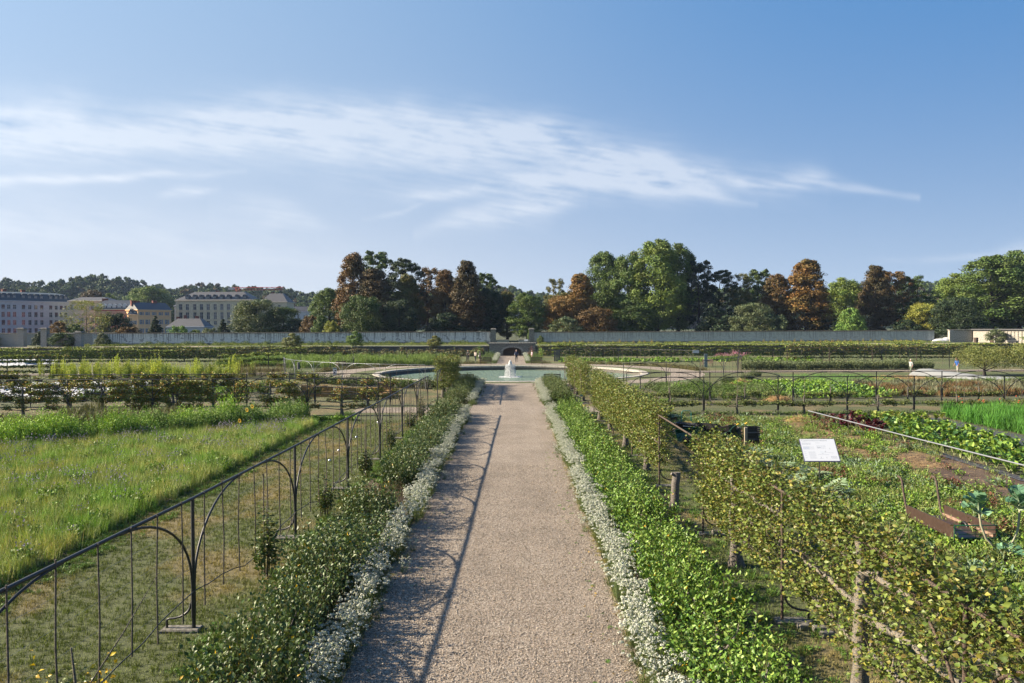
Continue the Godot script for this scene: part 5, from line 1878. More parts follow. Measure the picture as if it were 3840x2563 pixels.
func build_left_plots() -> void:
	R.seed = 1501
	var pn := noise(0.3, 151, FastNoiseLite.TYPE_SIMPLEX_SMOOTH, 3)
	var plot := func(x: float, z: float) -> Color:
		var d := smoothstep(-0.2, 0.3, pn.get_noise_2d(x, z))
		return Color(0.11, 0.14, 0.05).lerp(Color(0.19, 0.16, 0.085), d)
	struct("plot_soil", sheet(-46, -10.7, -46.2, -11.5, 0.012, 0.8, plot), M.soil)
	struct("plot_soil", sheet(-52, -18.0, -74.5, -56.5, 0.012, 1.2, plot), M.soil)
	# wild-flower meadow
	var gm := []
	for v in 3:
		R.seed = 801 + v
		var b := MB.new()
		for k in 26:
			var a := R.randf() * TAU
			var d := Vector3(rr(-0.28, 0.28), 1, rr(-0.28, 0.28)).normalized()
			b.blade(Vector3(rr(-0.14, 0.14), 0, rr(-0.14, 0.14)), d, Vector3(cos(a), 0, sin(a)), rr(0.28, 0.58), 0.0105, Vector3(rr(-0.12, 0.12), rr(-0.06, 0), rr(-0.12, 0.12)), tint([Color(0.33, 0.39, 0.15), Color(0.27, 0.34, 0.10), Color(0.42, 0.41, 0.23), Color(0.20, 0.29, 0.08), Color(0.38, 0.37, 0.22)]))
		for k in 16:
			b.leaf(Vector3(rr(-0.14, 0.14), rr(0.05, 0.35), rr(-0.14, 0.14)), Vector3(rr(-1, 1), rr(0.0, 0.8), rr(-1, 1)).normalized(), Vector3.UP, rr(0.04, 0.08), 0.018, tint([Color(0.15, 0.21, 0.06), Color(0.11, 0.17, 0.04)]))
		gm.append(b.mesh())
	var far_z := func(x: float) -> float: return lerpf(-44.0, -35.4, clampf((-11.7 - x) / 10.8, 0.0, 1.0))
	var sets := [[], [], []]
	var cols := [[], [], []]
	R.seed = 811
	for i in 15500:
		var x := -10.7 - 24.0 * pow(R.randf(), 1.2)
		var z := rr(-44.0, -12.5)
		if z < far_z.call(x) or not seen(x, z, 2.5):
			continue
		var k := i % 3
		sets[k].append(spot(x, 0.0, z, rr(0.7, 1.2)))
		var n := pn.get_noise_2d(x * 1.5, z * 1.5)
		var c := Color(1, 1, 1)
		if n > 0.15:
			c = Color(0.75, 1.0, 0.6)
		elif n < -0.25:
			c = Color(1.25, 1.1, 1.05)
		cols[k].append(c * rr(0.8, 1.2))
	var md := thing("meadow", "tall pale green meadow grass filling the left plot", "meadow")
	md.set_meta("kind", "stuff")
	for k in 3:
		scatter(md, "grass", gm[k], M.leaf_matt, sets[k], cols[k])
	# lilac flowers over it
	var fl := flower_patch(821, 0.16, 0.56, 9, 0.042, [Color(0.46, 0.42, 0.56), Color(0.55, 0.52, 0.62), Color(0.36, 0.32, 0.42)])
	var xf := []
	for i in 2300:
		var x := -10.9 - 23.0 * R.randf()
		var z := rr(-44.0, -13.0)
		if z < far_z.call(x) or not seen(x, z, 2.0) or pn.get_noise_2d(x * 0.8 + 30.0, z * 0.8) < -0.02:
			continue
		xf.append(spot(x, 0.0, z, rr(0.8, 1.15)))
	stuff("lilac_flowers", fl, M.petal, xf, "small lilac flowers scattered through the left meadow", "flowers")
	var lush := [shoots(831, 16, 0.25, 0.25, 0.5, 7, 0.11, 0.06, BRIGHT + GREENS), shoots(832, 12, 0.3, 0.3, 0.4, 6, 0.14, 0.07, [Color(0.06, 0.12, 0.05), Color(0.08, 0.15, 0.05)])]
	xf = []
	for i in 330:
		var x := -10.8 - absf(rr(0, 1) * rr(0, 1)) * 20.0
		var z := rr(-40.0, -13.0)
		if z > far_z.call(x) and seen(x, z):
			xf.append(spot(x, 0.0, z, rr(0.6, 1.3)))
	stuff("meadow_herbs", lush[0], M.leaf, xf, "bright leafy herbs growing up among the meadow grass", "herbs")
	# sunflowers
	var sn := 0
	for p in [[-13.2, -40.6, 1.35], [-13.7, -41.3, 1.1], [-13.5, -39.6, 0.75], [-17.4, -24.2, 0.55]]:
		var s := thing("sunflower", "%s yellow sunflower in the meadow" % ["tallest", "second", "lower", "nearest small"][sn], "flower", Vector3(p[0], 0, p[1]))
		var st := MB.new()
		st.tube([Vector3(0, 0, 0), Vector3(0.03, p[2] * 0.6, 0), Vector3(0, p[2], 0.03)], [0.014, 0.012, 0.01], 5, Color(0.12, 0.18, 0.05))
		part(s, "stem", st.mesh(), M.vc)
		var lf := MB.new()
		for k in 7:
			var a := k * 2.4
			lf.leaf(Vector3(0, p[2] * (0.25 + 0.09 * k), 0), Vector3(cos(a), 0.2, sin(a)).normalized(), Vector3.UP, 0.2, 0.12, tint(GREENS), 0.3)
		part(s, "leaves", lf.mesh(), M.leaf)
		var hd := MB.new()
		for k in 18:
			var a := TAU * k / 18.0
			hd.leaf(Vector3(cos(a) * 0.05, sin(a) * 0.05, 0), Vector3(cos(a), sin(a), 0.15).normalized(), Vector3(0, 0, 1), 0.065, 0.026, Color(0.80, 0.52, 0.02))
		hd.ball(Vector3.ZERO, Vector3(0.042, 0.042, 0.02), 8, Color(0.12, 0.06, 0.02))
		var ho := part(s, "flower_head", hd.mesh(), M.petal, Vector3(0, p[2] + 0.02, 0.05))
		ho.rotation = Vector3(0.1, -0.5, 0)
		sn += 1
	# bright herb bushes beyond the meadow
	var hb := [shoots(841, 190, 0.8, 0.65, 1.25, 14, 0.12, 0.05, [Color(0.30, 0.46, 0.08), Color(0.37, 0.52, 0.10), Color(0.23, 0.38, 0.07)], 0.22, 0.2, 0.6), shoots(842, 190, 0.85, 0.65, 1.15, 14, 0.115, 0.048, [Color(0.20, 0.33, 0.07), Color(0.26, 0.40, 0.08)], 0.25, 0.2, 0.6), shoots(843, 190, 0.8, 0.7, 1.1, 14, 0.115, 0.045, [Color(0.13, 0.22, 0.06), Color(0.18, 0.28, 0.075)], 0.3, 0.2, 0.6)]
	R.seed = 850
	var n := 0
	for row in 2:
		for i in 12:
			var x := -23.4 + i * 1.02 + rr(-0.2, 0.2)
			var z: float = far_z.call(x) - 0.9 - row * 1.35 + rr(-0.2, 0.2)
			var o := single("herb_bush", hb[(i / 3 + row) % 3 if i < 9 else 2], M.leaf_matt, "bright green herb bush beyond the meadow, %s from the left in the %s rank" % [ORD[i], ["front", "back"][row]], "herb", Vector3(x, 0, z), "herb bushes beyond the meadow")
			o.rotation.y = R.randf() * TAU
			o.scale = Vector3(rr(0.9, 1.2), rr(1.0, 1.55), rr(0.9, 1.2))
			n += 1
	var lav := [feather(861, 0.55, 0.95, 420, 0.026, [Color(0.14, 0.155, 0.09), Color(0.18, 0.185, 0.11), Color(0.12, 0.11, 0.08)], 0.7), feather(862, 0.5, 0.85, 400, 0.026, [Color(0.15, 0.12, 0.08), Color(0.12, 0.12, 0.07)], 0.7)]
	bed("lavender_bed", "grey-green lavender mounds at the left beyond the meadow", "lavender", lav, M.leaf_matt, -36, -24.2, -43.5, -36.6, Vector2(1.05, 1.3), 0.3, 0.9, 1.25)
	bed("lavender_bed", "wispy grey herbs behind the bright herb bushes", "lavender", [lav[0]], M.leaf_matt, -25, -17.5, -46.2, -43.6, Vector2(1.1, 1.2), 0.35, 0.8, 1.3)
	var lily := MB.new()
	R.seed = 866
	for k in 16:
		var a := R.randf() * TAU
		lily.blade(Vector3(rr(-0.05, 0.05), 0, rr(-0.05, 0.05)), Vector3(cos(a) * 0.5, 1, sin(a) * 0.5).normalized(), Vector3(-sin(a), 0, cos(a)), rr(0.4, 0.6), 0.035, Vector3(cos(a) * 0.25, -0.2, sin(a) * 0.25), tint(BRIGHT))
	var lm := lily.mesh()
	n = 0
	for p in [[-21.6, -33.8], [-20.9, -34.4], [-18.2, -35.6], [-22.2, -33.2]]:
		single("leafy_plant", lm, M.leaf, "arching strap-leaved plant at the meadow's back left, %s one" % ORD[n], "plant", Vector3(p[0], 0, p[1]), "strap-leaved plants at the meadow's back")
		n += 1
	# strawberry edging before the trellis
	bed("strawberry_edging", "low bright leaves edging the lawn before the left trellis", "plants", [shoots(871, 14, 0.22, 0.22, 0.26, 5, 0.11, 0.09, BRIGHT)], M.leaf, -21, -8.8, -46.4, -45.9, Vector2(0.33, 0.5), 0.3, 0.8, 1.3)

	# second plot: fleece over rows, bean leaves, straw bales
	single("fleece_cover", fleece_sheet(-49, -33.5, -76.5, -62.5, 0.42, 881), M.fleece, "rumpled white fleece spread over rows in the left middle plot", "fleece")
	single("fleece_cover", fleece_sheet(-84, -69.0, -126, -113.5, 0.5, 882), M.fleece, "far white fleece sheet beyond the cross path at the left edge", "fleece")
	var bean := [shoots(883, 26, 0.4, 0.4, 0.75, 6, 0.15, 0.12, GREENS + BRIGHT), shoots(884, 26, 0.4, 0.4, 0.6, 6, 0.13, 0.08, DARKG + GREENS)]
	bed("bean_rows", "leafy bean plants right of the white fleece", "vegetables", bean, M.leaf_matt, -32, -20, -70, -58, Vector2(0.9, 1.8), 0.35, 0.8, 1.3, [], 0.42)
	var bales := [straw_bale_mesh(891), straw_bale_mesh(892)]
	R.seed = 895
	var spots := [[-12.6, 0.0, -59.1, 0.05], [-11.55, 0.0, -59.2, 0.0], [-10.5, 0.0, -59.35, -0.06], [-9.5, 0.0, -60.1, 1.45], [-9.6, 0.0, -61.2, 1.6], [-9.7, 0.0, -62.3, 1.5], [-12.1, 0.44, -59.2, 0.1], [-11.0, 0.44, -59.25, 0.0], [-9.9, 0.0, -64.4, 0.2], [-10.9, 0.0, -65.0, 0.1], [-10.4, 0.44, -64.7, 0.15], [-11.9, 0.0, -65.2, 0.0], [-16.4, 0.0, -61.8, 0.1], [-15.3, 0.0, -61.7, 0.0], [-14.2, 0.0, -61.5, -0.05], [-15.8, 0.44, -61.8, 0.0], [-14.8, 0.44, -61.7, 0.08], [-16.6, 0.0, -66.0, 0.0], [-15.4, 0.0, -66.1, 0.0], [-14.2, 0.0, -66.2, 0.1]]
	n = 0
	for s in spots:
		var right: bool = s[0] > -13.5
		var o := single("straw_bale", bales[n % 2], M.straw, "golden straw bale in the %s heap behind the left trellis, %s of its heap" % ["right-hand" if right else "left-hand", ORD[n if right else n - 12]], "straw bale", Vector3(s[0], s[1], s[2]), "straw bales in the left middle plot")
		o.rotation.y = s[3]
		n += 1
	# goldenrod
	var gold := [shoots(901, 30, 0.45, 0.45, 2.2, 40, 0.19, 0.055, [Color(0.44, 0.48, 0.07), Color(0.34, 0.41, 0.07), Color(0.26, 0.34, 0.06), Color(0.54, 0.50, 0.06)], 0.10, 0.1, 0.7), shoots(902, 28, 0.45, 0.45, 1.9, 36, 0.19, 0.055, [Color(0.30, 0.38, 0.07), Color(0.22, 0.31, 0.07), Color(0.44, 0.45, 0.08)], 0.10, 0.1, 0.7), shoots(903, 9, 0.35, 0.35, 3.1, 60, 0.17, 0.06, [Color(0.44, 0.48, 0.08), Color(0.36, 0.42, 0.07)], 0.08, 0.2, 0.7)]
	bed("goldenrod_bed", "tall yellow-green goldenrod spires in the left middle distance", "goldenrod", [gold[0], gold[1], gold[2], gold[2]], M.leaf_matt, -49, -37, -88.5, -84.0, Vector2(0.95, 1.1), 0.45, 0.6, 1.12)
	bed("goldenrod_bed", "greener thinning goldenrod continuing to the right", "goldenrod", [gold[1], gold[1], gold[2]], M.leaf_matt, -36.5, -28.0, -87.5, -83.0, Vector2(1.0, 1.2), 0.45, 0.55, 1.0)
	var reed := feather(904, 0.5, 1.9, 60, 0.016, [Color(0.16, 0.12, 0.08), Color(0.13, 0.11, 0.07)], 0.12)
	bed("dry_stalks", "bare brown stalks at the right end of the goldenrod", "stalks", [reed], M.leaf_matt, -28.5, -24.0, -84.5, -82.5, Vector2(0.7, 0.8), 0.4, 0.8, 1.1)
	# apple shrubs along the ring trellis
	var ap := [shoots(911, 130, 0.9, 0.65, 1.2, 12, 0.14, 0.08, DARKG + GREYG), shoots(912, 130, 0.85, 0.65, 1.1, 12, 0.14, 0.08, GREYG + GREENS)]
	for i in 11:
		var a := lerpf(1.87, 2.75, i / 10.0)
		var o := single("apple_shrub", ap[i % 2], M.leaf_matt, "dark apple shrub along the left ring trellis, %s from the basin's near edge" % ORD[i], "shrub", POOL + Vector3(cos(a) * 23.9, 0, sin(a) * 23.9), "apple shrubs along the left ring trellis")
		o.rotation.y = -a + PI / 2.0
		o.scale = Vector3(1.15, rr(0.85, 1.1), 1.1)


func chard_leaf(seed_: int, l: float, w: float, col: Color, rib: Color) -> ArrayMesh:
	R.seed = seed_
	var b := MB.new()
	var m := 6
	var spine := []
	var wd := []
	for k in m + 1:
		var u := float(k) / m
		spine.append(Vector3(0.55 * l * (u + 0.35 * u * u), l * (u - 0.42 * u * u), 0))
		wd.append(w * (0.10 if u < 0.3 else pow(sin(PI * clampf((u - 0.22) / 0.80, 0.0, 1.0)), 0.6)))
	for k in m:
		for s in [-1, 1]:
			var r0 := rr(-0.12, 0.2) * w
			var e0: Vector3 = spine[k] + Vector3(0, wd[k] * 0.25 + (r0 if k > 1 else 0.0), s * wd[k] * 0.5)
			var e1: Vector3 = spine[k + 1] + Vector3(0, wd[k + 1] * 0.25, s * wd[k + 1] * 0.5)
			var f := rr(0.85, 1.15)
			b.quad(spine[k], e0, e1, spine[k + 1], Color(col.r * f, col.g * f, col.b * f))
	b.tube([Vector3(0, 0, 0), spine[2] + Vector3(0.004, -0.004, 0), spine[4] + Vector3(0.006, -0.006, 0)], [w * 0.09, w * 0.06, w * 0.02], 5, rib, false)
	return b.mesh()


# a plant of large leaves, each leaf its own part
func leaf_plant(called: String, label: String, category: String, group: String, at: Vector3, leaves: Array, n: int, m: Material, sc: float) -> Node3D:
	var t := thing(called, label, category, at, R.randf() * TAU, group)
	t.scale = Vector3.ONE * sc
	for k in n:
		var o := part(t, "leaf", leaves[R.randi() % leaves.size()], m)
		o.rotation = Vector3(0, k * 2.4 + rr(-0.3, 0.3), rr(-0.25, 0.5) + 0.35 * (1.0 - float(k) / n))
		var s := rr(0.75, 1.15)
		o.scale = Vector3(s, s, s)
	return t


func build_right_plots() -> void:
	R.seed = 2001
	var pn := noise(0.35, 251, FastNoiseLite.TYPE_SIMPLEX_SMOOTH, 4)
	var plot := func(x: float, z: float) -> Color:
		var q := pn.get_noise_2d(x, z)
		var c := Color(0.10, 0.12, 0.045).lerp(Color(0.22, 0.175, 0.09), smoothstep(0.0, 0.4, q))
		if x > 13.2 and x < 17.7 and z < -31.5:
			c = c.lerp(Color(0.33, 0.24, 0.13), 0.6 * smoothstep(-0.3, 0.1, pn.get_noise_2d(x * 2.0, z * 2.0)))
		if x > 14.4 and x < 17.7 and z > -33.0:
			c = Color(0.13, 0.075, 0.05).lerp(Color(0.19, 0.13, 0.09), smoothstep(0.0, 0.3, q))
		return c
	struct("plot_soil", sheet(7.6, 33, -45.8, -11.0, 0.012, 0.5, plot), M.soil)
	var plot2 := func(x: float, z: float) -> Color: return Color(0.10, 0.13, 0.05).lerp(Color(0.20, 0.17, 0.08), smoothstep(-0.2, 0.4, pn.get_noise_2d(x, z)))
	struct("plot_soil", sheet(10.5, 52, -75.0, -56.5, 0.012, 1.2, plot2), M.soil)
	# weeds and young crops in the near plot
	var w := [
		shoots(1001, 12, 0.22, 0.22, 0.28, 6, 0.09, 0.05, GREENS + BRIGHT, 0.8),
		shoots(1002, 9, 0.2, 0.2, 0.34, 7, 0.07, 0.03, [Color(0.15, 0.24, 0.06), Color(0.20, 0.28, 0.08), Color(0.25, 0.27, 0.11)], 0.6),
		shoots(1003, 9, 0.2, 0.2, 0.36, 7, 0.09, 0.05, [Color(0.14, 0.05, 0.045), Color(0.10, 0.055, 0.035), Color(0.10, 0.12, 0.04)], 0.5),
		feather(1004, 0.2, 0.34, 34, 0.009, [Color(0.18, 0.23, 0.07), Color(0.24, 0.24, 0.10)], 0.6),
		shoots(1005, 7, 0.16, 0.16, 0.30, 5, 0.17, 0.055, [Color(0.13, 0.19, 0.13), Color(0.17, 0.23, 0.16)], 0.9)]
	var xs := [[], [], [], [], []]
	R.seed = 1010
	for i in 8000:
		var x := rr(7.6, 19.0)
		var z := rr(-45.8, -13.0)
		if not seen(x, z, 2.0) or x > 17.8:
			continue
		var q := pn.get_noise_2d(x * 1.2, z * 1.2 + 50.0)
		var bare := (x > 14.4 and z > -33.0) or (x > 13.2 and z < -31.5 and pn.get_noise_2d(x * 2.0, z * 2.0) > -0.2)
		if bare and R.randf() < 0.93:
			continue
		var k := 0
		var red := pn.get_noise_2d(x * 0.8, z * 0.8 + 90.0) + (0.28 if x < 12.0 and z < -29.0 else 0.0)
		if red > 0.30 and R.randf() < 0.6:
			k = 2
		elif q > 0.12:
			k = 1 if R.randf() < 0.6 else 3
		elif R.randf() < 0.12:
			k = 4
		elif R.randf() < 0.25:
			k = 3
		xs[k].append(spot(x, 0.0, z, rr(0.6, 1.35)))
	var names := ["leafy green weeds covering the right-hand plot", "small-leaved pale weeds in the right-hand plot", "reddish young plants in the right-hand plot", "thin grass growing through the right-hand plot", "silvery seedlings dotted over the right-hand plot"]
	for k in 5:
		stuff("plot_weeds", w[k], M.leaf, xs[k], names[k], "weeds")
	var tallw := shoots(1006, 12, 0.25, 0.25, 0.62, 9, 0.12, 0.055, [Color(0.10, 0.17, 0.04), Color(0.14, 0.21, 0.05), Color(0.08, 0.13, 0.035), Color(0.19, 0.22, 0.08)], 0.5, 0.1)
	var tx := []
	for i in 420:
		var x := rr(7.8, 15.0)
		var z := rr(-44.0, -15.0)
		if seen(x, z, 1.0) and pn.get_noise_2d(x * 0.9 + 11.0, z * 0.9) > -0.05:
			tx.append(spot(x, 0.0, z, rr(0.6, 1.15)))
	stuff("tall_weeds", tallw, M.leaf, tx, "taller leafy weeds standing in patches in the right-hand plot", "weeds")
	# straw lying loose
	var sm := MB.new()
	for k in 9:
		var d := rdir()
		sm.blade(Vector3(rr(-0.15, 0.15), rr(0.0, 0.03), rr(-0.15, 0.15)), Vector3(d.x, d.y * 0.1, d.z).normalized(), Vector3(d.z, 0.2, -d.x).normalized(), rr(0.1, 0.25), 0.008, Vector3.ZERO, tint([Color(0.48, 0.36, 0.19), Color(0.40, 0.29, 0.14)]))
	var xf := []
	for i in 3800:
		var x := 15.3 + rr(-1, 1) * rr(0.3, 2.4)
		var z := rr(-44.0, -30.0)
		if R.randf() < 0.25:
			x = rr(8, 17)
			z = rr(-44, -20)
		xf.append(spot(x, 0.012, z, rr(0.7, 1.3)))
	stuff("loose_straw", sm.mesh(), M.straw, xf, "loose straw strewn between the chard and the weeds", "straw")
	# cardoons: arching silver leaves
	var cl := []
	for v in 3:
		R.seed = 1031 + v
		var b := MB.new()
		for k in 11:
			var u := (k + 1) / 11.0
			var c := Vector3(0.45 * u + 0.25 * u * u, 0.72 * u - 0.55 * u * u, 0)
			var lw: float = 0.30 * sin(PI * clampf(u * 0.9 + 0.08, 0, 1))
			for s in [-1, 1]:
				b.leaf(c, Vector3(0.45, 0.10, s * 0.9).normalized(), Vector3.UP, lw * rr(0.8, 1.15), 0.065, tint([Color(0.17, 0.23, 0.17), Color(0.22, 0.28, 0.21), Color(0.13, 0.19, 0.13)]), 0.2)
		b.tube([Vector3(0, 0, 0), Vector3(0.27, 0.28, 0), Vector3(0.7, 0.17, 0)], [0.016, 0.011, 0.004], 5, Color(0.30, 0.34, 0.27), false)
		cl.append(b.mesh())
	R.seed = 1040
	var n := 0
	for p in [[8.3, -27.2], [9.3, -28.6], [8.9, -25.6], [7.9, -29.8], [10.2, -27.4], [9.6, -24.4], [8.6, -45.2], [9.4, -31.0]]:
		leaf_plant("cardoon", "silver-leaved cardoon near the information panel, %s in its group" % ORD[n] if n != 6 else "silver-leaved cardoon behind the wheelbarrows", "cardoon", "silver cardoons in the right-hand plot", Vector3(p[0], 0, p[1]), cl, 15, M.leaf_matt, rr(0.95, 1.35))
		n += 1
	# chard rows, each plant of large leaves
	var gl := []
	for v in 5:
		gl.append(chard_leaf(1051 + v, rr(0.40, 0.5), rr(0.17, 0.22), [Color(0.14, 0.24, 0.05), Color(0.19, 0.29, 0.055), Color(0.06, 0.13, 0.05), Color(0.26, 0.31, 0.07), Color(0.10, 0.19, 0.04)][v], Color(0.42, 0.45, 0.28)))
	var rl := []
	for v in 3:
		rl.append(chard_leaf(1061 + v, rr(0.36, 0.46), rr(0.15, 0.2), [Color(0.055, 0.012, 0.022), Color(0.085, 0.015, 0.03), Color(0.04, 0.02, 0.02)][v], Color(0.25, 0.012, 0.05)))
	var yl := []
	for v in 3:
		yl.append(chard_leaf(1071 + v, rr(0.34, 0.42), rr(0.2, 0.24), [Color(0.24, 0.30, 0.07), Color(0.19, 0.27, 0.06), Color(0.30, 0.31, 0.10)][v], Color(0.45, 0.42, 0.25)))
	R.seed = 1080
	var z := -25.5
	while z > -44.2:
		var x := 17.95
		while x < 21.9:
			var px := x + rr(-0.12, 0.12)
			var pz := z + rr(-0.12, 0.12)
			x += 0.62
			if px > -pz * 0.64 + 0.8:
				continue
			if pz < -38.8 and px < 18.9:
				continue
			leaf_plant("chard_plant", "leafy green chard plant in the long bed beside the galvanised rail", "chard", "chard plants beside the galvanised rail", Vector3(px, 0, pz), gl, 9, M.leaf_glossy, rr(0.95, 1.3))
		z -= 0.62
	for i in 34:
		var p := Vector3(rr(16.9, 19.6), 0, rr(-45.3, -39.3))
		if p.x > 18.6 and p.z > -41.5:
			continue
		leaf_plant("beet_plant", "dark crimson beet plant at the far end of the chard bed", "beet", "crimson beets beyond the straw", p, rl, 8, M.leaf_glossy, rr(0.95, 1.35))
	for i in 26:
		leaf_plant("lettuce_plant", "yellow-green chicory behind the crimson beets", "lettuce", "chicory behind the beets", Vector3(rr(19.3, 24.2), 0, rr(-46.6, -44.6)), yl, 9, M.leaf_glossy, rr(0.9, 1.3))
	# black mulch sheet with seedlings
	single("mulch_sheet", mulch_mesh(22.3, 24.2, -45.6, -33.0), M.mulch_sheet, "black mulch sheeting between the chard and the fennel", "mulch sheet")
	single("mulch_sheet", mulch_mesh(17.25, 17.75, -36.0, -24.0), M.mulch_sheet, "narrow strip of black sheeting along the near edge of the chard bed", "mulch sheet")
	bed("seedlings", "tiny pale seedlings set in the black mulch sheet", "seedlings", [shoots(1091, 5, 0.05, 0.05, 0.1, 3, 0.07, 0.035, BRIGHT)], M.leaf, 22.6, 24.0, -45.2, -34, Vector2(0.35, 0.45), 0.15, 0.8, 1.3)
	bed("fennel_bed", "fresh green feathery fennel at the right edge", "fennel", [feather(1092, 0.3, 0.95, 240, 0.018, [Color(0.07, 0.20, 0.035), Color(0.10, 0.25, 0.04), Color(0.05, 0.15, 0.03)], 0.4), feather(1093, 0.32, 0.85, 240, 0.018, [Color(0.09, 0.23, 0.04), Color(0.06, 0.17, 0.03)], 0.4)], M.leaf_matt, 24.7, 30.5, -46.0, -36.0, Vector2(0.42, 0.48), 0.35, 0.85, 1.2)
	# tomatoes on canes
	n = 0
	for p in [[26.4, -47.2], [27.6, -47.4], [28.8, -47.2], [29.9, -47.4]]:
		var t := thing("tomato_plant", "staked tomato plant with red fruit behind the fennel, %s from the left" % ORD[n], "tomato plant", Vector3(p[0], 0, p[1]), R.randf() * TAU, "tomato plants behind the fennel")
		part(t, "foliage", shoots(1101 + n, 14, 0.25, 0.25, 1.3, 8, 0.11, 0.05, [Color(0.17, 0.20, 0.06), Color(0.12, 0.16, 0.05)]), M.leaf_matt)
		var ca := MB.new()
		ca.tube([Vector3(0, 0, 0), Vector3(0, 1.5, 0)], [0.012], 5)
		part(t, "cane", ca.mesh(), M.cane)
		for k in 4:
			var f := MB.new()
			f.ball(Vector3.ZERO, Vector3(0.045, 0.04, 0.045), 8, Color(0.48, 0.09, 0.02))
			part(t, "tomato", f.mesh(), M.vc, Vector3(rr(-0.2, 0.2), rr(0.4, 1.1), 0.22))
		n += 1
	# straw heaps
	n = 0
	for p in [[15.75, -44.6, 1.0, "straw heap lying at the lawn's edge beside the crimson beets"], [18.6, -56.7, 1.25, "pile of pale straw behind the middle of the right trellis"], [20.6, -72.6, 1.4, "flat patch of straw far behind the right trellis"], [8.6, -55.8, 1.0, "straw patch behind the left end of the right trellis"]]:
		var o := single("straw_heap", straw_pile_mesh(1111 + n, 0.85, 0.36, 520), M.straw, p[3], "straw", Vector3(p[0], 0, p[1]))
		o.scale = Vector3.ONE * p[2]
		n += 1
	# plot behind the right-hand trellis
	var herb := [shoots(1121, 70, 0.65, 0.65, 0.9, 12, 0.12, 0.05, GREYG + GREENS), shoots(1122, 70, 0.65, 0.65, 0.75, 12, 0.12, 0.05, GREENS), blob(1123, 0.65, 0.6, 200, 0.09, GREYG)]
	bed("herb_bed", "grey-green herb bushes behind the right trellis", "herbs", herb, M.leaf_matt, 11.5, 20.5, -68.5, -57.5, Vector2(1.25, 1.5), 0.35, 0.75, 1.15)
	bed("herb_bed", "thin weeds on the lawn before the right ring trellis", "herbs", [w[0], w[1]], M.leaf_matt, 6.8, 12, -70, -56, Vector2(0.9, 1.0), 0.4, 0.8, 1.5, [], 0.4)
	bed("leafy_bed", "bright large-leaved greens in the plot behind the right trellis", "vegetables", [shoots(1124, 10, 0.3, 0.3, 0.6, 5, 0.28, 0.16, BRIGHT + [Color(0.07, 0.14, 0.05)], 0.6)], M.leaf, 20.8, 28.2, -66, -57.8, Vector2(0.75, 0.95), 0.3, 0.8, 1.2)
	bed("leafy_bed", "yellow-green salad strip beside the ring walk", "vegetables", [shoots(1125, 10, 0.25, 0.25, 0.35, 5, 0.2, 0.12, BRIGHT, 0.7)], M.leaf, 20.0, 29.0, -74.5, -69.5, Vector2(0.8, 1.0), 0.3, 0.8, 1.2)
	bed("carrot_bed", "fine soft green carrot tops in the far right plot", "vegetables", [feather(1126, 0.4, 0.35, 90, 0.012, [Color(0.10, 0.20, 0.06), Color(0.13, 0.23, 0.08)], 0.6)], M.leaf_matt, 28.5, 37, -84, -68, Vector2(0.8, 0.9), 0.4, 0.8, 1.2)
	var lav := [feather(1127, 0.5, 0.65, 260, 0.032, [Color(0.17, 0.075, 0.045), Color(0.13, 0.085, 0.045), Color(0.12, 0.11, 0.05)], 0.5)]
	bed("brown_herb_row", "russet faded herbs in rows behind the right trellis", "herbs", lav, M.leaf_matt, 28.3, 38, -66.5, -58.5, Vector2(0.8, 2.2), 0.3, 0.85, 1.2)
	bed("lavender_bed", "grey lavender mounds in the right plot", "lavender", [feather(1128, 0.5, 0.55, 260, 0.032, [Color(0.16, 0.165, 0.13), Color(0.19, 0.18, 0.15), Color(0.12, 0.13, 0.08)], 0.6)], M.leaf_matt, 29.5, 44, -70.5, -59.6, Vector2(0.85, 2.2), 0.3, 0.9, 1.3)
	bed("herb_row", "fresh green leafy row before the low tunnel", "herbs", [herb[1], shoots(1129, 30, 0.5, 0.5, 0.6, 8, 0.1, 0.03, BRIGHT)], M.leaf_matt, 37.5, 46, -72.8, -70.8, Vector2(0.7, 0.9), 0.3, 0.7, 1.0)
	bed("straw_mulch", "straw mulch spread left of the low tunnel", "straw", [straw_pile_mesh(1130, 0.6, 0.12, 160)], M.straw, 35.5, 40.5, -82.0, -76.5, Vector2(1.0, 1.2), 0.4, 0.8, 1.2)
	single("leafy_clump", shoots(1131, 14, 0.3, 0.3, 0.7, 5, 0.4, 0.14, BRIGHT, 0.5), M.leaf, "bright strap-leaved clump on the lawn behind the right trellis", "plant", Vector3(13.2, 0, -65.5))
	single("leafy_clump", shoots(1132, 14, 0.3, 0.3, 0.6, 5, 0.35, 0.16, GREENS, 0.5), M.leaf, "darker leafy clump beside the bright strap-leaved one", "plant", Vector3(15.8, 0, -67.0))
	# grey-green apple shrubs by the right cross path
	var ag := [shoots(1141, 170, 1.3, 0.9, 1.5, 13, 0.19, 0.10, GREYG + [Color(0.19, 0.23, 0.14)]), shoots(1142, 170, 1.3, 0.9, 1.4, 13, 0.19, 0.10, GREYG)]
	for i in 11:
		var o := single("apple_shrub", ag[i % 2], M.leaf_matt, "grey-green apple shrub beside the right cross path, %s from the left" % ORD[i], "shrub", Vector3(28.0 + i * 2.05, 0, -95.0 + rr(-0.3, 0.3)), "apple shrubs beside the right cross path")
		o.scale = Vector3.ONE * rr(0.9, 1.12)
	for i in 5:
		var o := single("apple_shrub", ag[i % 2], M.leaf_matt, "round apple shrub before the right ring trellis, %s from the left" % ORD[i], "shrub", POOL + Vector3(cos(lerpf(1.1, 0.35, i / 4.0)) * 26.8, 0, sin(lerpf(1.1, 0.35, i / 4.0)) * 26.8), "apple shrubs before the right ring trellis")
		o.scale = Vector3.ONE * rr(0.45, 0.6)
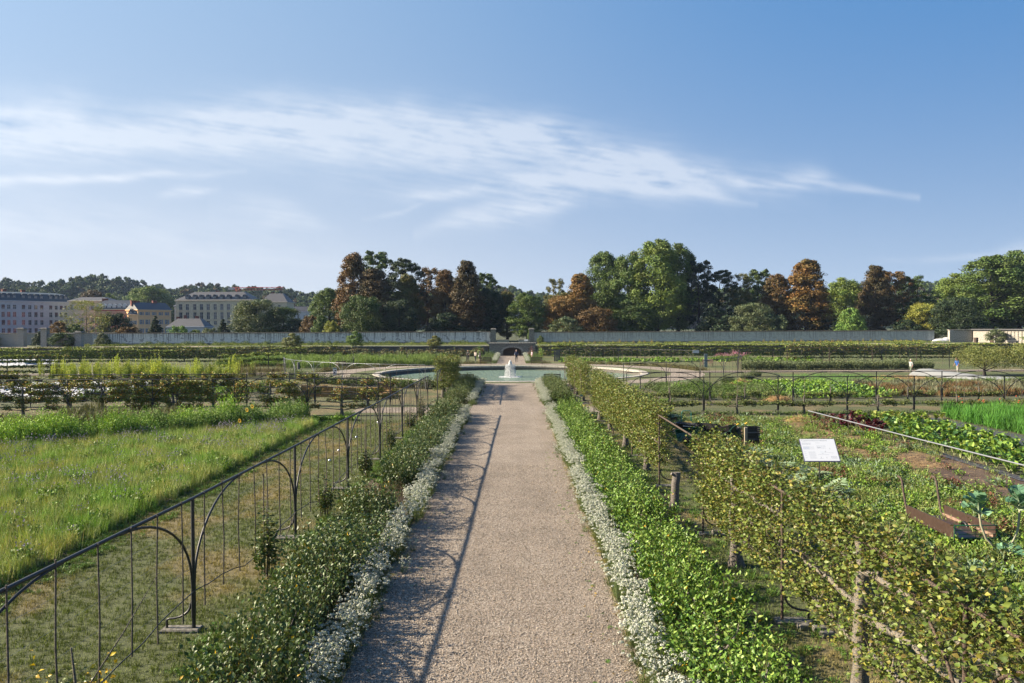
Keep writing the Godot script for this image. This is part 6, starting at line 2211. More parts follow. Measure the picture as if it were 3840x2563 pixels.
	# spreading apple trees at the right edge
	var tc := crown(1151, 3.2, 6.5, 0.22, "round", 60, 120, 0.14)
	var tl := limbs(1152, 3.0, 5.5, 0.15, 0.16, 14)
	var lm := leafmat(Color(0.17, 0.185, 0.06), 0.5)
	n = 0
	for p in [[48.7, -83.4, 0.95], [52.6, -80.8, 1.05], [57.5, -84.0, 1.0]]:
		var t := thing("apple_tree", "low spreading apple tree at the right edge, %s from the left" % ORD[n], "tree", Vector3(p[0], 0, p[1]), n * 1.7, "spreading apple trees at the right edge")
		t.scale = Vector3.ONE * p[2]
		part(t, "trunk", tl, M.bark_dark)
		part(t, "crown", tc, lm)
		n += 1
	# low tunnel of white cloth on hoops
	var tn := MB.new()
	var m := 26
	var rings := []
	for k in m + 1:
		var u := float(k) / m
		var c := Vector3(41.9, 0, -83.4).lerp(Vector3(46.6, 0, -73.6), u)
		var h := lerpf(0.85, 0.42, smoothstep(0.0, 0.7, u)) * smoothstep(-0.06, 0.05, u) * smoothstep(1.05, 0.93, u) * (1.0 - 0.10 * absf(sin(u * PI * 8.0)))
		var ring := []
		for s in 9:
			var a := PI * s / 8.0
			ring.append(c + Vector3(cos(a) * 0.85, sin(a) * h + 0.01, cos(a) * 0.35))
		rings.append(ring)
	for k in m:
		for s in 8:
			tn.quad(rings[k][s], rings[k + 1][s], rings[k + 1][s + 1], rings[k][s + 1], Color.WHITE)
	single("low_tunnel", tn.mesh(), M.tunnel_cloth, "long low tunnel of pale cloth beside the right cross path", "cloche")


func mulch_mesh(x0: float, x1: float, z0: float, z1: float) -> ArrayMesh:
	var wr := noise(1.4, 1161, FastNoiseLite.TYPE_SIMPLEX_SMOOTH, 3)
	var f := func(_x: float, _z: float) -> Color: return Color.WHITE
	return sheet(x0, x1, z0, z1, 0.02, 0.12, f, 0.05, wr)


# ---------------------------------------------------------------- iron trellises
# posts: points on the ground in order. o: h, iron (material), cane (spacing), arch (bool), feet (Vector3 out), hose (bool), tall canes
func trellis(label: String, posts: Array, o: Dictionary) -> Node3D:
	var t := thing("arched_trellis", label, "trellis", posts[0], 0.0, o.get("group", "arched iron trellises"))
	var h: float = o.h
	var im: Material = o.iron
	var org: Vector3 = posts[0]
	var r: float = o.get("r", 0.027)
	var rail := []
	for p in posts:
		rail.append(p - org + Vector3(0, h, 0))
	for k in posts.size() - 1:
		var seg := MB.new()
		var a: Vector3 = rail[k]
		var b: Vector3 = rail[k + 1]
		var d := (b - a).normalized()
		seg.tube([a - d * 0.001, b + d * 0.001], [r], 6)
		part(t, "top_rail", seg.mesh(), im)
	var pm := MB.new()
	pm.tube([Vector3(0, -0.02, 0), Vector3(0, h, 0)], [r * 1.15], 6)
	var post_mesh := pm.mesh()
	for k in posts.size():
		var p: Vector3 = posts[k] - org
		part(t, "post", post_mesh, im, p)
		if o.get("arch", true) and k <= o.get("arch_most", 99):
			for s in [-1, 1]:
				if k + s < 0 or k + s >= posts.size():
					continue
				var q: Vector3 = posts[k + s] - org
				var along := (q - p)
				var l := minf(2.35, along.length() * 0.40)
				along = along.normalized()
				var am := MB.new()
				var pts := [p + along * 0.045 + Vector3(0, 0.25, 0), p + along * 0.045 + Vector3(0, 0.75, 0)]
				for i in 13:
					var u := i / 12.0 * PI / 2.0
					pts.append(p + along * (0.05 + l * (1.0 - cos(u))) + Vector3(0, 0.85 + (h - 0.87) * sin(u), 0))
				am.tube(pts, [r * 0.8], 6)
				part(t, "arch_brace", am.mesh(), im)
		if o.has("foot"):
			var out: Vector3 = o.foot
			var fm := MB.new()
			var fp := [p + Vector3(0, 0.62, 0), p + Vector3(0, 0.50, 0) + out * 0.04]
			for i in 7:
				var u := i / 6.0 * PI / 2.0
				fp.append(p + out * (0.05 + 0.38 * (1.0 - cos(u)) * 1.0) + Vector3(0, 0.48 - 0.26 * sin(u), 0))
			fp.append(p + out * 0.48 + Vector3(0, 0.20, 0))
			fp.append(p + out * 0.48 + Vector3(0, -0.01, 0))
			fm.tube(fp, [r * 0.8], 6)
			part(t, "foot_brace", fm.mesh(), im)
			var sm := MB.new()
			sm.slab(Vector3.ZERO, Vector3(0.68, 0.10, 0.28), 0.02)
			part(t, "footing", sm.mesh(), M.concrete, p + out * 0.22 + Vector3(0, 0.01, 0))
	# canes tied to the rail
	var step: float = o.get("cane", 0.0)
	if step > 0.0:
		for k in posts.size() - 1:
			var a: Vector3 = posts[k] - org
			var b: Vector3 = posts[k + 1] - org
			var n := int(a.distance_to(b) / step)
			for i in n:
				var p := a.lerp(b, (i + 0.5) / n) + Vector3(0.0, 0, rr(-0.05, 0.05))
				var cm := MB.new()
				var lo := rr(0.30, 0.48)
				var top := h + rr(0.01, 0.08)
				var off := Vector3(0.028, 0, 0) if absf(b.z - a.z) > absf(b.x - a.x) else Vector3(0, 0, 0.028)
				cm.tube([p + off + Vector3(0, lo, 0), p + off + Vector3(rr(-0.02, 0.02), h * 0.55, rr(-0.02, 0.02)), p + off + Vector3(rr(-0.02, 0.02), top, rr(-0.02, 0.02))], [0.015, 0.0135, 0.0125], 5)
				part(t, "cane", cm.mesh(), M.cane)
	if o.get("wires", false):
		for y in [0.75, 1.15, 1.55, 1.95]:
			var wm := MB.new()
			var pts := []
			for p in posts:
				pts.append(p - org + Vector3(0, y, 0))
			wm.tube(pts, [0.0022], 4)
			part(t, "wire", wm.mesh(), o.get("wire", M.galvanised))
	if o.get("hose", false):
		var hp := []
		for k in posts.size() - 1:
			var a: Vector3 = posts[k] - org
			var b: Vector3 = posts[k + 1] - org
			for i in 10:
				var u := i / 10.0
				hp.append(a.lerp(b, u) + Vector3(0.03, 0.40 + 0.30 * pow(absf(cos(u * PI)), 1.5) + 0.03 * sin(u * 23.0 + k), 0))
		var hm := MB.new()
		hm.tube(hp, [0.0105], 5)
		part(t, "drip_hose", hm.mesh(), M.hose_black)
	return t


func line(x0: float, z0: float, x1: float, z1: float, n: int) -> Array:
	var o := []
	for k in n + 1:
		o.append(Vector3(lerpf(x0, x1, float(k) / n), 0, lerpf(z0, z1, float(k) / n)))
	return o


func build_trellises() -> void:
	R.seed = 3001
	var lp := []
	for z in [-2.0, -8.0, -14.2, -20.4, -26.6, -32.4, -38.5, -43.6, -48.4]:
		lp.append(Vector3([-6.3, -5.98, -5.70, -5.57, -5.5, -5.4, -5.34, -5.26, -5.18][lp.size()], 0, z))
	trellis("long black arched trellis with canes on the left of the walk", lp, {"h": 2.36, "iron": M.iron, "cane": 0.78, "foot": Vector3(-1, 0, 0), "wires": true, "hose": true, "r": 0.028})
	trellis("short black trellis end on the left beyond the cross path", [Vector3(-5.2, 0, -54.8), Vector3(-5.2, 0, -60.5), Vector3(-5.2, 0, -66.5), Vector3(-5.2, 0, -72.0)], {"h": 2.3, "iron": M.iron, "foot": Vector3(-1, 0, 0)})
	var rp := []
	for z in [-3.0, -8.6, -14.5, -20.6, -26.8, -33.0, -39.2, -45.0, -48.6]:
		rp.append(Vector3(4.84, 0, z))
	trellis("long rusty brown trellis carrying pear trees on the right of the walk", rp, {"h": 2.38, "iron": M.rust, "foot": Vector3(1, 0, 0), "wires": true, "wire": M.rust, "r": 0.026, "arch_most": 1})
	trellis("rusty trellis behind the pears on the right beyond the cross path", [Vector3(4.6, 0, -55), Vector3(4.6, 0, -61), Vector3(4.6, 0, -67), Vector3(4.6, 0, -72.5)], {"h": 2.3, "iron": M.rust, "foot": Vector3(1, 0, 0)})
	var tx := func(xs: Array, z: float) -> Array:
		var o := []
		for x in xs:
			o.append(Vector3(x, 0, z))
		return o
	trellis("front cross trellis with wide arches on the right", tx.call([7.6, 11.4, 15.85, 20.0, 24.0, 29.4, 34.0], -48.3), {"h": 2.25, "iron": M.iron, "foot": Vector3(0, 0, -1), "wires": false})
	trellis("rear cross trellis with wide arches on the right", tx.call([7.6, 13.2, 18.8, 24.4, 28.8, 34.4, 40.0], -54.2), {"h": 2.2, "iron": M.iron, "foot": Vector3(0, 0, 1)})
	trellis("front cross trellis with wide arches on the left", tx.call([-8.15, -12.4, -16.8, -21.7, -26.8, -32.0, -37.0], -48.3), {"h": 2.25, "iron": M.iron})
	trellis("rear cross trellis with wide arches on the left", tx.call([-8.3, -13.4, -18.0, -22.7, -27.6, -32.6, -38.0], -54.2), {"h": 2.2, "iron": M.iron})
	# ring trellises round the basin
	var ring := func(a0: float, a1: float, n: int, rad: float) -> Array:
		var o := []
		for k in n + 1:
			var a := lerpf(a0, a1, float(k) / n)
			o.append(POOL + Vector3(cos(a) * rad, 0, sin(a) * rad))
		return o
	trellis("curved trellis with pale rail round the basin's near left", ring.call(1.86, 2.92, 6, 25.0), {"h": 2.1, "iron": M.galvanised, "r": 0.018, "cane": 1.05, "group": "curved trellises round the basin"})
	trellis("curved dark trellis round the basin's near right", ring.call(1.18, 0.10, 6, 25.4), {"h": 2.1, "iron": M.iron, "cane": 1.05, "group": "curved trellises round the basin"})
	trellis("curved dark trellis before the asparagus at the basin's far left", ring.call(-1.83, -2.72, 5, 25.2), {"h": 2.1, "iron": M.iron, "cane": 1.3, "group": "curved trellises round the basin"})
	trellis("curved trellis before the salad beds at the basin's far right", ring.call(-1.28, -0.42, 5, 25.2), {"h": 2.1, "iron": M.iron, "r": 0.018, "cane": 1.2, "group": "curved trellises round the basin"})
	trellis("dark caned trellis behind the grey-green apple shrubs at the right", line(27.0, -96.8, 52.0, -96.2, 5), {"h": 2.2, "iron": M.iron, "cane": 1.3})
	trellis("brown trellis beyond the apple shrubs at the right", line(38.0, -112.0, 54.0, -108.0, 3), {"h": 2.2, "iron": M.rust})
	trellis("dark trellis end at the left of the asparagus", line(-36.0, -104.5, -27.5, -104.0, 2), {"h": 2.1, "iron": M.iron})


# ---------------------------------------------------------------- espaliers
func build_espaliers() -> void:
	# old pears on the right of the walk: trained along the trellis (their x runs along the walk)
	var pear_cols := [Color(0.125, 0.17, 0.04), Color(0.165, 0.20, 0.05), Color(0.10, 0.14, 0.035), Color(0.20, 0.225, 0.07), Color(0.08, 0.115, 0.03), Color(0.14, 0.18, 0.045), Color(0.10, 0.135, 0.035), Color(0.12, 0.155, 0.045), Color(0.23, 0.21, 0.05), Color(0.15, 0.12, 0.04)]
	var tiers := [0.75, 1.2, 1.65, 2.1, 2.35]
	var pf := [trained(3101, 3.05, tiers, 0.52, 0.46, 58, 9, 0.074, 0.055, pear_cols), trained(3102, 3.05, tiers, 0.54, 0.46, 58, 9, 0.074, 0.055, pear_cols), trained(3103, 3.05, [0.8, 1.2, 1.6, 2.0, 2.35, 2.4], 0.52, 0.46, 50, 8, 0.070, 0.053, pear_cols, 0.33)]
	var pa := [arms(3.0, [0.8, 1.3, 1.85], 2.3, 0.135, 3111), arms(3.0, [0.9, 1.4, 2.0], 2.35, 0.12, 3112)]
	R.seed = 3120
	var zs := [-6.0, -11.4, -17.9, -29.8, -35.5, -41.2, -46.0, -57.2, -62.6, -68.0]
	for i in zs.size():
		var t := thing("espalier_pear", "old yellowing espaliered pear right of the walk, %s from the camera" % ORD[i], "pear tree", Vector3(4.92, 0, zs[i]), PI / 2.0 + (PI if i % 2 == 1 else 0.0), "old pears trained on the right-hand trellis")
		t.scale = Vector3(0.92 if i == 6 else (0.98 if i < 3 else 1.0), 1.0, 1.0)
		part(t, "trunk", pa[i % 2], M.lichen_bark if i < 2 else M.bark)
		part(t, "foliage", pf[2 if i < 2 else (i % 2)], M.leaf_glossy, Vector3.ZERO, "stuff")
	# cut stump of a pear in the gap
	R.seed = 3125
	var st := MB.new()
	var pts := []
	var rad := []
	for k in 8:
		var u := k / 7.0
		pts.append(Vector3(rr(-0.02, 0.02) + u * 0.05, u * 1.12 - 0.02, rr(-0.02, 0.02)))
		rad.append([0.17, 0.135, 0.125, 0.12, 0.115, 0.12, 0.115, 0.125][k])
	st.tube(pts, rad, 12)
	st.tube([Vector3(0.05, 1.0, 0.03), Vector3(-0.1, 1.08, 0.08)], [0.055, 0.045], 7)
	single("pear_stump", st.mesh(), M.bark, "sawn-off grey pear trunk standing in the gap of the right trellis", "tree stump", Vector3(4.66, 0, -23.4))
	# left beyond the cross path: pears seen end-on
	for i in 3:
		var t := thing("espalier_pear", "golden espaliered pear left of the walk before the basin, %s one" % ORD[i], "pear tree", Vector3(-5.3, 0, [-60.5, -65.5, -70.2][i]), PI / 2.0, "pears trained left of the walk before the basin")
		t.scale = Vector3(0.85, 1.0 if i > 0 else 1.12, 1.35)
		part(t, "trunk", pa[i % 2], M.bark)
		part(t, "foliage", pf[2 if i == 0 else 0], M.leaf_glossy, Vector3.ZERO, "stuff")
	# left cross rows: candelabra trees with bronzed leaves
	var bronze := [Color(0.24, 0.25, 0.07), Color(0.30, 0.25, 0.08), Color(0.17, 0.21, 0.06), Color(0.38, 0.21, 0.065), Color(0.19, 0.24, 0.065), Color(0.12, 0.155, 0.045)]
	var bt := [0.5, 0.95, 1.45, 1.9]
	var bf := [trained(3201, 2.3, bt, 0.42, 0.3, 44, 7, 0.12, 0.095, bronze, 0.36), trained(3202, 2.35, bt, 0.45, 0.3, 66, 8, 0.12, 0.095, bronze, 0.2), trained(3203, 2.1, [0.55, 1.0, 1.5], 0.34, 0.24, 30, 7, 0.11, 0.085, bronze + [Color(0.28, 0.13, 0.04)], 0.5)]
	var ba := [arms(2.3, bt, 2.0, 0.085, 3211), arms(2.15, [0.55, 1.0, 1.5, 1.95], 2.1, 0.08, 3212)]
	R.seed = 3220
	var rows := [
		[-48.6, [-10.4, -14.7, -20.6, -24.9, -29.7, -34.2], [2, 0, 1, 0, 0, 0], "front"],
		[-54.5, [-9.9, -15.2, -20.4, -25.2, -30.1, -35.0], [2, 0, 1, 1, 1, 1], "rear"]]
	for r in rows:
		for i in 6:
			var t := thing("espalier_tree", "bronze-leaved candelabra tree in the %s left row, %s from the walk" % [r[3], ORD[i]], "espalier", Vector3(r[1][i], 0, r[0]), 0.0 if R.randf() < 0.5 else PI, "bronze-leaved espaliers in the left cross rows")
			t.scale = Vector3(rr(0.95, 1.05), rr(0.9, 1.05), 1.0)
			part(t, "trunk", ba[i % 2], M.bark)
			part(t, "foliage", bf[r[2][i]], M.leaf_glossy, Vector3.ZERO, "stuff")
	# right cross rows: young low cordons with a thin leader
	var lf := [trained(3301, 1.75, [0.62], 0.26, 0.14, 55, 6, 0.10, 0.07, [Color(0.11, 0.14, 0.045), Color(0.15, 0.17, 0.06), Color(0.09, 0.115, 0.04)], 0.15), trained(3302, 1.75, [0.60, 0.72], 0.32, 0.16, 36, 6, 0.10, 0.07, [Color(0.12, 0.15, 0.05), Color(0.16, 0.18, 0.07)], 0.25)]
	var la := arms(1.75, [0.62], 1.2, 0.055, 3311, 0.16)
	var leader := shoots(3312, 3, 0.05, 0.05, 2.0, 24, 0.065, 0.04, [Color(0.12, 0.15, 0.05), Color(0.16, 0.17, 0.06)], 0.03, 0.3)
	var cane := MB.new()
	cane.tube([Vector3(0.03, 0, 0.03), Vector3(0.03, 2.3, 0.03)], [0.012], 5)
	var cm := cane.mesh()
	R.seed = 3320
	var rr2 := [[-48.0, [9.35, 13.3, 17.3, 21.7, 26.4, 31.0], "front"], [-54.4, [10.5, 15.6, 21.4, 26.6, 31.4, 36.6], "rear"]]
	for r in rr2:
		for i in 6:
			var t := thing("cordon_tree", "low two-armed fruit tree in the %s right row, %s from the walk" % [r[2], ORD[i]], "espalier", Vector3(r[1][i], 0, r[0]), 0.0 if R.randf() < 0.5 else PI, "low cordons in the right cross rows")
			part(t, "trunk", la, M.bark)
			part(t, "foliage", lf[i % 2], M.leaf_matt, Vector3.ZERO, "stuff")
			part(t, "leader", leader, M.leaf_matt)
			part(t, "cane", cm, M.cane)
	bed("weed_strip", "green weeds along the foot of the right front cross trellis", "weeds", [shoots(3331, 12, 0.25, 0.25, 0.22, 6, 0.08, 0.045, DARKG + GREENS, 0.8)], M.leaf_matt, 7.5, 33, -48.6, -48.0, Vector2(0.38, 0.5), 0.4, 0.7, 1.3)
	bed("weed_strip", "green weeds along the foot of the right rear cross trellis", "weeds", [shoots(3332, 12, 0.25, 0.25, 0.22, 6, 0.08, 0.045, DARKG + GREENS, 0.8)], M.leaf_matt, 7.5, 38, -54.5, -54.0, Vector2(0.4, 0.5), 0.4, 0.7, 1.3)
	# young pear whips tied to canes on the left trellis
	var yl := [Color(0.07, 0.11, 0.035), Color(0.10, 0.14, 0.04), Color(0.055, 0.09, 0.03), Color(0.14, 0.13, 0.04)]
	R.seed = 3340
	var yz := [-17.2, -22.6, -28.7, -34.5, -41.2, -46.1]
	for i in yz.size():
		var t := thing("young_pear", "young pear whip staked at the foot of the left trellis, %s from the camera" % ORD[i], "young tree", Vector3(-5.32, 0, yz[i]), R.randf() * TAU, "young pears along the left trellis")
		var hh := rr(1.25, 1.7)
		var sb := MB.new()
		sb.tube([Vector3(0, 0, 0), Vector3(0.03, 0.4, 0.02), Vector3(0.01, 0.9, 0), Vector3(0.02, hh, 0.02)], [0.022, 0.018, 0.014, 0.006], 6)
		sb.tube([Vector3(0.02, 0.42, 0.02), Vector3(0.12, 0.7, -0.1), Vector3(0.14, 1.0, -0.12)], [0.011, 0.008, 0.004], 5)
		part(t, "stem", sb.mesh(), M.bark)
		part(t, "foliage", shoots(3341 + i, 20, 0.18, 0.18, hh, 26, 0.12, 0.07, yl, 0.14, 0.3, -0.1), M.leaf_glossy, Vector3.ZERO, "stuff")
		var ck := MB.new()
		ck.tube([Vector3(-0.06, 0, 0), Vector3(-0.05, 1.9 + rr(0, 0.4), 0.02)], [0.013], 5)
		part(t, "stake", ck.mesh(), M.cane)
		var sp := MB.new()
		sp.tube([Vector3(0.1, 0, 0.1), Vector3(0.5, 1.35, -0.35)], [0.009], 5)
		if i < 2:
			part(t, "stake", sp.mesh(), M.cane)
	# yellow-leaved young tree at the lower left corner
	var t2 := thing("young_pear", "young fruit tree turning yellow at the lower left corner", "young tree", Vector3(-5.75, 0, -10.4))
	part(t2, "foliage", shoots(3361, 16, 0.35, 0.35, 1.35, 15, 0.10, 0.065, yl, 0.3, 0.25, 0.2), M.leaf_glossy, Vector3.ZERO, "stuff")
	part(t2, "yellow_leaves", shoots(3362, 12, 0.32, 0.32, 1.5, 6, 0.10, 0.065, [Color(0.55, 0.33, 0.02), Color(0.45, 0.30, 0.03), Color(0.6, 0.42, 0.03)], 0.3, 0.6, 0.2), M.leaf_glossy, Vector3.ZERO, "stuff")
	var s2 := MB.new()
	s2.tube([Vector3(0, 0, 0), Vector3(0.04, 0.6, 0), Vector3(0, 1.25, 0.05)], [0.03, 0.022, 0.01], 6)
	s2.tube([Vector3(0.04, 0.5, 0), Vector3(0.5, 1.3, -0.3), Vector3(0.9, 2.05, -0.5)], [0.012, 0.009, 0.004], 5)
	part(t2, "stem", s2.mesh(), M.bark)


# ---------------------------------------------------------------- borders of the walk
func build_path_borders() -> void:
	var ch := chive_clumps()
	R.seed = 4001
	var runs := [[-1, -49.4, -7.0, "left of the near walk"], [1, -49.4, -7.0, "right of the near walk"], [-1, -74.0, -54.2, "left of the walk beyond the cross path"], [1, -74.0, -54.2, "right of the walk beyond the cross path"]]
	for r in runs:
		var t := thing("chive_border", "edging of white-flowered garlic chives " + r[3], "flowers")
		t.set_meta("kind", "stuff")
		var sets := [[], [], []]
		var n := int((r[2] - r[1]) * 12.0)
		for i in n:
			var z := rr(r[1], r[2])
			var wv := 0.06 * sin(z * 1.7 + r[0]) + 0.05 * sin(z * 0.6)
			var x: float = PX + r[0] * (2.38 + absf(rr(0.0, 0.36)) + wv)
			sets[i % 3].append(spot(x, 0.0, z, rr(0.8, 1.18), 0.25))
		# a few strays leaning over the gravel
		for i in int(n * 0.035):
			sets[i % 3].append(spot(PX + r[0] * rr(2.05, 2.3), 0.0, rr(r[1], r[2]), rr(0.45, 0.7), 0.4))
		for k in 3:
			scatter(t, "clumps", ch[k], M.petal, sets[k])
	# dry grass fringe at the foot of the chives
	var fr := MB.new()
	for k in 12:
		var a := R.randf() * TAU
		fr.blade(Vector3(rr(-0.08, 0.08), 0, rr(-0.08, 0.08)), Vector3(cos(a), 0.45, sin(a)).normalized(), Vector3(-sin(a), 0, cos(a)), rr(0.07, 0.16), 0.007, Vector3(0, -0.03, 0), tint([Color(0.40, 0.30, 0.12), Color(0.30, 0.26, 0.09), Color(0.16, 0.20, 0.05)]))
	var xf := []
	for i in 1500:
		var s := -1 if R.randf() < 0.45 else 1
		xf.append(spot(PX + s * rr(2.26, 2.44), 0.012, -7.0 - 42.0 * R.randf(), rr(0.6, 1.2)))
	stuff("dry_fringe", fr.mesh(), M.leaf_matt, xf, "dry grass fringe between the gravel and the chives", "grass")

	# low apple hedges
	var la := [Color(0.065, 0.105, 0.038), Color(0.09, 0.135, 0.05), Color(0.05, 0.082, 0.032), Color(0.16, 0.20, 0.11), Color(0.06, 0.10, 0.036), Color(0.12, 0.165, 0.07)]
	var ra := [Color(0.135, 0.24, 0.042), Color(0.19, 0.29, 0.06), Color(0.09, 0.175, 0.033), Color(0.25, 0.335, 0.09), Color(0.12, 0.215, 0.042), Color(0.065, 0.13, 0.028)]
	var sp := [Color(0.42, 0.27, 0.02)]
	var lb := []
	var rb := []
	for v in 3:
		lb.append(shoots(4101 + v, 250, 0.98, 0.8, 1.56, 13, 0.115, 0.064, la + la + la + la + la + la + la + la + la + la + la + la + la + sp, 0.42, 0.16, 0.75))
		rb.append(shoots(4111 + v, 230, 0.98, 0.88, 1.28, 13, 0.12, 0.062, ra + ra + ra + ra + ra + ra + ra + ra + ra + ra + ra + ra + ra + sp, 0.42, 0.16, 0.8))
	var wood := MB.new()
	wood.tube([Vector3(0, 0, 0), Vector3(0.02, 0.35, 0), Vector3(0.0, 0.45, 0.0)], [0.05, 0.045, 0.04], 7)
	for s in [-1, 1]:
		wood.tube([Vector3(0, 0.4, 0), Vector3(s * 0.35, 0.46, 0.03), Vector3(s * 0.9, 0.45, -0.03)], [0.035, 0.03, 0.018], 6)
		wood.tube([Vector3(0, 0.3, 0), Vector3(s * 0.2, 0.6, 0.2 * s), Vector3(s * 0.3, 0.85, 0.3 * s)], [0.03, 0.02, 0.008], 5)
	var wm := wood.mesh()
	R.seed = 4120
	var i := 0
	var z := -7.6
	while z > -48.5:
		if (z < -23.0 and z > -26.2) or (z < -31.4 and z > -33.0) or (z < -41.6 and z > -43.2):   # a burgundy herb fills this place
			z -= 1.75
			continue
		var t := thing("apple_bush", "low dark-leaved apple bush left of the walk, %s from the camera" % ORD[i], "apple bush", Vector3(-3.80 + rr(-0.12, 0.12), 0, z), PI / 2.0 + (PI if R.randf() < 0.5 else 0.0) + rr(-0.15, 0.15), "low apple bushes left of the walk")
		t.scale = Vector3(rr(0.78, 1.12), rr(0.62, 1.0), rr(0.72, 1.05))
		part(t, "stems", wm, M.bark)
		part(t, "foliage", lb[i % 3], M.leaf_glossy, Vector3.ZERO, "stuff")
		i += 1
		z -= 1.75
	i = 0
	z = -7.4
	while z > -49.0:
		var t := thing("apple_bush", "low bright green apple bush right of the walk, %s from the camera" % ORD[i], "apple bush", Vector3(3.28 + rr(-0.1, 0.1), 0, z), PI / 2.0 + (PI if R.randf() < 0.5 else 0.0) + rr(-0.15, 0.15), "low apple bushes right of the walk")
		t.scale = Vector3(rr(0.8, 1.12), rr(0.62, 1.05), rr(0.85, 1.12))
		part(t, "stems", wm, M.bark)
		part(t, "foliage", rb[i % 3], M.leaf_glossy, Vector3.ZERO, "stuff")
		i += 1
		z -= 1.72
	# burgundy herb
	var ob := [Color(0.075, 0.035, 0.03), Color(0.10, 0.05, 0.035), Color(0.10, 0.095, 0.04), Color(0.06, 0.03, 0.028)]
	i = 0
	for p in [[-4.35, -23.9], [-4.0, -25.3], [-4.9, -24.7]]:
		var o := single("oregano_clump", shoots(4131 + i, 130, 0.6, 0.6, 0.62, 9, 0.035, 0.022, ob, 0.35, 0.3), M.leaf_matt, "dark burgundy herb clump among the left apple bushes, %s from the walk's near end" % ORD[i], "herb", Vector3(p[0], 0, p[1]), "burgundy herb clumps")
		o.scale = Vector3(1.15, 1.0, 1.15)
		i += 1
	# grey-green shrubs beyond the cross path
	var gs := [shoots(4141, 210, 0.95, 0.95, 1.35, 15, 0.115, 0.05, [Color(0.12, 0.15, 0.075), Color(0.16, 0.19, 0.10), Color(0.085, 0.115, 0.05)], 0.3, 0.2, 0.5), shoots(4142, 210, 0.95, 0.95, 1.25, 15, 0.12, 0.06, [Color(0.08, 0.12, 0.04), Color(0.11, 0.15, 0.055), Color(0.06, 0.09, 0.03)], 0.3, 0.2, 0.5)]
	for s in [-1, 1]:
		for k in 9:
			var o := single("border_shrub", gs[(k + (1 if s > 0 else 0)) % 2], M.leaf_matt, "grey-green shrub %s of the walk beyond the cross path, %s from the camera" % ["left" if s < 0 else "right", ORD[k]], "shrub", Vector3(PX + s * rr(3.5, 3.8), 0, -56.0 - k * 2.0), "grey-green shrubs beyond the cross path")
			o.rotation.y = R.randf() * TAU
			o.scale = Vector3(rr(0.9, 1.1), rr(0.85, 1.05), rr(0.9, 1.1))


# ---------------------------------------------------------------- garden objects
func panel_print() -> ImageTexture:
	R.seed = 5001
	var w := 512
	var h := 344
	var im := Image.create(w, h, false, Image.FORMAT_RGB8)
	im.fill(Color(0.90, 0.915, 0.94))
	var ink := Color(0.55, 0.58, 0.64)
	var words := func(x0: int, x1: int, y: int, hh: int, c: Color) -> void:
		var x := x0
		while x < x1:
			var l := R.randi_range(6, 22)
			im.fill_rect(Rect2i(x, y, mini(l, x1 - x), hh), c)
			x += l + 4
	words.call(18, 40, 16, 6, ink.darkened(0.2))
	words.call(52, 400, 24, 7, ink.darkened(0.15))
	words.call(20, 80, 42, 3, ink)
	for y in [62, 66, 70, 84, 88]:
		words.call(18, 148, y, 2, ink)
	im.fill_rect(Rect2i(20, 118, 92, 46), Color(0.83, 0.86, 0.91))
	for y in range(120, 166, 8):
		words.call(20, 184, y, 2, ink.lightened(0.25))
	for k in 4:
		var y0 := 202 + k * 30
		words.call(20, 50, y0, 3, ink)
		for y in [y0, y0 + 5, y0 + 10]:
			words.call(86, 186, y, 2, ink)
	words.call(218, 282, 60, 3, ink)
	# little engraved views
	for k in 240:
		var x := R.randi_range(218, 350)
		im.fill_rect(Rect2i(x, 100 + R.randi_range(0, 55), R.randi_range(3, 14), 1), ink.lerp(Color(0.85, 0.87, 0.9), R.randf()))
	for k in 60:
		im.fill_rect(Rect2i(230 + k, 134 - absi(k - 30) / 5, 2, 3), ink.darkened(0.35))
	for k in 90:
		im.fill_rect(Rect2i(260 + R.randi_range(0, 60), 190 + R.randi_range(0, 36), 4, 1), Color(0.70, 0.78, 0.84))
	im.fill_rect(Rect2i(284, 226, 14, 4), Color(0.3, 0.36, 0.4))
	for k in 130:
		im.fill_rect(Rect2i(320 + k, 206 + k / 9, 2, 2), ink)
	for p in [[336, 196], [410, 152], [250, 290], [330, 292]]:
		for k in 26:
			im.fill_rect(Rect2i(p[0] + R.randi_range(-7, 7), p[1] + R.randi_range(-8, 12), 2, 2), ink.darkened(0.3))
	for k in 30:
		im.fill_rect(Rect2i(225 + k * 2, 305, 2, 2), ink)
	for y in [270, 276, 282, 288, 294, 302, 310]:
		words.call(398, 486, y, 2, ink)
	for y in [240, 246]:
		words.call(220, 380, y, 2, ink.lightened(0.2))
	return ImageTexture.create_from_image(im)


func hoop(b: MB, c: Vector3, ax: Vector3, rad: float, r: float, col := Color.WHITE) -> void:
	var u := ax.cross(Vector3(0.3, 0.9, 0.2)).normalized()
	var w := ax.cross(u).normalized()
	var pts := []
	for k in 21:
		var a := TAU * k / 20.0
		pts.append(c + (u * cos(a) + w * sin(a)) * rad)
	b.tube(pts, [r], 6, col, false)


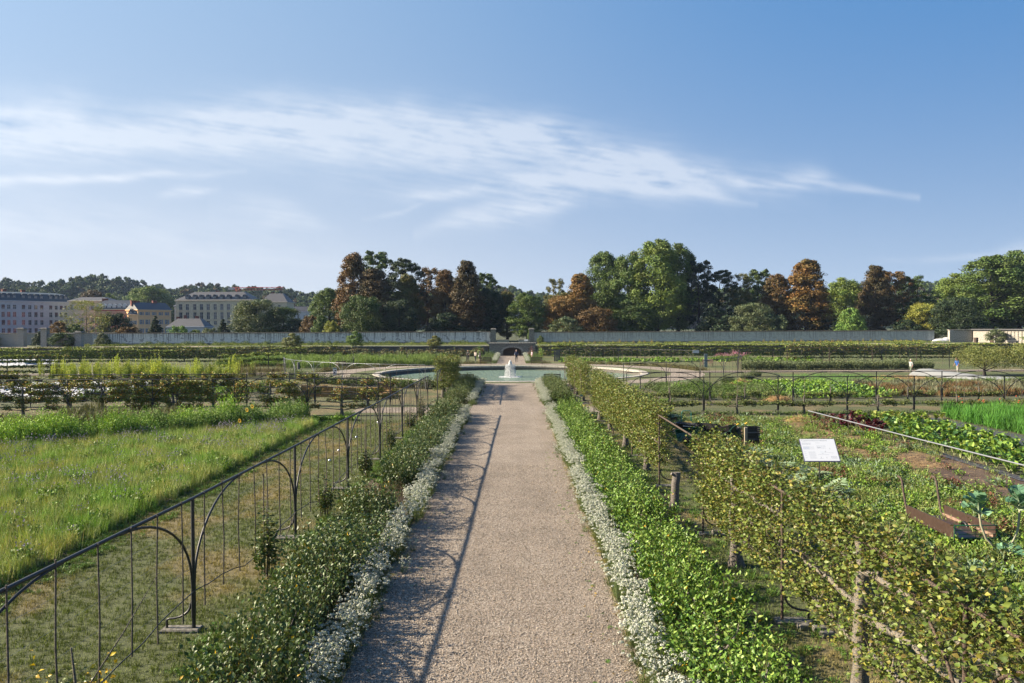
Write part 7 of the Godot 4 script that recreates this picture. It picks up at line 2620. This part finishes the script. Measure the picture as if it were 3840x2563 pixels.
func wheelbarrow(label: String, at: Vector3, bs: Basis, tray_m: Material, frame_m: Material, grip_m: Material) -> void:
	var t := thing("wheelbarrow", label, "wheelbarrow", at, 0.0, "wheelbarrows heaped by the pears")
	t.basis = bs
	var tr := MB.new()
	var lo := [Vector3(-0.30, 0.34, -0.20), Vector3(-0.30, 0.34, 0.20), Vector3(0.38, 0.34, 0.20), Vector3(0.38, 0.34, -0.20)]
	var hi := [Vector3(-0.42, 0.62, -0.33), Vector3(-0.42, 0.62, 0.33), Vector3(0.72, 0.68, 0.31), Vector3(0.72, 0.68, -0.31)]
	for k in 4:
		tr.quad(lo[k], hi[k], hi[(k + 1) % 4], lo[(k + 1) % 4], Color.WHITE)
	tr.quad(lo[0], lo[1], lo[2], lo[3], Color.WHITE)
	tr.tube([hi[0], hi[1], hi[2], hi[3], hi[0]], [0.012], 6)
	part(t, "tray", tr.mesh(), tray_m)
	for s in [-1, 1]:
		var hb := MB.new()
		hb.tube([Vector3(0.80, 0.19, s * 0.05), Vector3(0.35, 0.30, s * 0.2), Vector3(-0.35, 0.36, s * 0.27), Vector3(-0.62, 0.50, s * 0.28), Vector3(-0.92, 0.56, s * 0.29)], [0.017], 7)
		part(t, "handle", hb.mesh(), frame_m)
		var gb := MB.new()
		gb.tube([Vector3(-0.84, 0.545, s * 0.288), Vector3(-0.98, 0.572, s * 0.29)], [0.022], 7)
		part(t, "grip", gb.mesh(), grip_m)
		var lb := MB.new()
		lb.tube([Vector3(-0.05, 0.33, s * 0.23), Vector3(-0.28, 0.02, s * 0.24), Vector3(-0.40, 0.02, s * 0.24), Vector3(-0.42, 0.36, s * 0.27)], [0.014], 6)
		part(t, "leg", lb.mesh(), frame_m)
	var wb := MB.new()
	hoop(wb, Vector3(0.80, 0.19, 0), Vector3(0, 0, 1), 0.15, 0.042)
	var wheel := part(t, "wheel", wb.mesh(), M.black_plastic)
	var rm := MB.new()
	rm.tube([Vector3(0.80, 0.19, -0.03), Vector3(0.80, 0.19, 0.03)], [0.11], 14)
	part(wheel, "rim", rm.mesh(), M.galvanised)


func build_objects() -> void:
	R.seed = 5100
	# information panel
	var t := thing("information_panel", "white printed information panel on a thin stand among the weeds", "sign", Vector3(9.9, 0, -25.9), -0.02)
	var leg := MB.new()
	leg.tube([Vector3(0.02, 0, -0.22), Vector3(0.02, 1.25, -0.20)], [0.02], 7)
	part(t, "leg", leg.mesh(), M.iron)
	var pb := MB.new()
	pb.box(Vector3.ZERO, Vector3(1.14, 0.86, 0.03))
	var pn := part(t, "panel", pb.mesh(), mat(Color(0.10, 0.09, 0.22), 0.5), Vector3(0, 1.31, -0.16))
	pn.rotation.x = -0.72
	var q := QuadMesh.new()
	q.size = Vector2(1.11, 0.83)
	var pm := mat(Color.WHITE, 0.5)
	pm.albedo_texture = panel_print()
	part(pn, "printed_face", q, pm, Vector3(-0.006, 0.004, 0.019))
	# galvanised rail above the chard
	var g := thing("galvanised_rail", "long galvanised steel pipe held above the edge of the chard bed", "pipe", Vector3(15.8, 0, -43.2))
	var gb := MB.new()
	gb.tube([Vector3(0, 0.75, 0), Vector3(0.55, 0.73, 10.6), Vector3(1.25, 0.75, 22.5)], [0.026], 8)
	part(g, "pipe", gb.mesh(), mat(Color(0.32, 0.34, 0.37), 0.4, 0.4))
	for k in 6:
		var z := 0.4 + k * 4.2
		var sb := MB.new()
		sb.tube([Vector3(z * 0.053, -0.02, z), Vector3(z * 0.053, 0.75, z)], [0.011], 6)
		part(g, "stake", sb.mesh(), M.rust)
	# hand cart
	var c := thing("hand_cart", "flat wooden hand cart with brown side boards and a green end rail", "cart", Vector3(11.05, 0, -19.25), 0.02)
	for s in [-1, 1]:
		var pl := MB.new()
		pl.box(Vector3(s * 0.50, 0.40, -1.12), Vector3(0.022, 0.30, 2.25))
		var side := part(c, "side_board", pl.mesh(), M.plywood)
		var rv := MB.new()
		for k in 9:
			rv.ball(Vector3(s * 0.50 - 0.014, 0.29, -0.1 - k * 0.25), Vector3(0.006, 0.009, 0.009), 6)
		part(side, "rivets", rv.mesh(), M.galvanised)
		var hb := MB.new()
		hb.tube([Vector3(s * 0.46, 0.24, -2.1), Vector3(s * 0.46, 0.34, -2.32), Vector3(s * 0.47, 0.85, -2.5), Vector3(s * 0.47, 1.13, -2.58), Vector3(s * 0.47, 1.20, -2.66), Vector3(s * 0.47, 1.22, -2.80)], [0.03], 8)
		part(c, "handle", hb.mesh(), M.rust)
		var lg := MB.new()
		lg.tube([Vector3(s * 0.48, 0.26, -0.04), Vector3(s * 0.48, -0.01, -0.04)], [0.022], 6)
		part(c, "leg", lg.mesh(), M.rust)
		var wb := MB.new()
		hoop(wb, Vector3(s * 0.40, 0.19, -1.15), Vector3(1, 0, 0), 0.155, 0.035)
		var wh := part(c, "wheel", wb.mesh(), M.black_plastic)
		var hub := MB.new()
		hub.tube([Vector3(s * 0.40 - 0.03, 0.19, -1.15), Vector3(s * 0.40 + 0.03, 0.19, -1.15)], [0.10], 12)
		part(wh, "hub", hub.mesh(), M.green_paint)
	part(c, "floor", box_mesh(Vector3(0.97, 0.02, 2.24), Vector3(0, 0.255, -1.12)), M.plywood)
	part(c, "batten", box_mesh(Vector3(0.04, 0.07, 2.2), Vector3(0.465, 0.302, -1.12)), M.plywood_floor)
	part(c, "batten", box_mesh(Vector3(0.04, 0.07, 2.2), Vector3(-0.465, 0.302, -1.12)), M.plywood_floor)
	var ax := MB.new()
	ax.tube([Vector3(-0.42, 0.19, -1.15), Vector3(0.42, 0.19, -1.15)], [0.018], 6)
	ax.box(Vector3(0, 0.225, -1.15), Vector3(0.8, 0.035, 0.3))
	part(c, "axle", ax.mesh(), M.green_paint)
	var er := part(c, "end_rail", MB_tube([Vector3(-0.52, 0.25, 0.02), Vector3(-0.52, 0.56, 0.02), Vector3(0.52, 0.56, 0.02), Vector3(0.52, 0.25, 0.02), Vector3(-0.52, 0.25, 0.02)], 0.014), M.green_paint)
	for y in [0.35, 0.45]:
		part(er, "bar", MB_tube([Vector3(-0.52, y, 0.02), Vector3(0.52, y, 0.02)], 0.009), M.green_paint)
	part(er, "bar", MB_tube([Vector3(0.0, 0.25, 0.024), Vector3(0.0, 0.56, 0.024)], 0.009), M.green_paint)
	part(c, "chassis", MB_tube([Vector3(-0.47, 0.235, 0.0), Vector3(-0.47, 0.235, -2.2), Vector3(0.47, 0.235, -2.2), Vector3(0.47, 0.235, 0.0)], 0.02), M.rust)
	# tall kale with two crowns
	var kl := []
	for v in 4:
		kl.append(chard_leaf(5201 + v, rr(0.40, 0.48), rr(0.27, 0.33), [Color(0.10, 0.21, 0.155), Color(0.14, 0.26, 0.19), Color(0.08, 0.17, 0.125), Color(0.13, 0.235, 0.165)][v], Color(0.36, 0.44, 0.34)))
	R.seed = 5210
	var k2 := thing("kale_plant", "tall blue-green kale with two leafy crowns on bare pale stalks", "kale", Vector3(11.15, 0, -18.45))
	part(k2, "stalk", MB_tube([Vector3(0.02, -0.02, 0), Vector3(-0.05, 0.18, 0), Vector3(-0.30, 0.45, -0.02), Vector3(-0.40, 0.75, -0.05), Vector3(-0.44, 1.05, -0.05)], 0.026), mat(Color(0.36, 0.36, 0.24), 0.8))
	part(k2, "stalk", MB_tube([Vector3(0.0, 0.12, 0), Vector3(0.25, 0.30, 0.02), Vector3(0.42, 0.65, 0.0), Vector3(0.46, 1.12, 0.0)], 0.026), mat(Color(0.36, 0.36, 0.24), 0.8))
	for cr in [[Vector3(-0.44, 1.0, -0.05), 13], [Vector3(0.46, 1.08, 0.0), 13], [Vector3(0.05, 0.18, 0.3), 5]]:
		for k in cr[1]:
			var o := part(k2, "leaf", kl[R.randi() % 4], M.leaf, cr[0] + Vector3(0, 0.012 * k, 0))
			o.rotation = Vector3(0, k * 2.4 + rr(-0.2, 0.2), rr(-0.75, 0.15) + 0.05 * k)
			o.scale = Vector3.ONE * rr(0.75, 1.15)
	# heap of wheelbarrows, tubs and a hose trolley
	wheelbarrow("green wheelbarrow tipped on its side by the end of the pears", Vector3(7.75, 0.14, -37.3), Basis.from_euler(Vector3(1.25, 0.5, 0.35)), M.green_paint, M.black_plastic, M.black_plastic)
	wheelbarrow("dark green wheelbarrow tipped onto its nose with raised handles, left one", Vector3(9.05, 0.16, -36.9), Basis.from_euler(Vector3(0.0, 0.9, -0.32)), M.black_plastic, M.dark_green_paint, M.yellow_plastic)
	wheelbarrow("dark green wheelbarrow tipped onto its nose with raised handles, right one", Vector3(9.75, 0.16, -36.4), Basis.from_euler(Vector3(0.0, 2.2, -0.32)), M.black_plastic, M.dark_green_paint, M.yellow_plastic)
	wheelbarrow("black wheelbarrow lying behind the green tipped one", Vector3(8.45, 0.02, -38.4), Basis.from_euler(Vector3(0.0, 2.6, 0.0)), M.black_plastic, M.black_plastic, M.black_plastic)
	var stack := 0
	for p in [[8.65, 0.0, -37.2], [8.66, 0.17, -37.2], [8.64, 0.34, -37.21], [8.65, 0.51, -37.2], [10.15, 0.0, -37.0], [10.15, 0.17, -37.0], [10.16, 0.34, -37.0]]:
		var tb := MB.new()
		tb.tube([Vector3(0, 0, 0), Vector3(0, 0.01, 0), Vector3(0, 0.30, 0), Vector3(0, 0.305, 0)], [0.20, 0.25, 0.30, 0.30], 18, Color.WHITE, false)
		tb.tube([Vector3(0, 0.0, 0), Vector3(0, 0.012, 0)], [0.25], 18)
		hoop(tb, Vector3(0, 0.30, 0), Vector3.UP, 0.305, 0.015)
		hoop(tb, Vector3(0, 0.22, 0), Vector3.UP, 0.29, 0.009)
		var left: bool = p[0] < 9.5
		single("plastic_tub", tb.mesh(), M.black_plastic, "black plastic tub in the %s stack among the wheelbarrows, %s from the ground" % ["left" if left else "right", ORD[stack if left else stack - 4]], "tub", Vector3(p[0], p[1], p[2]), "stacked black tubs among the wheelbarrows")
		stack += 1
	var ht := thing("hose_trolley", "teal hose trolley with an upright loop handle and coiled yellow hose", "hose trolley", Vector3(8.45, 0, -39.4), 0.15)
	part(ht, "handle", MB_tube([Vector3(-0.24, 0.0, 0), Vector3(-0.24, 1.08, 0), Vector3(-0.22, 1.14, 0), Vector3(-0.16, 1.18, 0), Vector3(0.16, 1.18, 0), Vector3(0.22, 1.14, 0), Vector3(0.24, 1.08, 0), Vector3(0.24, 0.0, 0)], 0.02), M.teal_paint)
	part(ht, "base", MB_tube([Vector3(-0.24, 0.02, 0), Vector3(-0.24, 0.02, 0.5), Vector3(0.24, 0.02, 0.5), Vector3(0.24, 0.02, 0)], 0.018), M.teal_paint)
	var coil := MB.new()
	for k in 9:
		hoop(coil, Vector3(-0.16 + k * 0.04, 0.42, 0.18), Vector3(1, 0, 0), 0.26, 0.02)
	part(ht, "hose_coil", coil.mesh(), mat(Color(0.58, 0.42, 0.08), 0.6))
	part(ht, "reel_axle", MB_tube([Vector3(-0.24, 0.42, 0.0), Vector3(-0.24, 0.42, 0.18), Vector3(0.24, 0.42, 0.18), Vector3(0.24, 0.42, 0.0)], 0.014), M.teal_paint)
	single("white_pipe", MB_tube([Vector3(0, 0.66, 0), Vector3(0.55, 0.64, 0.1), Vector3(1.0, 0.69, 0.05)], 0.014), M.white_paint, "short white pipe lying across the wheelbarrows", "pipe", Vector3(7.9, 0.0, -37.6))
	var crate := MB.new()
	crate.box(Vector3(0, 0.02, 0), Vector3(0.6, 0.03, 0.4))
	for s in [-1, 1]:
		for y in [0.08, 0.17, 0.26]:
			crate.box(Vector3(0, y, s * 0.19), Vector3(0.6, 0.05, 0.015))
			crate.box(Vector3(s * 0.29, y, 0), Vector3(0.015, 0.05, 0.38))
	for k in 3:
		single("black_crate", crate.mesh(), M.black_plastic, "black slatted crate stacked by the wooden stake, %s from the ground" % ORD[k], "crate", Vector3(10.55 + k * 0.01, k * 0.29, -35.7), "black crates by the wooden stake")
	var sk := MB.new()
	sk.slab(Vector3(0, 0.46, 0), Vector3(0.12, 0.94, 0.10), 0.01)
	single("wooden_stake", sk.mesh(), mat(Color(0.34, 0.29, 0.22), 0.9), "thick pale wooden stake beside the heap of wheelbarrows", "stake", Vector3(10.06, 0, -34.9))
	# granite setts at the feet of the right-hand trellis
	var n := 0
	var gm := MB.new()
	gm.slab(Vector3(0, 0.05, 0), Vector3(0.22, 0.11, 0.13), 0.015)
	for p in [[5.14, 0.07, -20.4, 0.1], [5.12, 0.0, -14.15, 0.15], [5.34, 0.0, -14.05, 0.05], [5.38, 0.0, -13.8, 0.3]]:
		var o := single("granite_sett", gm.mesh(), M.concrete, ["grey granite sett lying on the trellis footing", "grey granite sett nearest the rusty post", "grey granite sett beside the curved trellis foot", "grey granite sett lying askew in front of its pair"][n], "stone", Vector3(p[0], p[1], p[2]))
		o.rotation.y = p[3]
		n += 1
	# silver bowls balls left on the lawn
	n = 0
	for p in [[-7.55, -44.6], [-7.6, -38.7], [-7.55, -34.6], [-7.35, -32.0]]:
		var b := MB.new()
		b.ball(Vector3(0, 0.05, 0), Vector3(0.055, 0.055, 0.055), 12)
		single("steel_ball", b.mesh(), mat(Color(0.62, 0.65, 0.75), 0.25, 0.6), "silver ball lying on the lawn behind the left trellis, %s from the far end" % ORD[n], "ball", Vector3(p[0], 0, p[1]), "silver balls on the left lawn")
		n += 1
	var tg := thing("plant_tag", "small turquoise tag on a wire beside the pears at the cross path", "label", Vector3(4.45, 0, -52.9))
	part(tg, "wire", MB_tube([Vector3(0, 0, 0), Vector3(0, 0.75, 0)], 0.006), M.iron)
	part(tg, "tag", box_mesh(Vector3(0.16, 0.10, 0.01), Vector3(0, 0.78, 0)), M.teal_paint)
	# boards closing the end of the salad plot
	var bp := thing("board_fence", "grey weathered upright boards beside the right border shrubs", "fence", Vector3(6.1, 0, -120.0))
	for k in 4:
		part(bp, "board", box_mesh(Vector3(0.2, 1.75, 0.03), Vector3(k * 0.24, 0.875, 0)), M.concrete)


func MB_tube(pts: Array, r: float) -> ArrayMesh:
	var b := MB.new()
	b.tube(pts, [r], 7)
	return b.mesh()


# ---------------------------------------------------------------- people
# body as one surface: tapered capsules joined smoothly, meshed as surface nets
func body_mesh(bones: Array, cell: float) -> ArrayMesh:
	var lo := Vector3(9, 9, 9)
	var hi := -lo
	for b in bones:
		var m := Vector3.ONE * (maxf(b[2], b[3]) + cell * 2.5)
		lo = lo.min((b[0] - m).min(b[1] - m))
		hi = hi.max((b[0] + m).max(b[1] + m))
	var nx := int((hi.x - lo.x) / cell) + 2
	var ny := int((hi.y - lo.y) / cell) + 2
	var nz := int((hi.z - lo.z) / cell) + 2
	var f := PackedFloat32Array()
	f.resize(nx * ny * nz)
	f.fill(1.0)
	var near := PackedFloat32Array()
	near.resize(nx * ny * nz)
	near.fill(9.0)
	var id := PackedInt32Array()
	id.resize(nx * ny * nz)
	for bi in bones.size():
		var b: Array = bones[bi]
		var a: Vector3 = b[0]
		var d: Vector3 = b[1] - a
		var dd := maxf(d.length_squared(), 1e-6)
		var m := Vector3.ONE * (maxf(b[2], b[3]) + cell * 2.5)
		var l: Vector3 = ((b[0] - m).min(b[1] - m) - lo) / cell
		var h: Vector3 = ((b[0] + m).max(b[1] + m) - lo) / cell
		for k in range(maxi(0, int(l.z)), mini(nz - 1, int(h.z) + 1) + 1):
			for j in range(maxi(0, int(l.y)), mini(ny - 1, int(h.y) + 1) + 1):
				for i in range(maxi(0, int(l.x)), mini(nx - 1, int(h.x) + 1) + 1):
					var p := lo + Vector3(i, j, k) * cell
					var t := clampf((p - a).dot(d) / dd, 0.0, 1.0)
					var q := (p - a - d * t).length() - lerpf(b[2], b[3], t)
					var at := (k * ny + j) * nx + i
					if q < near[at]:
						near[at] = q
						id[at] = bi
					var o := f[at]
					var s := 0.035
					var u := clampf(0.5 + 0.5 * (o - q) / s, 0.0, 1.0)
					f[at] = lerpf(o, q, u) - s * u * (1.0 - u)
	var mb := MB.new()
	var vid := PackedInt32Array()
	vid.resize(nx * ny * nz)
	vid.fill(-1)
	var step := [1, nx, nx * ny]
	for k in nz - 1:
		for j in ny - 1:
			for i in nx - 1:
				var at := (k * ny + j) * nx + i
				var c := Vector3.ZERO
				var n := 0
				for e in 8:
					var o := at + (e & 1) + ((e >> 1) & 1) * nx + ((e >> 2) & 1) * nx * ny
					for ax in 3:
						if (e >> ax) & 1:
							continue
						var o2: int = o + step[ax]
						if (f[o] < 0.0) != (f[o2] < 0.0):
							var u := f[o] / (f[o] - f[o2])
							var p := Vector3(e & 1, (e >> 1) & 1, (e >> 2) & 1)
							p[ax] += u
							c += p
							n += 1
				if n > 0:
					vid[at] = mb.v.size()
					mb.v.append(lo + (Vector3(i, j, k) + c / n) * cell)
					mb.n.append(Vector3.ZERO)
					mb.c.append(bones[id[at]][4])
	for k in range(1, nz - 1):
		for j in range(1, ny - 1):
			for i in range(1, nx - 1):
				var at := (k * ny + j) * nx + i
				for ax in 3:
					var o: int = at + step[ax]
					if (f[at] < 0.0) == (f[o] < 0.0):
						continue
					var s1: int = step[(ax + 1) % 3]
					var s2: int = step[(ax + 2) % 3]
					var q := [vid[at - s1 - s2], vid[at - s2], vid[at], vid[at - s1]]
					if q.min() < 0:
						continue
					if f[at] < 0.0:
						q.reverse()
					for w in [[0, 1, 2], [0, 2, 3]]:
						mb.ix.append(q[w[0]]); mb.ix.append(q[w[1]]); mb.ix.append(q[w[2]])
						var nn: Vector3 = (mb.v[q[w[2]]] - mb.v[q[w[0]]]).cross(mb.v[q[w[1]]] - mb.v[q[w[0]]])
						for x in w:
							mb.n[q[x]] += nn
	for i in mb.n.size():
		mb.n[i] = mb.n[i].normalized()
	return mb.mesh()


# pose: hands [left, right], stride, lean
func person(label: String, at: Vector3, turn: float, h: float, pal: Dictionary, hl: Vector3, hr: Vector3, stride := 0.0, lean := 0.0) -> void:
	var t := thing("person", label, "person", at, turn)
	t.scale = Vector3.ONE * h / 1.75
	var sk: Color = pal.skin
	var top: Color = pal.top
	var bot: Color = pal.bottom
	var L := func(p: Vector3) -> Vector3: return Vector3(p.x, p.y, p.z + lean * maxf(0.0, p.y - 0.9))
	var pel := Vector3(0, 0.93, 0)
	var bones := []
	for s in [-1, 1]:
		var g: float = stride * s
		var hip := Vector3(0.085 * s, 0.90, 0)
		var knee := Vector3(0.10 * s, 0.50, 0.5 * g + 0.02 + absf(g) * 0.15)
		var ank := Vector3(0.10 * s, 0.085, g - 0.02)
		bones.append([hip, knee, 0.092, 0.062, bot])
		bones.append([knee, ank, 0.060, 0.042, pal.get("leg", bot)])
		bones.append([ank + Vector3(0, -0.035, -0.02), ank + Vector3(0.01 * s, -0.045, 0.16), 0.042, 0.036, pal.shoe])
		bones.append([L.call(Vector3(0.065 * s, 0.98, 0)), L.call(Vector3(0.075 * s, 1.32, 0.01)), 0.105, 0.108, top])
		var sh: Vector3 = L.call(Vector3(0.185 * s, 1.40, 0))
		var ha: Vector3 = L.call(hl if s < 0 else hr)
		var mid := sh.lerp(ha, 0.5) + Vector3(0.05 * s, -0.02, -0.05)
		bones.append([sh, mid, 0.055, 0.043, top])
		bones.append([mid, ha, 0.040, 0.027, pal.get("sleeve", sk)])
		bones.append([ha, ha + (ha - mid).normalized() * 0.07, 0.030, 0.026, sk])
		bones.append([Vector3(0.06 * s, 0.95, 0), pel, 0.10, 0.10, bot])
		bones.append([L.call(Vector3(0.05 * s, 1.38, 0)), sh, 0.075, 0.06, top])
	bones.append([L.call(Vector3(0, 1.42, 0)), L.call(Vector3(0, 1.54, 0.015)), 0.055, 0.052, sk])
	bones.append([L.call(Vector3(0, 1.60, 0.03)), L.call(Vector3(0, 1.66, 0.01)), 0.078, 0.088, sk])
	bones.append([L.call(Vector3(0, 1.60, 0.10)), L.call(Vector3(0, 1.585, 0.118)), 0.016, 0.014, sk])
	part(t, "body", body_mesh(bones, 0.03), M.vc)
	# hair or cap, and fingers
	var hb := MB.new()
	hb.ball(L.call(Vector3(0, 1.685, -0.018)), Vector3(0.098, 0.085, 0.102), 12, pal.hair)
	if pal.get("cap", false):
		hb.ball(L.call(Vector3(0, 1.68, 0.10)), Vector3(0.07, 0.012, 0.08), 10, pal.hair)
	elif pal.get("long", false):
		hb.ball(L.call(Vector3(0, 1.58, -0.07)), Vector3(0.085, 0.13, 0.05), 10, pal.hair)
	part(t, "cap" if pal.get("cap", false) else "hair", hb.mesh(), M.vc)
	var fb := MB.new()
	for s in [-1, 1]:
		var ha: Vector3 = L.call(hl if s < 0 else hr)
		var d: Vector3 = (ha - L.call(Vector3(0.185 * s, 1.40, 0))).normalized()
		var base: Vector3 = ha + d * 0.08
		for k in 4:
			var o := Vector3(0, 0, -0.028 + k * 0.019)
			var l: float = [0.075, 0.085, 0.08, 0.06][k]
			fb.tube([base + o, base + o + d * l * 0.55, base + o + d * l + Vector3(-0.012 * s, 0, 0.008)], [0.009, 0.0085, 0.007], 5, sk)
		fb.tube([ha + d * 0.03 + Vector3(0, 0, 0.025), ha + d * 0.06 + Vector3(-0.01 * s, 0, 0.05), ha + d * 0.09 + Vector3(-0.015 * s, 0, 0.055)], [0.011, 0.0095, 0.008], 5, sk)
	part(t, "fingers", fb.mesh(), M.vc)
	for e in pal.get("extra", []):
		part(t, e[0], e[1], e[2])


func build_people() -> void:
	var skin := Color(0.42, 0.26, 0.19)
	var bag := MB.new()
	bag.ball(Vector3(0.0, 1.22, -0.19), Vector3(0.16, 0.22, 0.10), 10)
	var tote := MB.new()
	tote.ball(Vector3(0.30, 0.92, 0.05), Vector3(0.09, 0.22, 0.16), 10)
	person("man in a dark waistcoat and pale blue shirt standing on the far walk", Vector3(0.4, 0.012, -119.2), 0.15, 1.78, {"skin": skin, "hair": Color(0.30, 0.29, 0.28), "top": Color(0.03, 0.045, 0.10), "sleeve": Color(0.36, 0.47, 0.62), "bottom": Color(0.012, 0.014, 0.022), "shoe": Color(0.01, 0.01, 0.012)}, Vector3(-0.27, 1.0, 0.1), Vector3(0.24, 1.05, 0.14))
	person("person in a pale top and dark trousers walking left of the far bench", Vector3(-5.65, 0, -119.2), 2.6, 1.70, {"skin": skin, "hair": Color(0.06, 0.035, 0.02), "long": true, "top": Color(0.55, 0.46, 0.40), "bottom": Color(0.015, 0.02, 0.045), "shoe": Color(0.6, 0.6, 0.62)}, Vector3(-0.26, 0.92, 0.02), Vector3(0.27, 0.92, 0.1), 0.16)
	person("person in black carrying a white bag left of the far bench", Vector3(-4.95, 0, -118.4), 2.2, 1.68, {"skin": skin, "hair": Color(0.02, 0.015, 0.012), "long": true, "top": Color(0.014, 0.014, 0.018), "bottom": Color(0.014, 0.014, 0.018), "leg": skin, "shoe": Color(0.08, 0.05, 0.04), "extra": [["bag", tote.mesh(), M.white_paint]]}, Vector3(-0.26, 0.9, 0.0), Vector3(0.28, 1.0, 0.05), -0.18)
	person("person in dark clothes standing by the left ring trellis", Vector3(-6.75, 0, -119.4), -0.4, 1.78, {"skin": skin, "hair": Color(0.12, 0.07, 0.04), "top": Color(0.02, 0.024, 0.022), "bottom": Color(0.02, 0.022, 0.024), "shoe": Color(0.02, 0.02, 0.02)}, Vector3(-0.2, 1.1, 0.2), Vector3(0.2, 1.1, 0.2))
	person("person in a pink top half hidden behind the right border shrubs", Vector3(2.75, 0, -121.0), -1.2, 1.66, {"skin": skin, "hair": Color(0.16, 0.10, 0.06), "top": Color(0.55, 0.38, 0.42), "bottom": Color(0.32, 0.20, 0.16), "shoe": Color(0.1, 0.08, 0.07)}, Vector3(-0.24, 1.0, 0.12), Vector3(0.26, 0.9, 0.05))
	person("grey-haired woman in a patterned grey top walking on the right cross path", Vector3(41.8, 0.012, -84.8), -1.15, 1.66, {"skin": Color(0.46, 0.27, 0.20), "hair": Color(0.45, 0.43, 0.41), "top": Color(0.36, 0.39, 0.38), "bottom": Color(0.13, 0.16, 0.11), "shoe": Color(0.04, 0.04, 0.04)}, Vector3(-0.27, 0.88, -0.16), Vector3(0.26, 0.90, 0.14), 0.2, 0.05)
	person("stout man in a blue shirt and dark cap by the low tunnel", Vector3(46.6, 0.0, -84.6), -1.35, 1.80, {"skin": Color(0.46, 0.25, 0.17), "hair": Color(0.05, 0.05, 0.055), "cap": true, "top": Color(0.015, 0.09, 0.36), "bottom": Color(0.32, 0.31, 0.27), "shoe": Color(0.05, 0.05, 0.05)}, Vector3(-0.24, 0.98, 0.22), Vector3(0.26, 0.95, 0.2), 0.08, 0.18)
